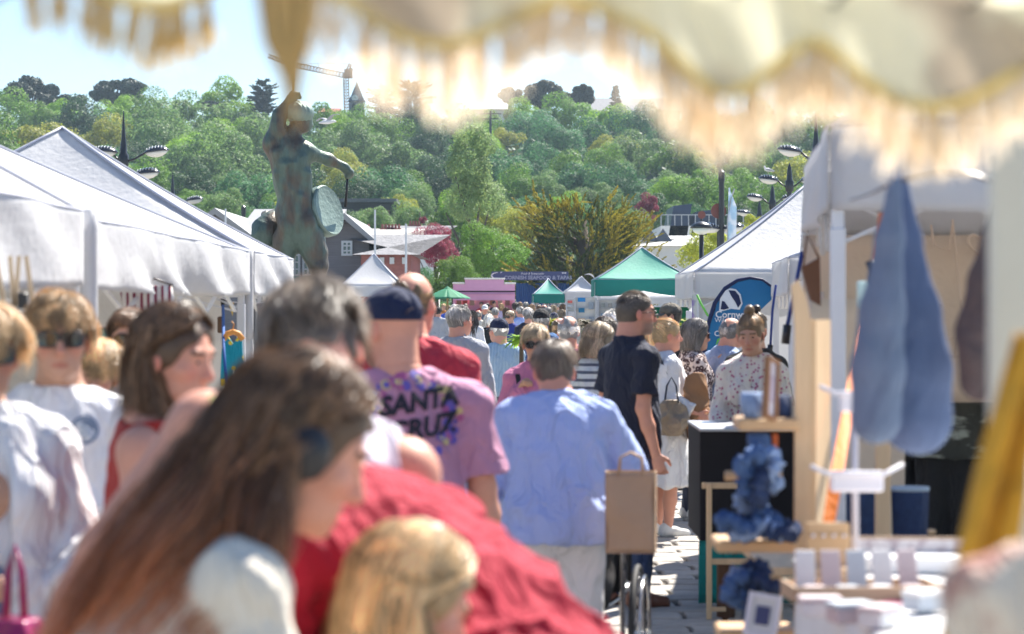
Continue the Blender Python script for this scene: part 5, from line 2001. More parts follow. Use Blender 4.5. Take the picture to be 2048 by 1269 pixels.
  if bcol is not None:
   bd = (q[:, 2] < -.030) & (q[:, 2] > -.135) & (q[:, 1] > .015) & ~((np.abs(q[:, 0]) < .028) & (q[:, 2] > -.055)) & ~lip
   wb = (np.clip((-.030 - q[bd, 2]) / .03, 0, 1) * np.clip((q[bd, 1] - .01) / .03, 0, 1) * .62)[:, None]
   c[bd] = c[bd] * (1 - wb) + bcol * wb
  return c
 if near == 2:
  # the head of the same body at a finer grain, joined into the one mesh
  gh = SDF(hc - V3(.13, .15, .16) * hs, hc + V3(.13, .16, .15) * hs, .0042).replay(g.ops)
  cut = h(0, -.01, -.118)
  gh.plane(cut - hd @ V3(0, 0, .004), hd @ V3(0, 0, -1))
  g.plane(cut, hd @ V3(0, 0, 1))
  P1, Q1, T1 = g.mesh()
  P2, Q2, T2 = gh.mesh()
  PP = np.concatenate([P1, P2])
  TT = np.concatenate([T1, T2 + len(P1)]) if len(T1) + len(T2) else None
  mesh_np('body', PP, np.concatenate([Q1, Q2 + len(P1)]), mskin(skin), t, True, 'mul', cols=cols(PP), tris=TT if TT is not None and len(TT) else None)
 else:
  g.obj('body', mskin(skin), t, cols, 'mul')
 if eyes:
  for sx in (-1, 1):
   e = MB().lathe([(0, -.0115), (.006, -.0098), (.0100, -.0055), (.0115, 0), (.0100, .0055), (.006, .0098), (0, .0115)], (0, 0, 0), 14).build('eye', m_eyew, t, smooth=True)
   e.location = h(sx * .031, .0795, .001)
   M3 = Matrix(hd.tolist())
   e.rotation_euler = M3.to_euler()
   e.scale = (hs,) * 3
   ir = MB().lathe([(.0062, 0), (.005, .0016), (0, .0022)], (0, .0100, 0), 12, rot=(R(-90), 0, 0)).build('iris', m_iris, e, smooth=True)
 # --- hair
 if hair:
  add_hair(t, hc, hd, hs, hair[0], hair[1], near, seed, hfall, hairvol, hextra)
 # --- trousers / skirt
 b_ = dict(kind='trousers', mat='denim', col=(.03, .05, .12))
 if bottom:
  b_.update(bottom)
 waist_z = hip[2] + .12 * u
 if b_['kind'] != 'none' and legs:
  gb = SDF(np.minimum(lo, hip - .45), np.maximum(hi, hip + .45) * V3(1, 1, 0) + V3(0, 0, waist_z + .25 * u), vox * 1.05)
  o_ = b_.get('loose', .012)
  gb.ell(hip + V3(0, 0, .03) * u, V3(.155 * G + .012, .105 * G + .014, .14) * u, Rl, k=.03)
  gb.ell(hip + V3(0, -.05, -.04) * u, V3(.13 * G, .085 * G, .10) * u, Rl, k=.05)
  gb.ell(T_(0, 0, .12), V3(.142 * G + .010, .102 * G + .012, .10) * u, Rl, k=.05)
  if b_['kind'] == 'trousers':
   hem = b_.get('hem', .04)
   for hj, kn, an in ((hjL, kneeL, ankL), (hjR, kneeR, ankR)):
    gb.cap(hj, kn, .086 * u * G ** .7 + o_ * .6, .056 * u + o_, k=.045)
    gb.cap(kn, an, .057 * u + o_, .043 * u + o_ * 1.2, k=.02)
   gb.plane((0, 0, hem * u), (0, 0, -1))
  else:
   z1 = b_.get('hem', .45) * u
   f = b_.get('flare', .08)
   for tt in np.linspace(0, 1, 7):
    zz = hip[2] * (1 - tt) + z1 * tt
    gb.ell((0, 0, zz), V3(.16 * G + f * tt, .115 * G + f * tt, .14), None, k=.08)
   gb.plane((0, 0, z1), (0, 0, -1))
   gb.folds(.012, seed, 26, .8, False)
  gb.plane(T_(0, 0, .15), Rl @ V3(0, 0, 1))
  gb.folds(.0035, seed + 2, 16, 13)
  gb.obj(b_['kind'] if b_['kind'] == 'trousers' else 'skirt', b_['m'], t)
 # --- top
 if top:
  o_ = top.get('loose', .014) * u
  m2 = .10 + top.get('flare', 0) + .06 * G
  gt = SDF(lo - V3(m2, m2, 0), hi + V3(m2, m2, .02), vox)
  hemz = top.get('hem', -.06)
  gt.ell(T_(0, 0, .10), V3(.150 * G, .105 * G, .17) * u + o_, Rl, k=.03)
  gt.ell(T_(0, 0, .22), V3(.142 * G, .105 * G, .18) * u + o_, Rl, k=.06)
  gt.ell(T_(0, 0, .36), V3(.155 * (.7 + .3 * G), .102 * (.6 + .4 * G), .17) * u + o_, Rl, k=.06)
  for sx in (-1, 1):
   gt.cap(T_(sx * sw * .86, -.005, .440), T_(sx * .02, -.012, .500), .046 * u + o_ * .8, .060 * u + o_ * .3, k=.04)
  gt.cap(T_(0, -.012, .48), T_(0, -.008, .545), .068 * u, .058 * u, k=.03)
  if sex == 'f':
   for sx in (-1, 1):
    gt.ell(T_(sx * .07, .085 * (.6 + .4 * G), .32), V3(.062, .058, .062) * u * (.7 + .3 * G) + o_ * .6, Rl, k=.05)
  fl = top.get('flare', 0)
  if hemz < .02:
   for tt in (0, .5, 1):
    zz = .04 + (hemz - .04) * tt
    gt.ell(T_(0, 0, 0) * V3(1, 1, 0) + V3(0, 0, T_(0, 0, zz)[2]), V3(.150 * G + fl * tt, .115 * G + fl * tt, .13) * u + o_, None, k=.06)
  slv = top.get('sleeve', .6)      # 0 none, .6 short, 1.5 elbow.., 2 long
  sr = top.get('sr', .014) * u
  ar = 1 + .45 * (G - 1)
  if slv > 0:
   for sh, el, wr in ((shL, elL, wrL), (shR, elR, wrR)):
    gt.ell(sh - Rl @ V3(0, 0, .014 * u), V3(.050, .054, .046) * u * ar + sr * .5 + .006, Rl, k=.03)
    if slv <= 1:
     gt.cap(sh + (el - sh) * .12, sh + (el - sh) * slv, .045 * u * ar + sr * .5, .045 * u * ar + sr * 1.25, k=.03, cutb=0.0)
    else:
     gt.cap(sh + (el - sh) * .12, el, .045 * u * ar + sr * .7, .041 * u * ar + sr, k=.03)
     gt.cap(el, el + (wr - el) * (slv - 1), .041 * u * ar + sr, .030 * u + sr * 1.2, k=.02, cutb=0.0)
  else:
   for sx in (-1, 1):
    gt.ell(T_(sx * (sw + .02), 0, .47), V3(.06, .12, .085) * u, Rl, k=.01, op='sub')
  nz, nr = top.get('neck', (.545, 0))
  gt.plane(T_(0, 0, nz), Rl @ V3(0, .0, 1), k=.004)
  if nr:
   gt.ell(T_(0, .06, nz + .01), V3(nr, .09, nr) * u, Rl, k=.008, op='sub')
  if 'vneck' in top:
   gt.cap(T_(0, .12, .56), T_(0, .13, .56 - top['vneck']), .05 * u, .012 * u, k=.005, op='sub')
  if top.get('open'):
   gt.cap(T_(0, .14, .60), T_(0, .17, -.2), .045 * u, .06 * u, k=.01, op='sub')
  gt.plane((0, 0, T_(0, 0, hemz)[2]) if lean < 25 else T_(0, 0, hemz), (0, 0, -1) if lean < 25 else Rl @ V3(0, 0, -1))
  am = top.get('fold', .007)
  gt.drape(am * 1.2, seed)
  gt.folds(am, seed + 5, top.get('fx', 11), top.get('fz', 9))
  gt.folds(am * .35, seed + 9, 34, 26)
  ot = gt.obj(top.get('name', 'shirt'), top['m'], t)
  if top.get('collar'):
   cm = MB()
   def cf(uu, v):
    a = uu * 2 * math.pi
    rr_ = (.066 + .012 * v) * u
    p = T_(0, -.004, .555 - .032 * v) + Rl @ (V3(math.sin(a) * rr_, math.cos(a) * rr_ * .95, 0)) + hd @ V3(0, 0, 0)
    return tuple(p + Rl @ V3(0, 0, .016 * u - .03 * max(0, math.cos(a)) * u))
   cm.sheet(cf, 20, 3, .004)
   cm.build('collar', top.get('collar_m', top['m']), t, smooth=True)
 # --- shoes
 if legs and shoes:
  for an in (ankL, ankR):
   gs = SDF(an - V3(.09, .14, .11), an + V3(.09, .27, .07), .008)
   gs.cap(an + V3(0, -.035, -.035) * u, an + V3(0, .05, -.035) * u, .045 * u, .044 * u, k=.02)
   gs.cap(an + V3(0, .05, -.04) * u, an + V3(0, .155, -.052) * u, .044 * u, .036 * u, k=.02)
   gs.cap(an + V3(0, -.03, 0) * u, an + V3(0, -.02, .0) * u, .04 * u, .04 * u, k=.02)
   gs.plane((0, 0, .004), (0, 0, -1))
   so2 = gs.obj('shoe', shoes, t)
 # --- glasses
 if glasses:
  gm = MB()
  ln = []
  big = 1.25 if glasses == 'sun' else 1.0
  for sx in (-1, 1):
   c = np.array((sx * .033, .106, .0))
   pr = []
   for i in range(16):
    a = i * math.pi / 8
    pr.append(c + np.array((.026 * big * np.sign(math.cos(a)) * abs(math.cos(a)) ** .7, -.012 * abs(math.cos(a)) * (sx * math.cos(a) > 0), .018 * big * np.sign(math.sin(a)) * abs(math.sin(a)) ** .7)))
   ln.append(pr)
   gm.tube([h(*p) for p in pr + [pr[0]]], .0022 * (1.4 if glasses == 'sun' else 1), 5)
   gm.tube([h(sx * .058, .094, .004), h(sx * .079, .05, .006), h(sx * .082, 0, .0), h(sx * .08, -.015, -.012)], .0022, 5)
  gm.tube([h(-.009, .114, .004), h(.009, .114, .004)], .0022, 5)
  go = gm.build('glasses' if glasses != 'sun' else 'sunglasses', m_gframe, t, smooth=True)
  if glasses == 'sun':
   for pr in ln:
    c = sum(pr) / len(pr) + np.array((0, .004, 0))
    V = [h(*c)] + [h(*p) for p in pr]
    MB().add(V, [(0, 1 + i, 1 + (i + 1) % 16) for i in range(16)]).build('lens', m_lens, go, smooth=True)
 # --- cap
 if cap:
  cm_, style = cap
  gc = SDF(hc - .2, hc + .24, .009 if near < 2 else .006)
  gc.ell(h(0, -.012, .045), V3(.088, .110, .088) * hs, hd, k=0)
  Z = hd @ V3(0, -.10, 1)
  n_ = -Z
  gc.plane(h(0, 0, .028), n_)
  co = gc.obj('cap', cm_, t)
  vis = MB()
  def vf(uu, v):
   a = R(-52 + 104 * uu)
   r0 = np.array((math.sin(a) * .088, -.012 + math.cos(a) * .108, .036))
   ex = .075 * v * math.cos(a * .9)
   return tuple(h(r0[0] * (1 + .06 * v), r0[1] + ex, r0[2] - .020 * v - .016 * v * math.sin(a) ** 2))
  vis.sheet(vf, 12, 5, .004).build('visor', cm_, co, smooth=True)
  MB().lathe([(.008, 0), (.006, .004), (0, .005)], h(0, -.012, .133), 8).build('button', cm_, co)
  if style == 'gap':     # adjuster opening at the back
   MB().tube([h(math.sin(a) * .05, -.117, .036 + .02 * math.cos(a)) for a in [x * .3 - 1.5 for x in range(11)]], .0035, 5).build('strap_opening', m_gframe, co)
 t['_hc'] = [float(q) for q in hc]
 INFO[t.name] = dict(T=T_, h=h, Rl=Rl, hd=hd, u=u, hs=hs, sh=(shL, shR), el=(elL, elR), wr=(wrL, wrR), f=(fL, fR), hip=hip, root=t)
 del t['_hc']
 return t
INFO = {}
def fabric(name, col, **kw):
 kw.setdefault('rough', .85)
 kw.setdefault('var', .08)
 kw.setdefault('scale', 5)
 kw.setdefault('bump', .3)
 kw.setdefault('bscale', 220)
 kw.setdefault('sheen', .04)
 kw.setdefault('wrinkle', .8)
 return mat(name, col, kw.pop('rough'), **kw)
def strap(parent, pts, m, name='strap', wd=.03, th=.004, off=(0, 0, 0)):
 mb_ = MB()
 P = [Vector(p) for p in pts]
 for i in range(len(P) - 1):
  mb_.bar(P[i], P[i + 1], wd, th, up=(0, 1, 0))
 return mb_.build(name, m, parent)
D = dirv
f_white = fabric('cloth_white', (.78, .78, .80))
f_navy = fabric('cloth_navy', (.018, .022, .045))
f_jeans = fabric('cloth_jeans', (.025, .045, .11), var=.25)
f_jeansL = fabric('cloth_jeans_light', (.14, .20, .32), var=.2)
f_sky = fabric('cloth_sky_blue', (.40, .50, .84), var=.05)
f_lilac = fabric('cloth_lilac', (.50, .24, .36))
f_red = fabric('cloth_red', (.48, .035, .06))
f_dred = fabric('cloth_dark_red', (.36, .008, .03))
f_tankred = fabric('cloth_tank_red', (.45, .04, .03))
f_pink = fabric('cloth_pink', (.66, .22, .36))
f_grey = fabric('cloth_grey', (.40, .41, .45))
f_black = fabric('cloth_black', (.02, .022, .025))
f_stripe = fabric('cloth_blue_stripe', (.42, .56, .68), kind='stripe_v', color2=(.22, .34, .50), pscale=22)
f_teestr = fabric('cloth_white_stripe', (.62, .68, .68), kind='stripe_h', color2=(.10, .12, .16), pscale=6)
f_leop = fabric('cloth_leopard', (.72, .60, .56), kind='leopard', color2=(.06, .025, .03), pscale=26)
f_floral = fabric('cloth_floral', (.78, .74, .68), kind='spots', color2=(.48, .16, .26), pscale=36)
f_blueshirt = fabric('cloth_pale_blue', (.30, .38, .55))
f_trN = fabric('cloth_trouser_navy', (.035, .045, .08))
f_trG = fabric('cloth_trouser_grey', (.16, .16, .17))
f_trB = fabric('cloth_trouser_beige', (.45, .40, .30))
f_cream = fabric('cloth_cream', (.72, .66, .56))
f_capN = fabric('cap_navy', (.012, .02, .06))
f_capG = fabric('cap_khaki', (.13, .115, .09))
f_capK = fabric('cap_black', (.015, .015, .018))
f_royal = fabric('cloth_royal', (.02, .10, .55))
TR_ = lambda m, **k: dict(kind='trousers', m=m, **k)
# ---- sharp middle distance group -------------------------------------------------
navy = person('man in navy t-shirt and jeans standing side-on by the wheelchair, hand in pocket', 1260, 13.5, 1.80, yaw=-62, girth=1.05, skin='pink', hair=('buzz', 'greybrown'),
     hyaw=-14, hpitch=2, armR=(D(155, -82), D(45, -74)), armL=(D(-110, -80), D(-30, -70)), top=dict(m=f_navy, sleeve=.72, hem=-.10, loose=.016, sr=.018), bottom=TR_(f_jeans, hem=.07), shoes=m_shoe, near=2, glasses='clear', beard='greybrown', eyes=True)
blue = person('woman in light blue batwing cardigan and white trousers bending over the wheelchair handles', 1118, 9.3, 1.625, yaw=6, sex='f', girth=1.14, skin='pink', hair=('short', 'greybrown'), hairvol=1.3,
     lean=14, hpitch=8, neckext=-.03, armL=(D(-75, -64), D(-20, -50)), armR=(D(75, -62), D(20, -42)), top=dict(m=f_sky, sleeve=1.55, sr=.048, hem=-.075, loose=.035, flare=.03, fold=.008, name='cardigan'), bottom=TR_(f_white, hem=.05, loose=.022), shoes=m_shoew, near=2, glasses='clear', stance=.10)
pinkw = person('woman with blond crop and sunglasses in pink zip top, hand at her bag strap', 1072, 15.2, 1.58, yaw=168, sex='f', girth=1., skin='tan', hair=('short', 'ashblond'), hairvol=1.8, hyaw=10, hpitch=4,
      armL=(D(-80, -78), D(-20, -60)), armR=(D(60, -72), D(-62, 48)), top=dict(m=f_pink, sleeve=1.95, hem=-.05, name='zip_top', collar=True), bottom=TR_(f_trG), shoes=m_shoew, near=2, glasses='sun', eyes=False, handscurl=1.1)
strp = person('elderly man in pale blue striped shirt and navy cap seen from behind', 1000, 23.5, 1.56, yaw=8, girth=1.12, skin='pink', hair=('fringe', 'white'), hyaw=32, top=dict(m=f_stripe, sleeve=.95, hem=-.02, sr=.022, loose=.026, collar=True), bottom=TR_(f_trN), shoes=m_shoe, near=1, cap=(f_capN, ''), glasses='clear')
greyj = person('grey-haired man with glasses in pale grey jacket walking away', 915, 19.5, 1.70, yaw=-10, girth=1.12, skin='pink', hair=('short', 'grey'), hairvol=1.3, hyaw=-42, top=dict(m=f_grey, sleeve=1.95, hem=-.16, loose=.03, sr=.024, name='jacket', collar=True), bottom=TR_(f_trN), shoes=m_shoe, near=1, glasses='clear')
whitew = person('woman in white cardigan and white skirt, sunglasses on her blond hair', 1327, 17.6, 1.60, yaw=-72, sex='f', girth=1.15, skin='pink', hair=('bun', 'blond'), hairvol=1.4, hextra=(0, -.085, .085), hyaw=-8, armR=(D(120, -76), D(40, -25)), armL=(D(-60, -75), D(20, -20)),
    top=dict(m=f_white, sleeve=1.85, sr=.03, hem=-.12, loose=.03, flare=.03, name='cardigan'), bottom=dict(kind='skirt', m=f_white, hem=.42, flare=.10), shoes=m_shoew, near=2)
leop = person('grey-haired woman in leopard print top holding a hand to her face', 1385, 19, 1.58, yaw=-78, sex='f', girth=1.15, skin='tan', hair=('bob', 'darkgrey'), hairvol=1.1, armR=(D(110, -80), D(80, -82)), armL=(D(10, -55), D(10, 62)), hpitch=2,
     top=dict(m=f_leop, sleeve=.7, hem=-.12, loose=.03, sr=.03, name='blouse'), bottom=TR_(f_trN), shoes=m_shoew, near=1, glasses='sun')
bshirt = person('man in pale blue shirt leaning forward in front of the teardrop flag', 1434, 19.2, 1.62, yaw=-60, girth=1.1, skin='pink', hair=('fringe', 'grey'), lean=14, armR=(D(120, -70), D(60, -40)), top=dict(m=f_blueshirt, sleeve=.9, hem=-.12, loose=.03, sr=.03, collar=True), bottom=TR_(f_trB), shoes=m_shoe, near=1)
capm = person('man in khaki cap and dark zip jacket looking left', 1344, 22.5, 1.72, yaw=150, girth=.95, skin='tan', hair=('short', 'dark'), hyaw=-55 + 10, top=dict(m=f_black, sleeve=1.95, hem=-.08, loose=.02, name='jacket', vneck=.12), bottom=TR_(f_trG), shoes=m_shoe, near=1, cap=(f_capG, ''), beard='dark')
bobw = person('woman with grey-blond bob and sunglasses in striped tee with cross-body strap', 1188, 16.6, 1.57, yaw=-50, sex='f', girth=1.1, skin='light', hair=('bob', 'ashblond'), hairvol=1.15, hyaw=-18, hpitch=10, top=dict(m=f_teestr, sleeve=.9, hem=-.08, loose=.02), bottom=TR_(f_trN), shoes=m_shoew, near=2, glasses='sun')
baldp = person('balding white-haired man in maroon polo facing away', 1137, 18.2, 1.62, yaw=-4, girth=1.2, skin='pink', hair=('fringe', 'white'), hyaw=5, top=dict(m=fabric('cloth_maroon', (.20, .03, .09)), sleeve=.8, hem=-.08, loose=.02, collar=True), bottom=TR_(f_trG), shoes=m_shoe, near=1)
whit2 = person('white-haired man in profile behind the navy t-shirt man', 1226, 18.5, 1.67, yaw=-60, girth=1.1, skin='pink', hair=('short', 'white'), hairvol=1.3, top=dict(m=f_white, sleeve=.8, collar=True), bottom=TR_(f_trN), near=1)
darkh = person('person with short dark curly hair behind the bob-haired woman', 1212, 17.8, 1.60, yaw=10, girth=1., skin='tan', hair=('curly', 'dark'), hairvol=.8, top=dict(m=f_black, sleeve=.8), bottom=TR_(f_trN), near=1)
womn = person('woman with pale hair half hidden behind the navy t-shirt man', 1292, 18.8, 1.60, yaw=-50, sex='f', girth=1.05, skin='light', hair=('bob', 'blond'), top=dict(m=f_cream, sleeve=.8), bottom=TR_(f_trN), near=1, glasses='clear')
capk = person('man in black cap and navy gilet over pale sleeves seen from behind', 1083, 24.5, 1.66, yaw=4, girth=1.15, skin='pink', hair=('fringe', 'grey'), top=dict(m=fabric('cloth_gilet', (.02, .10, .26)), sleeve=0, hem=-.06, loose=.04, name='gilet'), bottom=TR_(f_trN), near=1, cap=(f_capK, 'gap'))
shopw = person('stallholder woman with high bun in cream embroidered cardigan behind the black board', 1506, 14.5, 1.66, yaw=172, sex='f', girth=.92, skin='tan', hair=('bun', 'lightbrown'), hairvol=1., hextra=(0, -.02, .155), hyaw=-8, hpitch=8, hroll=4, lean=6, armL=(D(-75, -80), D(-10, -40)), armR=(D(75, -80), D(10, -40)),
      top=dict(m=f_floral, sleeve=1.95, hem=-.1, loose=.022, sr=.022, vneck=.2, name='cardigan'), bottom=TR_(f_jeans), near=2, eyes=True)
bunw = person('person with dark bun tied in a purple scrunchie behind the stallholder', 1512, 16.2, 1.66, yaw=160, sex='f', skin='light', hair=('bun', 'dark'), hextra=(0, -.02, .15), top=dict(m=f_black, sleeve=1.9), bottom=TR_(f_trG), near=1)
# ---- nearer, softly blurred --------------------------------------------------------
purple = person('broad man in lilac t-shirt with black back print and navy cap worn forwards', 795, 7.8, 1.77, yaw=14, girth=1.32, skin='pink', hair=None, hyaw=38, hpitch=5, armL=(D(-80, -74), D(-40, -66)), armR=(D(85, -80), D(50, -74)), beard='brown',
    top=dict(m=f_lilac, sleeve=.85, sr=.03, hem=-.12, loose=.02, fold=.007), bottom=TR_(f_trN), near=2, cap=(f_capN, 'gap'), shw=.205)
bald = person('tall bald man in red polo behind the man in the navy cap', 820, 9.7, 1.86, yaw=-10, girth=1.2, skin='pink', hair=('fringe', 'sandy'), hairvol=.4, hyaw=-15, top=dict(m=f_red, sleeve=.8, loose=.02), bottom=TR_(f_trN), near=2)
sung = person('sandy-haired man in mirrored sunglasses and white t-shirt with round chest badge', 118, 6.9, 1.745, yaw=188, girth=1.0, skin='tan', hair=('messy', 'sandy'), hairvol=1.15, hyaw=4, hpitch=0, top=dict(m=f_white, sleeve=.8, hem=-.08, neck=(.535, 0)), bottom=TR_(f_jeans), near=2, glasses='sun')
leftw = person('woman in open white linen shirt at the left edge, watch on her wrist', -38, 6.0, 1.72, yaw=-158, sex='f', girth=1.05, skin='tan', hair=('messy', 'blond'), hairvol=1.6, glasses='sun', hyaw=0, armL=(D(-60, -74), D(5, -35)), armR=(D(60, -76), D(-35, -12)),
      top=dict(m=f_white, sleeve=1.6, sr=.035, hem=-.10, loose=.04, flare=.03, open=True, name='linen_shirt'), bottom=TR_(f_jeansL, loose=.02), near=2)
girl = person('girl with long straight brown hair in red vest top looking right', 318, 6.0, 1.72, yaw=-98, sex='f', girth=.98, skin='pink', hair=('long', 'brown'), hairvol=.85, hyaw=-16, hpitch=10, eyes=True, top=dict(m=f_tankred, sleeve=0, neck=(.50, .08)), bottom=TR_(f_jeans), near=2, armL=(D(-60, -80), D(-20, -70)), hfall=(-.22, .05, -1))
girl2 = person('person in dark framed glasses partly hidden behind the long-haired girl', 262, 9.2, 1.70, yaw=150, girth=1, skin='light', hair=('short', 'brown'), hyaw=40, top=dict(m=f_white, sleeve=1.9), bottom=TR_(f_jeans), near=2, glasses='sun')
kid0 = person('tousled blond child half hidden behind the white t-shirt man', 186, 9.0, 1.58, yaw=186, sex='f', skin='light', hair=('messy', 'blond'), hairvol=1.5, hroll=-12, hpitch=10, eyes=True, top=dict(m=f_cream, sleeve=.8), bottom=TR_(f_jeans), near=2)
# ---- foreground, heavily blurred ----------------------------------------------------
greyman = person('person with thick grey-brown hair and bare arms in a pale vest seen from behind', 498, 4.5, 1.885, yaw=12, lean=24, leanx=15, girth=1.35, skin='pink', hair=('messy', 'greybrown'), hairvol=1.15, hyaw=-8, hroll=-8, headscale=1.0, hpitch=34, armL=(D(-92, -52), D(-96, -62)), armR=(D(40, -75), D(20, -50)), top=dict(m=fabric('cloth_pale_lilac', (.70, .66, .74)), sleeve=0, neck=(.50, .10)), bottom=TR_(f_trN), near=2, shw=.165)
redp = person('grey curly-haired person in dark red shirt bent forward in the foreground', 985, 4.2, 1.80, yaw=62, girth=1.45, skin='pink', hair=('curly', 'white'), hairvol=.9, lean=46, hpitch=-2, armL=(D(-40, -70), D(0, -60)), armR=(D(70, -80), D(30, -70)), glasses='clear',
     top=dict(m=f_dred, sleeve=.95, sr=.03, hem=-.06, loose=.03, fold=.010), bottom=TR_(f_trN, loose=.02), near=2)
front = person('woman with long auburn hair and black ear defenders bent forward in the foreground', 212, 3.65, 1.715, yaw=-66, sex='f', girth=1.12, skin='pink', hair=('long', 'brown'), hairvol=1.25, hfall=(.02, -.50, -.87), lean=30, hyaw=-8, hpitch=14, armR=(D(60, -75), D(20, -40)), armL=(D(0, -60), D(0, -40)),
      top=dict(m=f_cream, sleeve=.9, hem=-.02, sr=.02, neck=(.50, .1)), bottom=TR_(f_jeans), near=2, headscale=1.08, eyes=True)
child = person('fair-haired child at the bottom of the frame looking down to the right', 762, 3.9, 1.325, yaw=-38, sex='f', girth=.85, skin='pink', hair=('long', 'blond'), hairvol=1.0, hyaw=-30, hpitch=22, headscale=1.04, top=dict(m=f_tankred, sleeve=.6), bottom=TR_(f_jeans), near=2, hfall=(-.05, 0, -1), eyes=True)
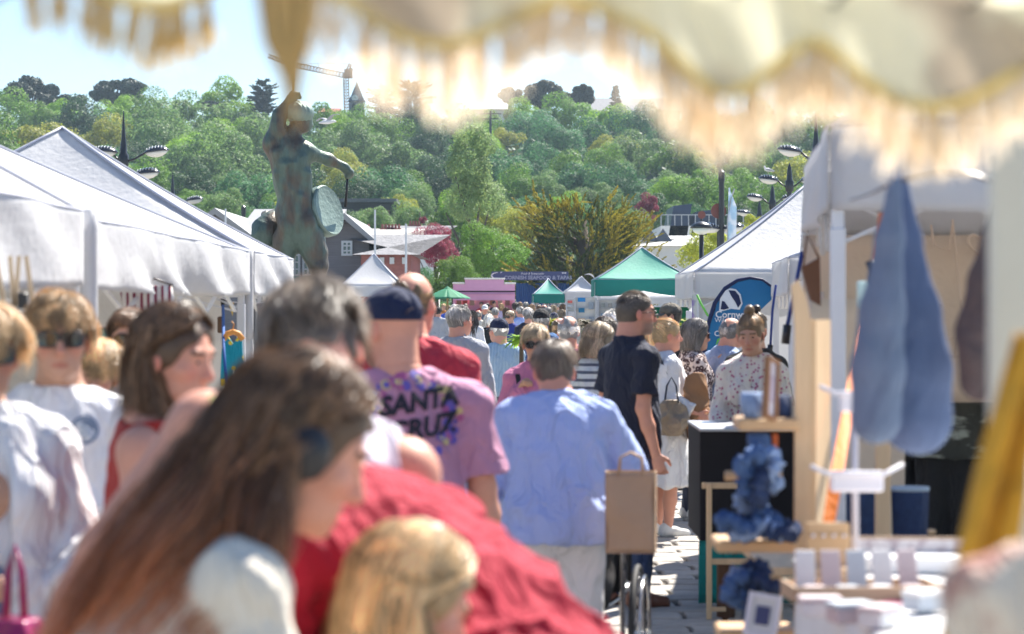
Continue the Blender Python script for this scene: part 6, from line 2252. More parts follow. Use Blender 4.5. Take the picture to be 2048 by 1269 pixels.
# ---- distant crowd: every head one person ------------------------------------------
# px, top y, scale px/m, yaw, sex, girth, skin, hair, top colour, extra words
f_lav = fabric('cloth_lavender', (.5, .42, .6))
f_mid = fabric('cloth_slate', (.12, .14, .19))
f_green = fabric('cloth_green', (.10, .22, .12))
f_rose = fabric('cloth_rose', (.6, .28, .32))
f_tan = fabric('cloth_tan', (.4, .3, .2))
CR = [
 (876, 613, 80, 10, 'm', 1.1, 'pink', ('short', 'dark'), f_grey, 'man in black cap and pale grey top carrying a backpack beyond the grey jacket', (f_capK, '')),
 (896, 609, 62, -20, 'm', 1.1, 'tan', ('short', 'brown'), f_royal, 'man in bright blue t-shirt beside the man with the backpack', None),
 (908, 608, 66, 20, 'f', 1., 'light', ('bob', 'white'), f_white, 'white-haired person right behind the bright blue t-shirt', None),
 (944, 620, 115, -14, 'f', 1., 'tan', ('long', 'dark'), f_white, 'woman with long dark hair and rucksack beside the pale grey jacket', None),
 (957, 619, 84, 20, 'm', 1.1, 'pink', ('fringe', 'grey'), f_cream, 'bald man in cream top left of the woman in black', None),
 (978, 628, 108, 8, 'f', 1.2, 'pink', ('bob', 'white'), f_black, 'white-haired woman in long black jacket with shoulder bag', None),
 (970, 608, 76, 160, 'm', 1.1, 'pink', ('short', 'grey'), f_mid, 'man in white cap and dark shirt before the kiosk', (fabric('cap_white', (.75, .75, .75)), '')),
 (990, 614, 88, -12, 'm', 1.2, 'pink', ('short', 'grey'), f_white, 'man in white shirt with dark strap across his back', None),
 (1021, 618, 112, 170, 'f', 1.1, 'tan', ('short', 'ashblond'), fabric('cloth_royal_navy', (.03, .05, .25)), 'woman in navy fleece and sunglasses walking towards the camera', None),
 (1031, 602, 86, -15, 'm', 1.1, 'tan', ('short', 'dark'), f_mid, 'tall man in slate t-shirt seen from behind before the blue container', None),
 (1013, 615, 78, 20, 'f', 1., 'pink', ('bob', 'brown'), f_green, 'brown-haired person in green top behind the navy fleece woman', None),
 (1056, 614, 118, -10, 'f', 1.2, 'pink', ('curly', 'grey'), f_navy, 'woman with big curly grey hair in navy coat', None),
 (1040, 602, 64, 10, 'm', 1.1, 'pink', ('short', 'sandy'), f_rose, 'sandy-haired person in rose top beyond the slate t-shirt', None),
 (1051, 602, 66, -30, 'm', 1.1, 'pink', ('short', 'grey'), f_white, 'grey-haired person in white beyond the curly-haired woman', None),
 (1069, 602, 68, 12, 'f', 1.1, 'pink', ('bob', 'white'), f_cream, 'white-haired person in cream under the green gazebo edge', None),
 (1078, 608, 70, -12, 'm', 1.1, 'pink', ('short', 'brown'), f_red, 'person in red top in the middle of the far crowd', None),
 (1088, 607, 78, 8, 'm', 1.2, 'pink', ('fringe', 'darkgrey'), f_mid, 'balding man in slate jacket right of the red top', None),
 (1094, 601, 58, 0, 'm', 1., 'tan', ('short', 'black'), f_tan, 'black-haired person farther off between the gazebos', None),
 (1106, 609, 76, -20, 'f', 1.1, 'pink', ('bob', 'ashblond'), f_rose, 'blond person in rose top right of the balding slate man', None),
 (1114, 602, 62, 15, 'm', 1.1, 'tan', ('short', 'grey'), f_blueshirt, 'grey-haired person in blue top by the white gazebo', None),
 (1123, 601, 60, -10, 'f', 1.1, 'pink', ('short', 'white'), f_white, 'white-haired person farthest right under the white gazebo', None),
 (1127, 607, 72, 25, 'f', 1., 'tan', ('long', 'brown'), f_lav, 'brown-haired woman in lavender by the print racks', None),
 (1125, 619, 96, 35, 'f', 1.1, 'light', ('bob', 'ashblond'), f_cream, 'fair-haired woman in cream by the dried flowers', None),
 (1108, 624, 100, 0, 'm', 1.1, 'pink', ('short', 'grey'), f_grey, 'person in small navy cap behind the maroon polo man', (f_capN, '')),
 (1118, 632, 190, -10, 'm', 1.15, 'pink', ('fringe', 'sandy'), f_rose, 'thin-haired pinkish head just behind the maroon polo man', None),
 (1041, 610, 92, 30, 'f', 1.1, 'pink', ('short', 'grey'), f_sky, 'short grey-haired person in light blue left of the curly-haired woman', None),
 (988, 600, 48.6, 180, 'm', 1., 'tan', ('short', 'dark'), f_black, 'dark-haired vendor standing inside the pink kiosk', None),
 (963, 602, 48.6, 170, 'f', 1., 'tan', ('short', 'brown'), f_red, 'vendor in red apron inside the pink kiosk', None),
 (974, 605, 58, 0, 'm', 1., 'tan', ('short', 'dark'), f_tan, 'dark-haired customer at the kiosk counter', None),
 (931, 606, 56, 0, 'm', 1., 'pink', ('short', 'greybrown'), f_mid, 'customer in slate left of the kiosk counter', None),
 (1003, 606, 56, 15, 'f', 1., 'pink', ('bob', 'blond'), f_lav, 'blond customer in lavender right of the kiosk counter', None),
 (1145, 606, 66, -20, 'm', 1.1, 'tan', ('short', 'brown'), f_white, 'brown-haired person in white at the card rack', None),
 (1063, 607, 74, -8, 'f', 1.1, 'pink', ('bob', 'lightbrown'), f_tan, 'light-brown-haired person in tan behind the curly-haired woman', None),
 (1097, 612, 86, 12, 'm', 1.15, 'pink', ('short', 'grey'), f_green, 'grey-haired man in green behind the small navy cap', None),
 (887, 606, 55, 180, 'm', 1., 'tan', ('short', 'blond'), fabric('cloth_orange', (.6, .22, .04)), 'person in orange under the green parasol', None),
 (920, 612, 74, 5, 'f', 1.1, 'pink', ('bob', 'grey'), f_lav, 'grey-haired person in lavender behind the grey jacket man', None),
 (1210, 606, 60, 160, 'f', 1., 'pink', ('bob', 'brown'), f_mid, 'stallholder in slate under the low white awning', None),
 (1165, 612, 80, -60, 'f', 1.1, 'pink', ('short', 'white'), f_sky, 'white-haired shopper in light blue at the print racks', None),
]
for i, (px, yt, s_, yaw, sex, G, skin, hr, tp, lab, cp) in enumerate(CR):
 d_ = F / s_
 H_ = EYE + (HZ - yt) / s_ - .015
 H_ = max(1.45, min(1.84, H_))
 person(lab, px, d_, H_, yaw=yaw, sex=sex, girth=G, skin=skin, hair=hr, hairvol=1.2, top=dict(m=tp, sleeve=.8 if i % 3 else 1.9, sr=.02, loose=.02), bottom=TR_([f_trN, f_trG, f_trB, f_jeans][i % 4]),
     near=1 if s_ > 150 else 0, cap=cp, seed=i, hyaw=(-25, 0, 20, 8)[i % 4], group='distant crowd in the market lane', glasses='sun' if 'sunglasses' in lab else None)
# ------------------------------------------------------------------ bronze statue
m_bronze = mat('bronze_patina', (.10, .145, .12), .5, var=.35, scale=4, bump=.5, bscale=22, metal=.35, spec=.5, kind='patch', color2=(.11, .09, .07), pscale=2.2, stretch=(1.3, 1.3, .55))
m_bronzeL = mat('bronze_pale', (.20, .27, .24), .55, var=.3, scale=3, bump=.4, bscale=20, metal=.3)
SD = 30.0
def S(px, py, dy=0.):
 v = W(px, py, SD)
 return np.array((v.x, SD + dy, v.z))
sb = S(600, 620)
sbase = np.array((sb[0], SD, 0.))
t = thing('bronze_statue', 'green bronze statue of a nude drummer seen from behind, drumstick raised, drum at the hip', 'statue', sbase)
g = SDF(S(490, 640, -.6) - sbase, S(730, 120, .8) - sbase, .0155)
q = lambda px, py, dy=0.: S(px, py, dy) - sbase
def GC(a, b, ra, rb=None, k=.05, **kw):
 g.cap(a, b, ra, rb, k, **kw)
# torso: ribcage, waist, pelvis
GC(q(578, 308), q(586, 365), .255, .225, flat=((0, 1, 0), 1.35), k=.08)
GC(q(586, 365), q(594, 425), .215, .225, flat=((0, 1, 0), 1.25), k=.08)
GC(q(590, 430), q(598, 462, .02), .245, .23, flat=((0, 1, 0), 1.2), k=.08)
GC(q(546, 292), q(612, 304), .12, .115, k=.09)
g.ell(q(577, 452, -.10), (.125, .12, .17), None, k=.04)
g.ell(q(613, 448, -.11), (.135, .125, .175), None, k=.04)
GC(q(594, 438, -.26), q(596, 486, -.20), .022, .03, k=.05, op='sub')
GC(q(580, 300, -.215), q(590, 430, -.215), .024, .026, k=.05, op='sub')
for sx_ in (-1, 1):
 GC(q(584 + sx_ * 9, 330, -.175), q(590 + sx_ * 8, 425, -.165), .045, .04, k=.05)
for a, b, r_, rr_, dy in (((556, 308), (566, 345), .075, .05, -.13), ((603, 318), (604, 352), .07, .05, -.13), ((560, 350), (572, 400), .06, .05, -.11), ((612, 350), (610, 405), .065, .05, -.10), ((577, 395), (582, 430), .045, .04, -.15), ((602, 395), (600, 430), .045, .04, -.15)):
 GC(q(*a, dy), q(*b, dy), r_, rr_, k=.06)
GC(q(570, 280, .0), q(598, 252, .02), .10, .085, k=.07)      # neck and trapezius
# head
g.ell(q(601, 234, .02), (.125, .145, .165), rotm(-60, 12), k=.03)
g.ell(q(609, 250, .05), (.085, .09, .10), rotm(-60, 12), k=.04)
GC(q(617, 243, .09), q(622, 250, .10), .018, .024, k=.02)
g.ell(q(598, 226, .0), (.155, .165, .125), rotm(-60, 8), k=.02)
# raised arm
g.ell(q(549, 284), (.12, .12, .12), None, k=.07)
GC(q(549, 284, -.02), q(559, 232, -.08), .105, .082, k=.06)
GC(q(558, 250, -.1), q(560, 262, -.1), .085, .08, k=.05)
GC(q(560, 232, -.08), q(582, 200, -.02), .080, .055, k=.05)
GC(q(582, 200, -.02), q(588, 191, 0), .055, .06, k=.03)
for i in range(4):
 GC(q(583 + i * 5, 186 + i * .5, -.02), q(585 + i * 5, 195, .05), .021, .019, k=.010)
# outstretched arm
g.ell(q(614, 306), (.105, .10, .10), None, k=.06)
GC(q(614, 306), q(655, 318, .18), .085, .07, k=.06)
GC(q(655, 318, .18), q(687, 333, .30), .072, .045, k=.05)
GC(q(687, 333, .30), q(695, 343, .32), .055, .06, k=.03)
for i in range(4):
 GC(q(690 + i * 2, 352 - i * 4, .28), q(697 + i * 1.5, 352 - i * 4, .34), .021, .019, k=.01)
# legs
GC(q(572, 478), q(563, 545, .02), .165, .13, k=.07)
GC(q(560, 545, .02), q(556, 612, -.02), .11, .09, k=.05)
GC(q(616, 476), q(636, 530, -.03), .175, .125, k=.07)
GC(q(626, 470, -.02), q(636, 505, -.02), .13, .12, k=.06)
GC(q(640, 530, -.03), q(632, 575, -.02), .100, .055, k=.05)
GC(q(641, 540, -.08), q(640, 556, -.07), .085, .07, k=.05)
GC(q(632, 578, -.02), q(600, 588, .12), .065, .05, k=.04)
g.folds(.006, 3, 9, 7)
g.obj('figure', m_bronze, t)
# hair locks
hb_ = SDF(q(575, 262, -.3), q(630, 195, .35), .012)
hb_.ell(q(598, 225, .0), (.172, .184, .142), rotm(-60, 8), k=0)
hb_.folds(.007, 2, 55, 14)
hb_.obj('hair', m_bronzeL, t)
# drum (axis from left hip to right hip, in front of the body)
a, b = Vector(q(530, 470, .42)), Vector(q(632, 440, .40))
ax = (b - a).normalized()
rm = ax.to_track_quat('Z', 'Y').to_matrix()
L = (b - a).length
MB().lathe([(.30, 0), (.315, .02), (.315, .07), (.30, .09), (.30, L - .09), (.315, L - .07), (.315, L - .02), (.30, L)], a, 40, rot=rm).build('drum_shell', m_bronze, t, smooth=True, angle=30)
c = Vector(q(655, 420, .16))
rm2 = Vector((.82, -.42, .22)).normalized().to_track_quat('Z', 'Y').to_matrix()
dr = MB().lathe([(0, .015), (.27, .012), (.31, .02), (.325, 0), (.325, -.10), (.30, -.12), (0, -.12)], c, 44, rot=rm2)
dr.build('drum_head', m_bronzeL, t, smooth=True, angle=30)
gl = SDF(q(500, 530, -.1), q(560, 420, .8), .02)
gl.ell(q(531, 468, .28), (.20, .26, .30), rotm(0, 0, 25), k=0)
gl.cap(q(520, 460, .2), q(535, 505, .25), .10, .08, k=.08)
gl.folds(.02, 4, 7, 6)
gl.obj('drum_drape', m_bronze, t)
MB().tube([q(586, 200, .02), q(587, 133, .02)], [.014, .02], 8).build('raised_drumstick', mat('stick_gold', (.42, .24, .08), .4, metal=.4), t, smooth=True)
MB().tube([q(692, 345, .32), q(687, 412, .36)], [.014, .018], 8).build('lowered_drumstick', mat('stick_dark', (.03, .03, .035), .4, metal=.4), t, smooth=True)
zt_ = S(600, 596)[2]
MB().lathe([(.85, 0), (.85, .2), (.62, .3), (.55, zt_ - .15), (.66, zt_ - .08), (.66, zt_)], (0, 0, 0), 10).build('plinth', mat('granite', (.30, .29, .28), .7, var=.25, scale=12, bump=.3), t)

# ------------------------------------------------------------------ helper: lay print on cloth
def on_cloth(shirt, name, poly_list, m, parent, origin, lift=.003, drc=(0, 1, 0)):
 """flat print pieces (lists of (x,z) in the person's frame) laid on the garment by rays along drc"""
 V = []
 Fc = []
 dv = Vector(drc)
 for poly in poly_list:
  n0 = len(V)
  ok = True
  cur = []
  for x, z in poly:
   o = Vector((x, 0, z)) - dv * 1.0
   hit, loc, nr, ix = shirt.ray_cast(o, dv)
   if not hit:
    ok = False
    break
   cur.append(loc - dv * lift)
  if ok:
   V += cur
   Fc.append(tuple(range(n0, n0 + len(cur))))
 mb_ = MB()
 mb_.add(V, Fc)
 return mb_.build(name, m, parent)
def part(t, nm):
 for c in t.children:
  if c.name.split('.')[0] == nm:
   return c
def text_polys(txt, size, x, z, shear=0, rot=0, bold=0., mirror=1):
 cu = bpy.data.curves.new('tmp', 'FONT')
 cu.body = txt
 cu.size = size
 cu.shear = shear
 cu.offset = bold
 cu.align_x = 'CENTER'
 cu.align_y = 'CENTER'
 cu.resolution_u = 2
 o = bpy.data.objects.new('tmp', cu)
 COL.objects.link(o)
 me = bpy.data.meshes.new_from_object(o.evaluated_get(bpy.context.evaluated_depsgraph_get()))
 bpy.data.objects.remove(o)
 c_, s_ = math.cos(rot), math.sin(rot)
 out = []
 for p in me.polygons:
  out.append([(mirror * (me.vertices[i].co.x * c_ - me.vertices[i].co.y * s_) + x, me.vertices[i].co.x * s_ + me.vertices[i].co.y * c_ + z) for i in p.vertices])
 return out
def disc(x, z, r, n=10, sx=1., rot=0):
 return [(x + r * sx * math.cos(i * 2 * math.pi / n + rot), z + r * math.sin(i * 2 * math.pi / n + rot)) for i in range(n)]
bpy.context.view_layer.update()
pi_ = INFO[purple.name]
sh_ = part(purple, 'shirt')
zb = 1.345
m_ink = mat('print_black', (.02, .018, .03), .7, var=0)
m_inkp = mat('print_violet', (.14, .10, .42), .7, var=.2)
m_inky = mat('print_straw', (.62, .48, .22), .7, var=.1)
m_inkr = mat('print_magenta', (.42, .10, .26), .7, var=.1)
rr_ = random.Random(4)
for m_, cnt_, nm in ((m_inkp, 46, 'violet_flowers'), (m_inky, 22, 'straw_flowers'), (m_inkr, 26, 'magenta_flowers')):
 pl = []
 for i in range(cnt_):
  a = rr_.uniform(0, 6.28)
  ra = rr_.uniform(.88, 1.28)
  pl.append(disc(.035 + math.cos(a) * .125 * ra, zb + math.sin(a) * .105 * ra, rr_.uniform(.008, .017), 7, rr_.uniform(.7, 1.3)))
 props(on_cloth(sh_, nm, pl, m_, purple, None, .004), kind='stuff')
pl = text_polys('SANTA', .084, .045, zb + .042, .25, R(8), .0035) + text_polys('CRUZ', .088, .05, zb - .042, .25, R(8), .0035)
on_cloth(sh_, 'back_print', pl, m_ink, purple, None, .007)
# round badge on the white t-shirt (he faces the camera: his -x is at the right of the picture)
sh2 = part(sung, 'shirt')
m_badge = mat('badge_blue', (.10, .15, .26), .7, var=.15)
on_cloth(sh2, 'chest_badge', [disc(-.075, 1.345, .040, 22)], m_badge, sung, None, .004, (0, -1, 0))
on_cloth(sh2, 'badge_ring', [[(-.075 + r_ * math.cos(a), 1.345 + r_ * math.sin(a)) for r_, a in ((.033, i * .3), (.033, i * .3 + .3), (.029, i * .3 + .3), (.029, i * .3))] for i in range(21)], mat('badge_pale', (.45, .5, .55), .7, var=0), sung, None, .007, (0, -1, 0))
on_cloth(sh2, 'badge_mark', [disc(-.075, 1.338, .017, 5), [(-.092, 1.352), (-.058, 1.352), (-.062, 1.362), (-.088, 1.362)]], mat('badge_pale', (.45, .5, .55)), sung, None, .007, (0, -1, 0))

# ear defenders on the woman in front
I = INFO[front.name]
m_plb = mat('black_plastic', (.02, .02, .024), .35, var=.05, spec=.5)
bd = MB().tube([I['h'](.088 * math.cos(a), -.01, .03 + .098 * math.sin(a)) for a in [math.pi * i / 14 for i in range(15)]], .010, 8)
tt = thing('ear_defenders', 'black ear defenders worn over the auburn-haired woman head', 'ear defenders', front.location, front.rotation_euler.z)
bd.build('headband', m_plb, tt, smooth=True)
for sx in (-1, 1):
 c = I['h'](sx * .082, -.005, -.005)
 axd = Vector(I['hd'] @ np.array((sx, 0, 0)))
 MB().lathe([(.034, 0), (.040, .008), (.040, .022), (.032, .034), (.0, .038)], c, 20, rot=axd.to_track_quat('Z', 'Y').to_matrix(), sx=.9, sy=1.1).build('ear_cup', m_plb, tt, smooth=True)

def strapline(t, pts, m, name='strap', wd=.03):
 return strap(t, pts, m, name, wd)
# ------------------------------------------------------------------ bags and wheelchair
m_kraft = mat('kraft_paper', (.50, .34, .22), .8, var=.08, scale=5, bump=.4, bscale=14)
p = W(1262, 1105, 8.95)
t = thing('paper_bag', 'brown paper carrier bag hanging from the wheelchair handle', 'bag', p, R(-6))
bw, bh, bdp = .182, .30, .10
MB().sheet(lambda u, v: ((u - .5) * bw, -bdp / 2 + .008 * math.sin(v * 7 + u * 3), v * bh), 10, 12, .002).build('front_side', m_kraft, t, smooth=True)
MB().box((0, bdp / 2, bh / 2), (bw, .003, bh)).box((-bw / 2, 0, bh / 2), (.003, bdp, bh)).box((bw / 2, 0, bh / 2), (.003, bdp, bh)).box((0, 0, .002), (bw, bdp, .003)).build('bag_body', m_kraft, t)
for sy in (-1, 1):
 MB().tube([(-.045, sy * bdp / 2, bh - .01), (-.04, sy * bdp / 2 * .6, bh + .05), (0, sy * .02, bh + .07), (.04, sy * bdp / 2 * .6, bh + .05), (.045, sy * bdp / 2, bh - .01)], .004, 6).build('handle', m_kraft, t, smooth=True)
# wheelchair, pushed away from the camera
m_tyre = mat('tyre_rubber', (.03, .03, .032), .7)
m_chrome = mat('chrome', (.6, .6, .62), .18, metal=.95, var=.03, spec=.6)
m_vinyl = mat('black_vinyl', (.02, .02, .022), .5, bump=.2)
wc = Vector((W(1142, 0, 10.1).x, 10.15, 0))
t = thing('wheelchair', 'folding wheelchair with chrome spoked wheels pushed by the woman in light blue', 'wheelchair', wc, R(-8))
for sx in (-1, 1):
 cx_ = sx * .28
 rx = Matrix.Rotation(R(90), 3, 'Y')
 def ring(r, rad, n=40):
  return [(cx_, r * math.cos(a), .305 + r * math.sin(a)) for a in [2 * math.pi * i / n for i in range(n + 1)]]
 ty = MB().tube(ring(.292, 0), .014, 8, False).build('wheel', m_tyre, t, smooth=True)
 MB().tube(ring(.274, 0), .009, 6, False).build('rim', m_chrome, ty, smooth=True)
 MB().tube([(cx_ + sx * .03, y_, z_) for _, y_, z_ in ring(.255, 0)], .008, 6, False).build('hand_rim', m_chrome, ty, smooth=True)
 sp_ = MB()
 for i in range(24):
  a = 2 * math.pi * i / 24
  sp_.tube([(cx_ + (.02 if i % 2 else -.02), .03 * math.cos(a + .6), .305 + .03 * math.sin(a + .6)), (cx_, .27 * math.cos(a), .305 + .27 * math.sin(a))], .0022, 4)
 sp_.build('spokes', m_chrome, ty)
 MB().tube([(cx_ - sx * .03, 0, .305), (cx_ + sx * .04, 0, .305)], .024, 12).build('hub', m_chrome, ty)
 fr_ = MB()
 x = sx * .225
 fr_.tube([(x, -.22, .95), (x, -.10, .92), (x, -.08, .86), (x, -.06, .14)], .012, 8)
 fr_.tube([(x, -.06, .50), (x, .38, .50), (x, .44, .46), (x, .50, .10)], .012, 8)
 fr_.tube([(x, -.06, .20), (x, .36, .20)], .012, 8).tube([(x, .36, .50), (x, .36, .12)], .012, 8)
 fr_.build('side_frame', m_chrome, t, smooth=True)
 MB().tube([(x, -.28, .955), (x, -.17, .94)], .018, 10).build('push_handle', m_plb, t, smooth=True)
 MB().box((x, .12, .70), (.05, .30, .03), bev=.01).tube([(x, .0, .5), (x, .0, .69)], .01, 6).tube([(x, .24, .5), (x, .24, .69)], .01, 6).build('armrest', m_vinyl, t)
 cs = MB().lathe([(.085, -.014), (.09, 0), (.085, .014)], (x, .40, .09), 20, rot=rx).build('front_castor', m_tyre, t, smooth=True)
 MB().box((x - sx * .06, .55, .10), (.14, .18, .012)).build('footplate', m_plb, t)
MB().tube([(-.225, .0, .18), (.225, .04, .48)], .011, 8).tube([(.225, .0, .18), (-.225, .04, .48)], .011, 8).build('cross_brace', m_chrome, t, smooth=True)
MB().sheet(lambda u, v: ((u - .5) * .44, -.04 + v * .40, .51 - .03 * math.sin(math.pi * u)), 10, 4, .01).build('seat', m_vinyl, t, smooth=True)
MB().sheet(lambda u, v: ((u - .5) * .44, -.07 - .02 * math.sin(math.pi * u), .50 + v * .40), 10, 4, .01).build('backrest', m_vinyl, t, smooth=True)
def soft_bag(px, py0, py1, wpx, d, label, m, name='bag', cat='bag', depth=.10, handles=True, seed=1, hm=None, wob_=.012):
 top, bot = W(px, py0, d), W(px, py1, d)
 w_ = wpx / F * d
 H_ = top.z - bot.z
 base = Vector((bot.x, d, bot.z))
 t = thing(name, label, cat, base)
 g_ = SDF((-w_ / 2 - .04, -depth - .03, -.03), (w_ / 2 + .04, depth + .03, H_ + .04), max(.006, H_ / 60))
 g_.ell((0, 0, H_ * .35), (w_ * .52, depth, H_ * .40), None, k=0)
 g_.cap((-w_ * .25, 0, H_ * .80), (w_ * .25, 0, H_ * .80), depth * .35, k=.06)
 g_.cap((0, 0, H_ * .9), (0, 0, H_ * .3), w_ * .2, k=.05, flat=((0, 1, 0), 1.8))
 g_.folds(wob_, seed, 20, 14)
 g_.plane((0, 0, H_), (0, 0, 1))
 g_.plane((0, 0, 0), (0, 0, -1))
 g_.obj('bag_body', m, t)
 if handles:
  for sy in (-1, 1):
   MB().tube([(-w_ * .22, sy * .02, H_ - .02), (-w_ * .15, sy * .015, H_ + .10), (0, 0, H_ + .16), (w_ * .15, sy * .015, H_ + .10), (w_ * .22, sy * .02, H_ - .02)], .006, 6).build('handle', hm or m, t, smooth=True)
 return t
soft_bag(1199, 1075, 1218, 50, 9.9, 'black cloth bag slung behind the wheelchair seat', m_vinyl)
soft_bag(1004, 935, 1035, 52, 9.6, 'white patterned shoulder bag at the left hip of the woman in light blue', mat('bag_white_pattern', (.72, .70, .68), .8, kind='patch', color2=(.08, .07, .08), pscale=9))
soft_bag(1015, 1040, 1120, 30, 9.9, 'dark green bag hanging beside the wheelchair arm', mat('bag_green', (.02, .10, .05), .8))
m_quilt = mat('quilted_gold', (.27, .21, .15), .5, bump=1, bscale=9, metal=.1, var=.3)
bg_ = soft_bag(1343, 800, 872, 62, 17.25, 'bronze quilted handbag with navy trim on the white cardigan woman hip', m_quilt, hm=f_navy, wob_=.02)
strap(whitew, [(.13, -.10, 1.36), (.20, -.06, 1.20), (.24, .0, 1.02), (.25, .02, .86)], f_navy, 'shoulder_strap', .035)
coat = soft_bag(1392, 745, 880, 44, 17.4, 'brown suede coat folded over the white cardigan woman arm', mat('brown_suede', (.30, .16, .08), .85, var=.2, bump=.3), name='folded_coat', cat='coat', handles=False, depth=.08, wob_=.03)
I = INFO[pinkw.name]
strap(pinkw, [I['T'](.12, -.02, .50), I['T'](.115, .08, .46), I['T'](.09, .13, .38), I['T'](.08, .14, .25), I['T'](.13, .15, .10)], f_black, 'bag_strap', .03)
soft_bag(1040, 740, 830, 52, 15.35, 'black shoulder bag under the arm of the woman in pink', f_black, handles=False)
I = INFO[bobw.name]
strap(bobw, [I['T'](-.13, -.02, .49), I['T'](-.08, -.12, .42), I['T'](.02, -.135, .28), I['T'](.10, -.12, .12)], f_navy, 'crossbody_strap', .02)
m_wrist = mat('watch_pale', (.6, .62, .62), .3)
I = INFO[leftw.name]
for k_, m_ in ((0, m_plb), (1, m_wrist)):
 c = I['wr'][k_]
 ax_ = Vector(I['f'][k_])
 MB().lathe([(.030, -.010), (.033, -.006), (.033, .006), (.030, .010)], c, 18, rot=ax_.to_track_quat('Z', 'Y').to_matrix()).build('watch' if k_ else 'bracelet', m_, leftw, smooth=True)
soft_bag(30, 1235, 1320, 90, 5.4, 'shiny magenta bag at the bottom left corner', mat('magenta_bag', (.30, .02, .10), .3, coat=.4))

# ------------------------------------------------------------------ right-hand stall
m_wood = mat('pale_wood', (.66, .47, .28), .55, var=.15, scale=4, bump=.2, bscale=40, stretch=(6, 6, .6))
m_woodh = mat('pale_wood_shelf', (.62, .40, .21), .5, var=.15, scale=4, bump=.2, bscale=40, stretch=(.6, 6, 6))
def box_px(mb_, x0, y0, x1, y1, d, th, off=(0, 0, 0), bev=.003):
 a, b = W(x0, y1, d), W(x1, y0, d)
 c = (a + b) / 2 + Vector((0, th / 2, 0)) - Vector(off)
 return mb_.box(c, (b.x - a.x, th, b.z - a.z), bev=bev)
LS = 6.9
base = Vector((W(1600, 0, LS).x, LS, 0))
t = thing('display_shelf', 'pale wooden ladder display shelf with dowel pegs', 'shelf', base)
pb = MB()
P = [W(1590, 1330, LS), W(1622, 1330, LS), W(1622, 640, LS), W(1612, 590, LS), W(1597, 560, LS), W(1583, 572, LS), W(1590, 660, LS)]
pb.prism([p - base for p in P], None, (0, .022, 0)).build('side_board', m_wood, t)
pb = MB()
P = [W(1622, 1330, LS + .02), W(1652, 1330, LS + .3), W(1652, 640, LS + .3), W(1622, 640, LS + .02)]
pb.prism([p - base for p in P], None, (.014, 0, 0)).build('back_board', m_wood, t)
MB().box((base.x * 0 - .06, .012, .34), (.14, .03, .68)).build('lower_board', m_wood, t)
for x0, y0, x1, y1 in ((1478, 838, 1600, 862), (1432, 1082, 1594, 1106), (1440, 1262, 1594, 1286)):
 mb_ = MB()
 box_px(mb_, x0, y0, x1, y1, LS - .06, .20, base, .006)
 mb_.build('shelf_board', m_woodh, t)
for px, py in ((1450, 952), (1478, 846), (1445, 1190)):
 a = W(px, py, LS - .02) - base
 MB().tube([a, a + Vector((.16, .0, 0))], .014, 12).build('dowel_peg', m_woodh, t, smooth=True)
# denim scrunchies: ruffled fabric rings
den = [fabric('denim_mid', (.06, .12, .27), var=.35, scale=30, wrinkle=.6), fabric('denim_dark', (.025, .045, .11), var=.3, scale=30, wrinkle=.6), fabric('denim_pale', (.26, .36, .55), var=.35, scale=22, wrinkle=.6)]
scr = []
for v in range(3):
 m_ = MB()
 def fn(u, w_, v=v):
  a, b = u * 6.283, w_ * 6.283
  r0 = .030
  rr2 = .017 + .005 * math.sin(a * 11 + v) + .004 * math.sin(a * 17 + b * 2)
  return ((r0 + rr2 * math.cos(b)) * math.cos(a), (r0 + rr2 * math.cos(b)) * math.sin(a), rr2 * math.sin(b) + .004 * math.sin(a * 5 + v))
 m_.sheet(fn, 44, 10)
 o = m_.build('scrunchie', den[v], smooth=True)
 scr.append(o.data)
 bpy.data.objects.remove(o)
spots = [(1500, 925, 0), (1512, 940, 1), (1528, 930, 1), (1505, 962, 0), (1522, 975, 1), (1498, 1000, 2), (1535, 955, 0),
   (1470, 1052, 0), (1490, 1066, 2), (1515, 1060, 2), (1540, 1058, 0), (1505, 1040, 0), (1535, 1030, 0), (1560, 1062, 1),
   (1490, 1160, 0), (1510, 1150, 1), (1530, 1165, 1), (1498, 1190, 0), (1520, 1205, 1), (1505, 1225, 1), (1530, 1232, 0), (1480, 1175, 0)]
spots = [(a_, b_, 2 if i_ % 4 == 2 else v_) for i_, (a_, b_, v_) in enumerate(spots)]  # some rings recoloured pale, standing in for light highlights on the clusters
desc = ['mid blue', 'dark', 'pale']
RK = ['first', 'second', 'third', 'fourth', 'fifth', 'sixth', 'seventh', 'eighth', 'ninth']
where = lambda y: 'hanging from the middle peg of the ladder shelf' if y < 1010 else ('lying on the middle shelf board' if y < 1100 else 'hanging from the lowest peg of the ladder shelf')
for i, (px, py, v) in enumerate(spots):
 o = bpy.data.objects.new('scrunchie', scr[v])
 COL.objects.link(o)
 o.location = W(px, py, LS - .08 + random.uniform(-.03, .05))
 o.rotation_euler = (R(random.uniform(30, 110)) if not 1010 < py < 1100 else R(random.uniform(-15, 40)), R(random.uniform(-30, 30)), random.uniform(0, 6))
 o.scale = (random.uniform(.95, 1.25),) * 3
 reg = [s_ for s_ in spots if where(s_[1]) == where(py)]
 on = 'lying' in where(py)
 rk = sorted(reg, key=lambda s_: s_[0] if on else s_[1]).index((px, py, v))
 props(o, desc[v] + ' denim scrunchie, ' + RK[rk] + (' from the left, ' if on else ' from the top, ') + where(py).replace(' of the ladder shelf', ''), 'scrunchie', 'denim scrunchies ' + where(py))
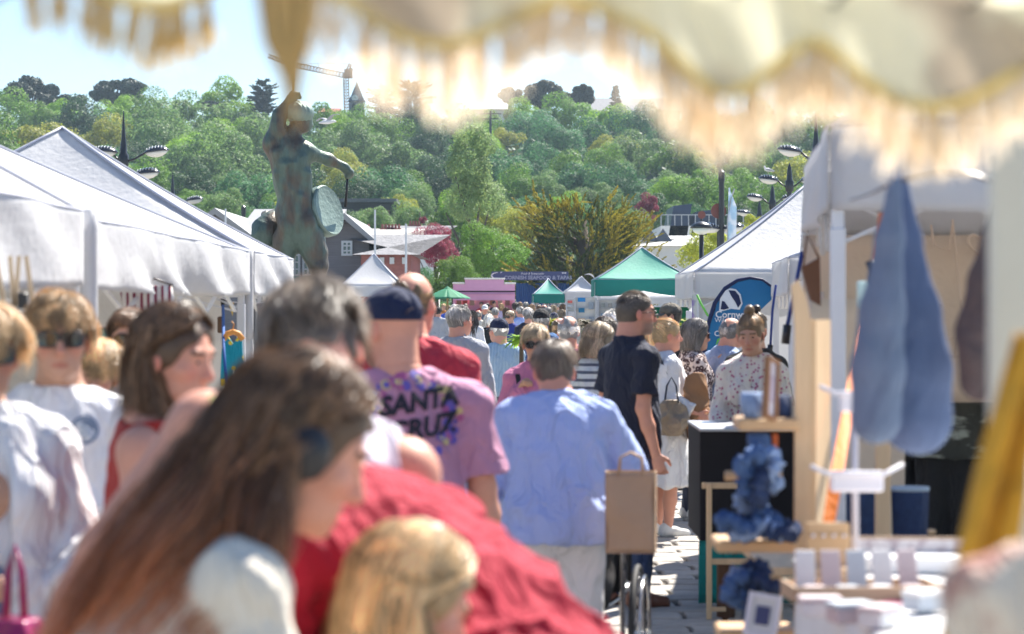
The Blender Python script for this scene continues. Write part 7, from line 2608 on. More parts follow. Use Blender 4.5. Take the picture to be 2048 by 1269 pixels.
# things on the top shelf
def picture(px, py, wpx, hpx, d, label, fm, pm, tilt=0., lean=-12, yawd=0, border=.14, name='picture_frame', cat='picture frame', mount=None):
 c = W(px, py, d)
 w_, h_ = wpx / F * d, hpx / F * d
 t = thing(name, label, cat, c)
 t.rotation_euler = (R(lean), R(tilt), R(yawd))
 b_ = border * min(w_, h_)
 f_ = MB()
 for sx in (-1, 1):
  f_.box((sx * (w_ - b_) / 2, 0, 0), (b_, .018, h_))
  f_.box((0, 0, sx * (h_ - b_) / 2), (w_ - 2 * b_, .017, b_))
 f_.build('frame', fm, t)
 MB().box((0, .003, 0), (w_ - b_ * 2, .006, h_ - 2 * b_)).build('picture', mount or mat('paper_white', (.72, .72, .70), .6), t)
 if pm:
  MB().box((0, -.002, 0), (w_ * .42, .006, h_ * .42)).build('print', pm, t)
 return t
m_framew = mat('frame_white', (.74, .72, .76), .5, var=.04)
m_frameb = mat('frame_brown', (.30, .15, .07), .5, var=.1)
picture(1542, 778, 46, 125, LS - .05, 'narrow brown-framed picture tilted on the top shelf board', m_frameb, mat('print_lilac', (.45, .38, .45), .5), 16, -6, 55, mount=mat('print_pale', (.62, .58, .62), .5))
picture(1525, 1232, 66, 88, LS - .28, 'white-framed small print standing at the foot of the ladder shelf', m_framew, mat('print_navy', (.06, .07, .16), .5), 8, -14, -12)
soft_bag(1508, 785, 838, 40, LS, 'rolled pale blue denim pouch on the top shelf board', den[2], handles=False, depth=.03)
soft_bag(1560, 790, 838, 34, LS + .04, 'dark pouch standing behind the tilted picture', den[1], handles=False, depth=.03)
soft_bag(1520, 865, 935, 26, LS, 'pale denim pouch hanging under the top shelf board', den[0], handles=False, depth=.02)
mb_ = MB()
box_px(mb_, 1545, 868, 1556, 925, LS, .02)
o = mb_.build('orange_tag', mat('orange_card', (.55, .12, .03), .6))
props(o, 'small orange card hanging under the top shelf board', 'tag')
# black board and teal cloth behind, easel
DB = 13.3
base = Vector((W(1460, 0, DB).x, DB, 0))
t = thing('draped_table', 'stall table with black fabric board front and teal cloth skirt', 'table', base)
mb_ = MB()
box_px(mb_, 1400, 862, 1660, 1082, DB, .9, base)
mb_.build('black_cover', mat('black_felt', (.014, .013, .016), .9, var=.2), t)
MB().sheet(lambda u, v: ((W(1398, 0, DB) - base).x + u * .70, .012 + .018 * math.sin(u * 22) * (1 - v), .05 + v * (W(0, 1082, DB).z - .05)), 60, 6, .004).build('teal_cloth', fabric('teal_cloth', (.01, .22, .21)), t, smooth=True)
mb_ = MB()
box_px(mb_, 1400, 858, 1640, 864, DB - .02, .95, base, .002)
mb_.build('table_edge', m_steel, t)
MB().box((.3, .4, .03), (.05, .05, .06)).build('foot', m_plb, t)
base = Vector((W(1430, 0, 12.9).x, 12.9, 0))
t = thing('wooden_easel', 'pale wooden folding stand in front of the black board', 'stand', base)
for nm, x0, y0, x1, y1 in (('leg', 1413, 968, 1424, 1240), ('top_rail', 1404, 966, 1475, 978), ('middle_rail', 1420, 1078, 1500, 1088), ('lower_rail', 1420, 1118, 1530, 1130), ('foot_rail', 1422, 1215, 1452, 1224)):
 mb_ = MB()
 box_px(mb_, x0, y0, x1, y1, 12.9 + (.012 if 'rail' in nm else 0), .02, base, .003)
 mb_.build(nm, m_wood, t)
mb_ = MB()
box_px(mb_, 1448, 1125, 1458, 1240, 13.05, .02, base, .003)
mb_.build('leg', m_wood, t)
MB().tube([(W(1452, 0, 13.0).x - base.x, .1, .30), (W(1452, 0, 13.0).x - base.x, .1, .0)], .05, 10).build('weight', mat('brown_leather', (.10, .045, .02), .6), t)
# white table with trays, in front of everything on the right
m_cloth = fabric('table_cloth_white', (.80, .79, .78), wrinkle=.4)
TX0, TX1, TY0, TY1, TZ = .76, 2.6, 4.4, 6.55, 1.005
t = thing('market_table', 'white cloth covered stall table in the lower right corner', 'table', ((TX0 + TX1) / 2, (TY0 + TY1) / 2, 0))
o_ = t.location
MB().box((o_.x, o_.y, TZ - .02), (TX1 - TX0 - .04, TY1 - TY0 - .04, .03)).build('table_top', m_wood, t, o_)
def tcl(u, v):
 x = TX0 - .16 * 0 + (TX1 - TX0) * u
 y = TY0 + (TY1 - TY0) * v
 return (x, y, TZ + .003 * math.sin(x * 9 + y * 4))
MB().sheet(tcl, 20, 20, .003).build('tablecloth_top', m_cloth, t, o_, smooth=True)
MB().sheet(lambda u, v: (TX0 + .012 - .05 * v + .02 * math.sin(u * 21) * v, TY0 + (TY1 - TY0) * u, TZ - .8 * v), 50, 10, .003).build('tablecloth_side', m_cloth, t, o_, smooth=True)
for sx in (TX0 + .08, TX1 - .08):
 for sy in (TY0 + .08, TY1 - .08):
  MB().box((sx, sy, TZ / 2 - .02), (.04, .04, TZ - .04)).build('leg', m_steel, t, o_)
def onT(px, py):
 """point on the table top seen at a pixel"""
 d_ = F * (EYE - TZ) / (py - HZ)
 return Vector(((px - 1024) / F * d_, d_, TZ + .004))
m_tray = mat('tray_wood', (.45, .31, .20), .6, var=.2)
c = onT(1722, 1200)
t = thing('jewellery_tray', 'shallow wooden tray with upright pale display cards on the white table', 'tray', c, R(4))
MB().box((0, 0, .006), (.34, .17, .012)).box((0, -.085, .018), (.34, .01, .036)).box((0, .085, .018), (.34, .01, .036)).box((-.17, 0, .018), (.01, .17, .036)).box((.17, 0, .018), (.01, .17, .036)).build('tray_body', m_tray, t)
m_card = [mat('card_white', (.74, .73, .72), .6), mat('card_rose', (.60, .50, .50), .6), mat('card_grey', (.5, .54, .58), .6)]
cd = None
for i in range(5):
 o = MB().box((0, 0, .052), (.048, .006, .095), bev=.002).build('display_card', m_card[i % 3], t)
 o.location = (-.125 + i * .062, .03, .012)
 o.rotation_euler = (R(-18), 0, R(3 * i - 6))
for i in range(4):
 o = MB().box((0, 0, .012), (.05, .04, .022), bev=.004).build('gift_box', m_card[(i + 1) % 3], t)
 o.location = (-.12 + i * .078, -.045, .012)
c = onT(1668, 1165)
t = thing('peg_board', 'small wooden peg stand with white hooks at the left of the table', 'stand', c + Vector((0, .10, 0)))
MB().box((0, 0, .012), (.12, .08, .024), bev=.003).box((0, .02, .075), (.11, .012, .12), bev=.003).build('stand_body', m_woodh, t)
for i in range(4):
 MB().tube([(-.04 + i * .026, .01, .10), (-.04 + i * .026, -.02, .105)], .004, 6).build('hook', m_framew, t)
c = onT(1800, 1150)
t = thing('lidded_case', 'open pale case with lace-like lining on the far side of the table', 'case', c + Vector((.05, .06, 0)), R(-5))
MB().box((0, 0, .02), (.36, .15, .04), bev=.004).build('case_body', m_card[0], t)
MB().box((0, .08, .045), (.36, .012, .07), bev=.003).build('case_lid', m_tray, t)
MB().box((0, .070, .048), (.32, .010, .05)).build('lid_lining', mat('lace_lining', (.66, .62, .62), .8, kind='patch', color2=(.45, .38, .40), pscale=30), t)
for i, (px, py, lab, cc) in enumerate(((1640, 1238, 'small white box at the front left of the table', 0), (1700, 1250, 'small rose-grey box at the front of the table', 1), (1850, 1225, 'grey round-cornered box right of the tray', 2), (1760, 1258, 'white folded card at the front of the table', 0))):
 c = onT(px, py)
 t = thing('gift_box', lab, 'box', c, R(i * 17))
 MB().box((0, 0, .018), (.09, .06, .034), bev=.004).build('box_base', m_card[cc], t)
 MB().box((0, 0, .040), (.094, .064, .012), bev=.003).build('lid', m_card[(cc + 1) % 3], t)
c = onT(1810, 1215)
strg = MB().tube([c + Vector((.10 * math.cos(a * .5), .06 * math.sin(a * .7), .004)) for a in range(14)], .0035, 5).build('red_cord', mat('cord_red', (.35, .05, .12), .8), off=c, smooth=True)
strg.location = c
props(strg, 'thin red cord curled on the table beside the case', 'cord')
# white plastic rack with clamps
c = W(1712, 1110, 6.2)
t = thing('clamp_stand', 'thin grey upright with two white plastic clamps holding ties', 'stand', (c.x, 6.2, 1.0))
o_ = t.location
MB().tube([W(1712, 1140, 6.2), W(1708, 800, 6.2)], .009, 10).build('upright', mat('grey_tube', (.5, .48, .52), .4), t, o_, smooth=True)
for y0, y1, x0, x1 in ((775, 825, 1680, 1762), (935, 985, 1662, 1768)):
 mb_ = MB()
 box_px(mb_, x0, y0 + 8, x1, y1, 6.12, .03, o_, .006)
 cl = mb_.build('clamp', m_framew, t)
 MB().tube([W(x0 - 40, y0 - 2, 6.13), W(x0 - 10, y0 + 12, 6.11), W(x1, y0 + 14, 6.11), W(x1 + 38, y0 - 6, 6.13)], .006, 6).build('cable_tie', m_framew, cl, o_, smooth=True)
# orange ratchet strap
m_or = mat('orange_webbing', (.90, .21, .01), .6, var=.08, bump=.3)
P = [Vector((1.30, 8.5, 2.02)), Vector((1.21, 8.2, 1.72)), W(1727, 640, 7.8), W(1700, 800, 7.2), W(1672, 960, 6.8), W(1648, 1110, 6.62), W(1640, 1300, 6.6)]
mb_ = MB()
wds = [.022, .024, .030, .034, .038, .034, .030]
V = []
for i, p in enumerate(P):
 V += [p - Vector((wds[i] / 2, 0, 0)), p + Vector((wds[i] / 2, .008 * (i % 2), .004))]
V2 = [v + Vector((0, .003, 0)) for v in V]
n = len(P)
Fc = [(2 * i, 2 * i + 1, 2 * i + 3, 2 * i + 2) for i in range(n - 1)] + [(2 * n + 2 * i + 2, 2 * n + 2 * i + 3, 2 * n + 2 * i + 1, 2 * n + 2 * i) for i in range(n - 1)] + [(2 * i + 2, 2 * n + 2 * i + 2, 2 * n + 2 * i, 2 * i) for i in range(n - 1)] + [(2 * i + 1, 2 * n + 2 * i + 1, 2 * n + 2 * i + 3, 2 * i + 3) for i in range(n - 1)]
t = thing('ratchet_strap', 'bright orange tie-down strap with ratchet running down from the stall roof', 'strap', P[-1])
mb_.add(V + V2, Fc).build('webbing', m_or, t, P[-1])
c = W(1728, 590, 7.9)
rt = MB().box(c, (.045, .03, .09), bev=.006).box(c + Vector((.01, -.02, -.035)), (.055, .02, .035), bev=.005).build('ratchet', mat('ratchet_steel', (.45, .6, .6), .35, metal=.5), t, P[-1])
MB().tube([c + Vector((.02, -.01, .03)), c + Vector((.025, -.015, .08)), c + Vector((.015, -.012, .11))], .014, 8).build('lever', m_plb, t, P[-1], smooth=True)
# hanging denim bags
hang = Vector(W(1795, 362, 5.0))
def hobo(pts, label, m, d, yth=.05, name='denim_bag', seed=3, cut=None):
 base = Vector(W(pts[0][0], pts[0][1], d))
 allp = [Vector(W(x, y, d)) - base for x, y, r in pts]
 rs = [r / F * d for x, y, r in pts]
 lo_ = Vector((min(p.x - r for p, r in zip(allp, rs)) - .03, -.12, min(p.z - r for p, r in zip(allp, rs)) - .03))
 hi_ = Vector((max(p.x + r for p, r in zip(allp, rs)) + .03, .12, .05))
 g_ = SDF(lo_, hi_, .006)
 for (p, r_), (p2, r2) in zip(zip(allp, rs), zip(allp[1:], rs[1:])):
  g_.cap(p, p2, r_, r2, k=.02, flat=((0, 1, 0), 1.9))
 g_.folds(.003, seed, 14, 5)
 t = thing(name, label, 'bag', base, group=None)
 g_.obj('bag_body', m, t)
 MB().tube([allp[0] + Vector((-.004, 0, -.01)), allp[0] + Vector((0, 0, .035)), allp[0] + Vector((.004, 0, -.01))], .004, 6).build('hanging_loop', m_seam, t)
 return t
dB = fabric('bag_denim', (.15, .20, .29), var=.12, scale=14, wrinkle=.35)
dB2 = fabric('bag_denim_deep', (.11, .155, .27), var=.12, scale=14, wrinkle=.35)
hobo([(1790, 366, 14), (1778, 480, 26), (1765, 620, 42), (1755, 740, 52), (1752, 840, 50)], 'grey-blue denim slouch bag, the left one of the hanging pair', dB, 5.0)
hobo([(1802, 366, 14), (1818, 480, 22), (1832, 620, 46), (1836, 740, 66), (1832, 835, 74)], 'blue denim slouch bag, the fuller right one of the hanging pair', dB2, 5.1)
hobo([(2000, 380, 12), (1985, 470, 20), (1972, 560, 34), (1962, 660, 46), (1962, 760, 44)], 'dark brown-grey slouch bag hanging beside the pale post', fabric('bag_taupe', (.10, .075, .075), var=.15), 5.0)
rope = MB().tube([W(1700, 400, 6.2), W(1745, 385, 5.6), W(1795, 363, 5.05), W(1880, 345, 5.0), W(1950, 350, 5.0), W(2005, 372, 5.0), W(2075, 360, 4.6)], .004, 6).build('hanging_rope', m_gframe, off=W(1795, 363, 5.05), smooth=True)
rope.location = W(1795, 363, 5.05)
props(rope, 'dark thin rope the denim bags hang from', 'rope')
# denim baskets further back, wooden post
for x0, x1, lab in ((1655, 1778, 'dark denim fabric panel box behind the clamp stand'), (1790, 1868, 'dark denim fabric basket with pale rim right of the wooden post')):
 a, b = W(x0, 1118, 8.9), W(x1, 980, 8.9)
 t = thing('fabric_basket', lab, 'basket', ((a.x + b.x) / 2, 9.0, a.z))
 hw = (b.x - a.x) / 2
 H_ = b.z - a.z
 MB().lathe([(hw * .84, 0), (hw * .88, .01), (hw, H_), (hw * .97, H_), (hw * .85, .02)], (0, 0, 0), 20, sy=.7).build('basket_body', den[1], t, smooth=True, angle=40)
 MB().lathe([(hw * 1.01, H_ - .012), (hw * 1.02, H_ + .004), (hw * .96, H_ + .005)], (0, 0, 0), 20, sy=.7).build('rim', mat('rim_pale', (.4, .5, .6), .7), t, smooth=True)
a = W(1700, 1118, 8.9)
t = thing('goods_table', 'low trestle table behind holding the denim baskets', 'table', (1.45, 9.1, 0))
MB().box((0, 0, a.z - .02), (1.1, .9, .03)).build('table_top', m_wood, t)
for sx in (-.5, .5):
 for sy in (-.4, .4):
  MB().box((sx, sy, a.z / 2 - .02), (.04, .04, a.z - .04)).build('leg', m_wood, t)
mb_ = MB()
base = W(1765, 1400, 8.3)
box_px(mb_, 1752, 860, 1782, 1330, 8.3, .03, base)
o = mb_.build('wooden_post', m_wood)
o.location = base
props(o, 'pale wooden upright post between the denim baskets', 'post')
picture(1632, 1040, 62, 150, 8.0, 'large white-framed picture behind the ladder shelf', m_framew, mat('print_slate', (.12, .15, .2), .5), 0, -8, 0)
# striped black-white ribbon roll
mb_ = MB()
for i in range(9):
 box_px(mb_, 1640, 815 + i * 13, 1652, 820 + i * 13, 8.0, .006)
o = mb_.build('striped_ribbon', m_plb)
props(o, 'black and white striped ribbon hanging beside the stall post', 'ribbon', kind='stuff')
# wooden slatted rack low right
base = W(1905, 1130, 8.0)
t = thing('wooden_rack', 'small slatted wooden rack seen low behind the ochre scarf', 'rack', base)
for i, (x0, y0, x1, y1) in enumerate(((1858, 1060, 1872, 1068), (1858, 1075, 1880, 1083), (1858, 1090, 1910, 1100), (1890, 1095, 1900, 1125))):
 mb_ = MB()
 box_px(mb_, x0, y0, x1, y1, 8.0 - i * .01, .03, base)
 mb_.build('slat', m_wood, t)
# brown card bag and bungee cords
c = W(1625, 570, 9.2)
t = thing('leather_bag', 'dark brown square bag hanging under the stall valance', 'bag', c)
pb = MB().prism([W(1604, 535, 9.2) - c, W(1640, 515, 9.2) - c, W(1642, 612, 9.2) - c, W(1622, 600, 9.2) - c], None, (0, .05, 0))
pb.build('bag_body', mat('leather_brown', (.14, .06, .03), .6), t)
MB().tube([W(1606, 535, 9.2) - c, W(1615, 470, 9.22) - c, W(1638, 517, 9.2) - c], .005, 6).build('strap', mat('leather_brown', (.14, .06, .03)), t, smooth=True)
m_bun = mat('bungee_blue', (.02, .05, .25), .6)
for i, (pts, lab) in enumerate((([(1604, 505, 11.5), (1592, 570, 11.4), (1575, 650, 11.3)], 'blue bungee cord slanting down from the second stall'), ([(1552, 570, 17), (1545, 620, 17), (1541, 690, 17)], 'blue bungee cord on the third stall post'))):
 c = W(*pts[-1])
 t = thing('bungee_cord', lab, 'cord', c)
 MB().tube([W(*p) - c for p in pts], .010, 6).build('cord', m_bun, t, smooth=True)
 MB().tube([Vector((0, 0, 0)), Vector((-.01, 0, -.09))], .02, 8).build('hook', m_plb, t, smooth=True)
# pale post right edge, ochre scarf, cream fleece
base = Vector((W(2017, 0, 3.0).x, 3.0, 0))
t = thing('stall_post', 'pale cream upright post at the right edge of the frame', 'post', base)
MB().box((0, 0, 1.1), (.045, .045, 2.2), bev=.006).build('post', mat('cream_post', (.66, .64, .54), .5, var=.06), t)
MB().box((0, 0, .012), (.14, .14, .024)).build('foot', m_steel, t)
def scarf(u, v):
 a, b = W(2050, 670, 2.75), W(1915, 1300, 2.75)
 p = a + (b - a) * v
 w_ = (.035 + .045 * v)
 return p + Vector(((u - .35) * w_, .012 * math.sin(u * 9 + v * 5), .004 * math.sin(u * 20)))
o = MB().sheet(scarf, 16, 24, .003).build('ochre_scarf', fabric('ochre_wool', (.58, .30, .03), var=.18, scale=30, wrinkle=.5), off=W(1950, 900, 2.75), smooth=True)
o.location = W(1950, 900, 2.75)
props(o, 'mustard ochre scarf hanging diagonally in the lower right corner', 'scarf')
c = W(2060, 1335, 2.45)
g_ = SDF((-.14, -.10, -.12), (.14, .10, .17), .006)
g_.ell((.0, 0, -.02), (.075, .05, .13), None, k=0)
g_.cap((-.05, 0, .07), (.06, 0, .085), .04, .038, k=.04)
g_.folds(.006, 3, 30, 20)
o = g_.obj('fleece_pouch', fabric('fleece_cream', (.70, .62, .52), kind='patch', color2=(.40, .20, .17), pscale=15, wrinkle=.8), None)
o.location = c
props(o, 'cream fluffy pouch with rose-brown patches at the bottom right corner', 'pouch')
# yellow strap and tattoo on the foreground shoulder
I = INFO[greyman.name]
T0 = I['T']
MB().bar(T0(-.175, -.075, .47), T0(-.15, -.135, .36), .03, .004).bar(T0(-.15, -.135, .36), T0(-.12, -.15, .22), .03, .004).build('yellow_strap', mat('strap_yellow', (.80, .72, .28), .7), greyman)
# person seen below the curtain inside the stall
f_camo = fabric('cloth_camo', (.05, .055, .05), kind='patch', color2=(.32, .36, .32), pscale=7, stretch=(.7, .7, 2.2))
person('person in dark camouflage top inside the stall below the beige curtain', 1905, 12.6, 1.78, yaw=150, girth=1.15, skin='brown', hair=('short', 'dark'), lean=4, armR=(D(60, -70), D(-20, -60)), top=dict(m=f_camo, sleeve=.9, hem=-.04, loose=.03, sr=.03), bottom=TR_(f_black, loose=.03), near=1)
person('person in black standing inside the stall left of the camouflage top', 1845, 12.9, 1.74, yaw=200, girth=1., skin='brown', hair=('short', 'dark'), top=dict(m=f_black, sleeve=.8, hem=-.06, loose=.02), bottom=TR_(f_black, loose=.03), near=1)

# ------------------------------------------------------------------ left-hand stalls
curtain(-4.72, 6.4, -4.72, 9.4, 0, 2.0, 'off-white side curtain inside the nearest marquee', m_canvas2, .02, 8)
curtain(-6.5, 10.2, -6.5, 16.2, 0, 2.0, 'off-white rear curtain inside the long marquee', m_canvas2, .02, 8)
curtain(-6.4, 16.2, -2.5, 16.2, 0, 1.9, 'off-white end curtain between the long and the farthest marquee', m_canvas2, .02, 8)
curtain(-4.8, 19.2, -2.3, 19.2, 0, 1.9, 'off-white end curtain of the farthest left marquee', m_canvas2, .02, 8)
curtain(-4.6, 9.35, -2.9, 9.35, 0, 1.9, 'off-white end curtain of the nearest marquee', m_canvas2, .02, 8)
m_tape = mat('beige_webbing', (.55, .42, .28), .8)
for i, (x0, x1) in enumerate(((-8, 8), (20, 28), (38, 30), (52, 66))):
 a, b = W(x0, 512, 7.6), W(x1, 612, 7.6)
 o = MB().bar((0, 0, 0), b - a, .014, .004, up=(0, 1, 0)).build('hanging_strap', m_tape)
 o.location = a
 props(o, ['leftmost', 'second', 'third', 'rightmost'][i] + ' beige webbing strap hanging inside the nearest marquee', 'strap', 'beige straps inside the nearest marquee')
c = W(45, 602, 7.6)
o = MB().box((0, 0, 0), (.03, .02, .05), bev=.004).build('buckle', m_plb)
o.location = c
props(o, 'black buckle at the foot of the beige straps', 'buckle')
# bunting
m_flags = [mat('bunting_black', (.03, .03, .035), .8), mat('bunting_gold', (.65, .45, .08), .8), mat('bunting_magenta', (.45, .03, .22), .8), mat('bunting_plum', (.14, .04, .12), .8), mat('bunting_grey', (.25, .24, .27), .8), mat('bunting_sage', (.35, .42, .35), .8), mat('bunting_teal', (.03, .35, .40), .8)]
t = thing('bunting', 'string of small triangular flags under the farthest left marquee', 'bunting', W(480, 600, 17))
o_ = t.location
fp = [(446, 600, 0), (462, 607, 1), (481, 609, 2), (496, 612, 3), (518, 609, 4), (532, 606, 5), (548, 602, 6)]
MB().tube([W(434, 597, 17)] + [W(x, y - 3, 17) for x, y, _ in fp] + [W(560, 596, 17)], .003, 5).build('string', m_framew, t, o_)
for x, y, c_ in fp:
 a, b, e = W(x - 6, y - 3, 17), W(x + 6, y - 3, 17), W(x + (3 if c_ % 2 else -2), y + 26, 17.03)
 MB().prism([a, b, e], None, (0, .004, 0)).build('flag', m_flags[c_], t, o_)
# dungarees on hanger
m_dun = fabric('dungaree_print', (.01, .30, .42), kind='spots', color2=(.80, .62, .04), pscale=17, wrinkle=.4)
dd = 15.6
c = W(465, 668, dd)
t = thing('childrens_dungarees', 'turquoise child dungarees with yellow print on an orange wooden hanger', 'clothes', c)
P = [(450, 682), (456, 674), (466, 688), (476, 674), (484, 682), (488, 770), (470, 772), (466, 735), (460, 772), (440, 770), (443, 700)]
poly_obj('dungaree_cloth', [W(x, y, dd) for x, y in P], m_dun, dd, t, c, .02)
for x0 in (441, 468):
 mb_ = MB()
 box_px(mb_, x0, 758, x0 + 19, 772, dd - .012, .045, c)
 mb_.build('yellow_cuff', mat('cuff_yellow', (.8, .55, .03), .8), t)
MB().tube([W(447, 680, dd) - c, W(455, 668, dd) - c, W(466, 664, dd) - c, W(477, 668, dd) - c, W(486, 680, dd) - c], .018, 8).tube([Vector((0, 0, .02)), Vector((.01, 0, .06)), Vector((-.005, 0, .08))], .004, 5).build('hanger', mat('orange_wood', (.75, .33, .08), .5), t, smooth=True)
o = MB().tube([W(446, 612, 16.0), W(447, 690, 15.5), W(453, 775, 15.3)], .010, 6).build('blue_webbing', mat('blue_webbing', (.02, .10, .35), .7), off=W(446, 612, 16.0), smooth=True)
o.location = W(446, 612, 16.0)
props(o, 'dark blue webbing tie running down the marquee corner', 'strap')
o = MB().box((0, 0, 0), (.04, .03, .11), bev=.008).build('strap_clip', mat('clip_brown', (.13, .07, .04), .6))
o.location = W(441, 650, 15.9)
props(o, 'brown and black clip on the marquee corner tie', 'clip')
picture(213, 672, 34, 34, 10.6, 'small framed teal print beside the marquee leg on the left', m_plb, mat('print_teal', (.03, .28, .26), .4), border=.08, lean=0, mount=mat('print_teal2', (.05, .2, .2), .4))
c = W(290, 620, 12)
t = thing('striped_garment', 'maroon and white striped garment hanging in the long marquee', 'clothes', c)
MB().sheet(lambda u, v: (-.13 + .26 * u + .02 * math.sin(v * 4), .01 * math.sin(u * 20), .12 - .42 * v), 16, 8, .004).build('garment', fabric('garment_stripe', (.7, .68, .66), kind='stripe_v', color2=(.22, .03, .07), pscale=9), t, smooth=True)
MB().tube([(-.14, 0, .12), (0, 0, .17), (.14, 0, .12)], .006, 6).build('hanger', m_gframe, t, smooth=True)

# ------------------------------------------------------------------ print racks, plants
def rack(px0, px1, py0, py1, d, label, prints):
 a, b = W(px0, py1, d), W(px1, py0, d)
 base = Vector(((a.x + b.x) / 2, d, 0))
 t = thing('print_rack', label, 'display rack', base)
 f_ = MB()
 for x in (a.x, b.x):
  f_.box((x - base.x, 0, b.z / 2), (.025, .025, b.z))
 for z in np.linspace(max(a.z, .3), b.z, 7):
  f_.box((0, .001, z), (b.x - a.x, .02, .012))
 f_.build('frame', m_steel, t)
 MB().box((0, .03, (a.z + b.z) / 2), (b.x - a.x, .01, b.z - a.z)).build('back_panel', mat('rack_panel', (.60, .60, .58), .7, var=.08), t)
 for (x, y, w_, h_, c_) in prints:
  q_ = W(x, y, d) - base
  MB().box((q_.x, -.02, q_.z), (w_ / F * d, .01, h_ / F * d)).build('card_print', mat('cardp%d' % (hash(c_) % 9999), c_, .5, var=.25, scale=18), t)
 return t
rack(1133, 1162, 600, 716, 40, 'pale print rack with sea pictures under the white gazebo', [(1140, 604, 9, 5, (.55, .12, .10)), (1140, 612, 10, 5, (.4, .45, .5)), (1152, 610, 8, 7, (.45, .5, .55)), (1143, 628, 14, 9, (.5, .5, .52)), (1150, 645, 10, 12, (.45, .4, .3)), (1140, 660, 12, 14, (.62, .62, .62))])
rack(1150, 1192, 596, 722, 33, 'tall white rack with blue prints and cards behind the bob-haired woman', [(1163, 600, 15, 8, (.02, .20, .48)), (1163, 621, 12, 9, (.02, .16, .30)), (1182, 612, 10, 14, (.25, .3, .35)), (1183, 640, 10, 12, (.2, .24, .3)), (1163, 645, 14, 16, (.5, .4, .3)), (1168, 668, 12, 14, (.05, .25, .16)), (1180, 668, 10, 16, (.35, .4, .45)), (1181, 692, 9, 14, (.5, .52, .55))])
rack(1196, 1238, 600, 700, 30, 'grey card rack behind the white-haired man in profile', [(1206, 611, 8, 8, (.30, .32, .3)), (1220, 611, 8, 8, (.35, .33, .3)), (1206, 632, 9, 10, (.25, .35, .45)), (1222, 632, 9, 10, (.45, .45, .42))])
c = W(1385, 640, 27)
t = thing('leaning_placard', 'white paper sheet and purple banner strip beside the white marquee', 'banner', c)
mb_ = MB()
box_px(mb_, 1384, 588, 1394, 668, 26.8, .01, c)
mb_.build('purple_strip', mat('banner_purple', (.25, .18, .42), .6, kind='patch', color2=(.5, .5, .5), pscale=6), t)
mb_ = MB()
box_px(mb_, 1372, 622, 1382, 660, 26.6, .01, c)
mb_.build('white_sheet', m_framew, t)
g_cur = mat('green_backdrop', (.01, .16, .07), .7, var=.3, scale=3)
o = curtain(W(1300, 0, 29).x, 29, W(1378, 0, 29).x, 29, .3, 1.66, 'deep green backdrop cloth behind the khaki cap man', g_cur, .01, 12)
o = MB().tube([W(1394, 590, 26.7), W(1402, 608, 26.7), W(1416, 632, 26.6)], .014, 6).build('green_tube', mat('green_rope', (.18, .55, .10), .6), off=W(1394, 590, 26.7), smooth=True)
o.location = W(1394, 590, 26.7)
props(o, 'light green ribbon slanting across the white marquee corner', 'ribbon')
def fronds(px, py, d, n, L, label, lf, upz=.5, name='palm_plant', w_=.02, seed=1, pot=True):
 r_ = random.Random(seed)
 c = W(px, py, d)
 base = Vector((c.x, d, 0))
 t = thing(name, label, 'plant', base)
 mb2 = MB()
 MB().tube([(0, 0, .0), (0, 0, c.z)], .02, 6).build('stem', m_bark, t)
 V = []
 cols_ = []
 for i in range(n):
  a = r_.uniform(0, 6.28)
  up = r_.uniform(.1, 1.2) * upz
  dd_ = Vector((math.cos(a), math.sin(a), up)).normalized()
  l_ = L * r_.uniform(.6, 1.1)
  sd = Vector((-dd_.y, dd_.x, 0)).normalized()
  pts = [Vector((0, 0, c.z)) + dd_ * l_ * k / 5 - Vector((0, 0, .5 * l_ * (k / 5) ** 2)) for k in range(6)]
  mul = r_.uniform(.7, 1.3)
  for k in range(5):
   wa, wb = w_ * math.sin(math.pi * (k + .2) / 5.4), w_ * math.sin(math.pi * min(1, (k + 1.2) / 5.4))
   V += [pts[k] - sd * wa, pts[k] + sd * wa, pts[k + 1] + sd * wb, pts[k + 1] - sd * wb]
   cols_ += [(mul, mul, mul)] * 4
 Va = np.array([tuple(v) for v in V])
 mesh_np('leaves', Va, np.arange(len(Va)).reshape(-1, 4), LEAF[lf], t, False, 'mul', cols=np.array(cols_))
 if pot:
  MB().lathe([(.11, 0), (.15, .28), (.14, .28), (.10, .02)], (0, 0, 0), 14).build('pot', mat('terracotta', (.35, .14, .08), .8), t, smooth=True)
 return t
fronds(1330, 655, 25.5, 46, .42, 'yellow-green spiky palm left of the khaki cap man', 'palm', .9, seed=1)
fronds(1400, 655, 25.2, 40, .36, 'yellow-green spiky palm right of the khaki cap man', 'palm', .9, seed=2)
fronds(1043, 680, 22, 50, .22, 'small leafy green plant behind the pink top woman', 'bright', .8, name='leafy_plant', w_=.02, seed=3)
fronds(1100, 652, 28, 70, .26, 'dried pampas-like flower bunch beside the gilet man', 'yellow', 1.4, name='dried_flowers', w_=.014, seed=4)
fronds(1172, 650, 29, 50, .24, 'dried orange-brown flower bunch in front of the print racks', 'brown', 1.0, name='dried_flowers', w_=.016, seed=5)

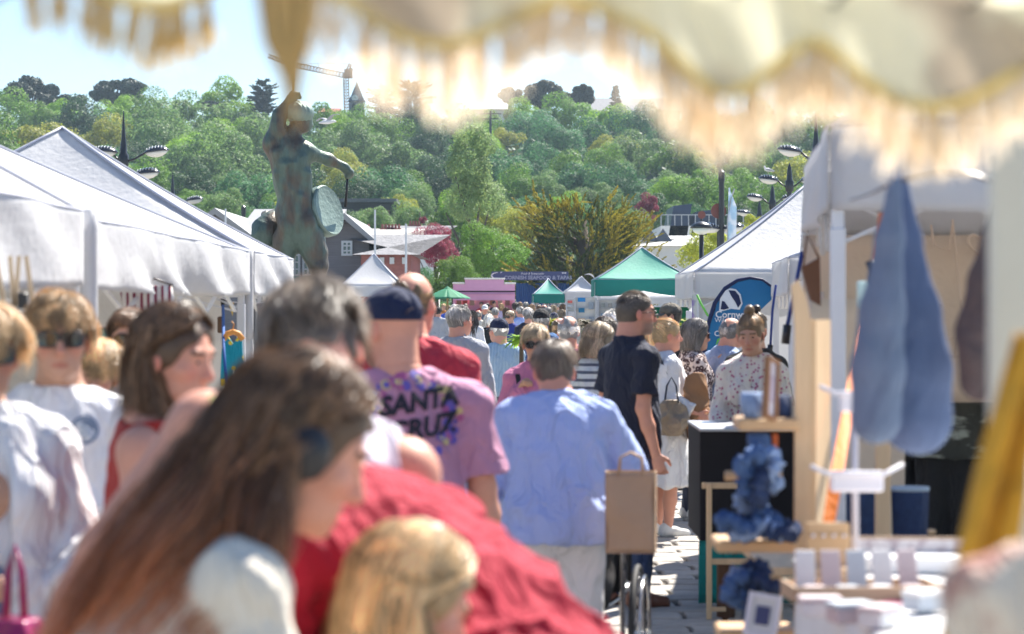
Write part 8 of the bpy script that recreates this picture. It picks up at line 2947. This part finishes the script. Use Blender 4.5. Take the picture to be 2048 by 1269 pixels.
# ------------------------------------------------------------------ fringed vintage parasol close to the lens
m_par = mat('parasol_cream', (.90, .88, .76), .8, var=.06, scale=5, trans=.75, kind='patch', color2=(.66, .60, .52), pscale=4.2, bump=.2, bscale=60)
m_pip = mat('parasol_piping', (.88, .72, .30), .7, var=.1, trans=.4)
m_fri = mat('fringe_thread', (.93, .80, .62), .8, var=.15, scale=20, trans=.6)
m_fri2 = mat('fringe_gold', (.74, .54, .24), .8, var=.15, scale=20, trans=.4)
PD = 2.15
pcx, pcy, prad = .62, 3.05, 1.12
pcx, pcy = 1.0, .95
t = thing('fringed_parasol', 'cream vintage parasol with scalloped edge, yellow piping and long fringe over the lens', 'parasol', (pcx, pcy, 0))
o_ = t.location
edge_px = [(-60, -60), (60, -52), (150, -38), (250, 8), (330, 16), (400, -8), (480, -50), (540, -62), (600, -42), (700, 10), (790, 66), (870, 90), (950, 78), (1030, 40), (1090, 12), (1140, 6), (1200, 22), (1290, 66), (1350, 118), (1400, 165), (1450, 186), (1500, 176), (1560, 128), (1610, 92), (1640, 88), (1680, 120), (1740, 172), (1810, 208), (1880, 216), (1960, 190), (2040, 142), (2110, 110), (2180, 150), (2260, 200)]
def edge_at(s_):
 f_ = s_ * (len(edge_px) - 1)
 i = min(int(f_), len(edge_px) - 2)
 u = f_ - i
 p0 = edge_px[max(i - 1, 0)]
 p1, p2 = edge_px[i], edge_px[i + 1]
 p3 = edge_px[min(i + 2, len(edge_px) - 1)]
 q_ = []
 for a, b, c_, e in zip(p0, p1, p2, p3):
  q_.append(.5 * (2 * b + (c_ - a) * u + (2 * a - 5 * b + 4 * c_ - e) * u * u + (-a + 3 * b - 3 * c_ + e) * u ** 3))
 return q_
def edge_w(s_, up=0.):
 x, y = edge_at(s_)
 # the rim runs in an arc round the parasol pole: nearer in the middle
 f_ = (x - 1024) / 1100
 d_ = PD + .16 * f_ * f_
 v = W(x, y, d_)
 return Vector((v.x, v.y, v.z + up))
NV = 150
def valf(u, v):
 p = edge_w(u)
 topz = 2.0 + .012 * math.sin(u * 40)
 z = p.z + (topz - p.z) * v
 return (p.x, p.y + .012 * math.sin(u * 60 + v * 2) * (1 - v) + .05 * v, z)
MB().sheet(valf, NV, 8, .0015).build('valance', m_par, t, o_, smooth=True)
MB().tube([edge_w(i / NV) + Vector((0, -.004, 0)) for i in range(NV + 1)], .0052, 6).build('piping', m_pip, t, o_, smooth=True)
# canopy from the valance top up to the crown
for k in range(8):
 def cf(u, v, k=k):
  s_ = (k + u) / 8
  p = Vector(valf(s_, 1))
  c_ = Vector((pcx, pcy, 2.55))
  q_ = p + (c_ - p) * v
  q_.z -= .05 * math.sin(math.pi * v) * math.sin(math.pi * u)
  return q_
 MB().sheet(cf, 8, 8, .0015).build('canopy_panel', m_par, t, o_, smooth=True)
 P = [Vector(cf(0, v / 8)) + Vector((0, 0, -.012)) for v in range(9)]
 MB().tube(P, .004, 5).build('rib', m_steel, t, o_, smooth=True)
MB().tube([(pcx, pcy, 0), (pcx, pcy, 2.5)], .016, 12).build('pole', mat('cream_post', (.66, .64, .54)), t, o_, smooth=True)
MB().lathe([(.25, 0), (.25, .05), (.05, .08)], (pcx, pcy, 0), 20).build('base', m_steel, t, o_)
# fringe strands: thin twisted threads hanging from the piping, bunched into tassels
r_ = np.random.default_rng(9)
V = []
V2_ = []
for i in range(950):
 s_ = r_.uniform(0.02, 1)
 # bunching
 s_ = s_ + .0035 * math.sin(s_ * 300)
 p = edge_w(min(max(s_, 0), 1))
 px_ = edge_at(min(max(s_, 0), 1))[0]
 if px_ < 430:
  L_, mm = r_.uniform(.035, .062), 1
 elif px_ < 620:
  L_, mm = r_.uniform(.03, .05), 1
  if px_ > 565:
   L_ = r_.uniform(.04, .075)
 elif px_ < 1380:
  L_, mm = r_.uniform(.03, .078) * (.75 if 1040 < px_ < 1240 else 1), 0
 else:
  L_, mm = r_.uniform(.03, .072), 0
 if px_ > 430 and px_ < 560:
  continue
 sway = r_.normal(0, .006, 2)
 w_ = r_.uniform(.0011, .0024)
 tgt = V2_ if mm else V
 pts = [p, p + Vector((sway[0] * .4, sway[1] * .4 - .004, -L_ * .5)), p + Vector((sway[0], sway[1] - .004, -L_))]
 for a, b in ((0, 1), (1, 2)):
  tgt += [pts[a] - Vector((w_, 0, 0)), pts[a] + Vector((w_, 0, 0)), pts[b] + Vector((w_ * .8, 0, 0)), pts[b] - Vector((w_ * .8, 0, 0))]
for nm, VV, m_ in (('fringe', V, m_fri), ('gold_fringe', V2_, m_fri2)):
 Va = np.array([tuple(v - o_) for v in VV])
 o = mesh_np(nm, Va, np.arange(len(Va)).reshape(-1, 4), m_, t, False)
 props(o, kind='stuff')
# the long gold tassel pointing down
tp = W(575, -30, 2.0)
g_ = MB()
for i in range(46):
 a = r_.uniform(0, 6.28)
 rr2 = .026 * math.sqrt(r_.uniform(0, 1))
 l_ = .135 * (1 - .45 * rr2 / .026) * r_.uniform(.85, 1.05)
 g_.tube([tp + Vector((rr2 * math.cos(a), rr2 * math.sin(a), 0)), tp + Vector((rr2 * .75 * math.cos(a), rr2 * .75 * math.sin(a), -l_ * .6)), tp + Vector((.005 + rr2 * .2 * math.cos(a), rr2 * .2 * math.sin(a), -l_))], [.0035, .003, .0015], 4)
props(g_.build('long_tassel', m_fri2, t, o_), kind='stuff')
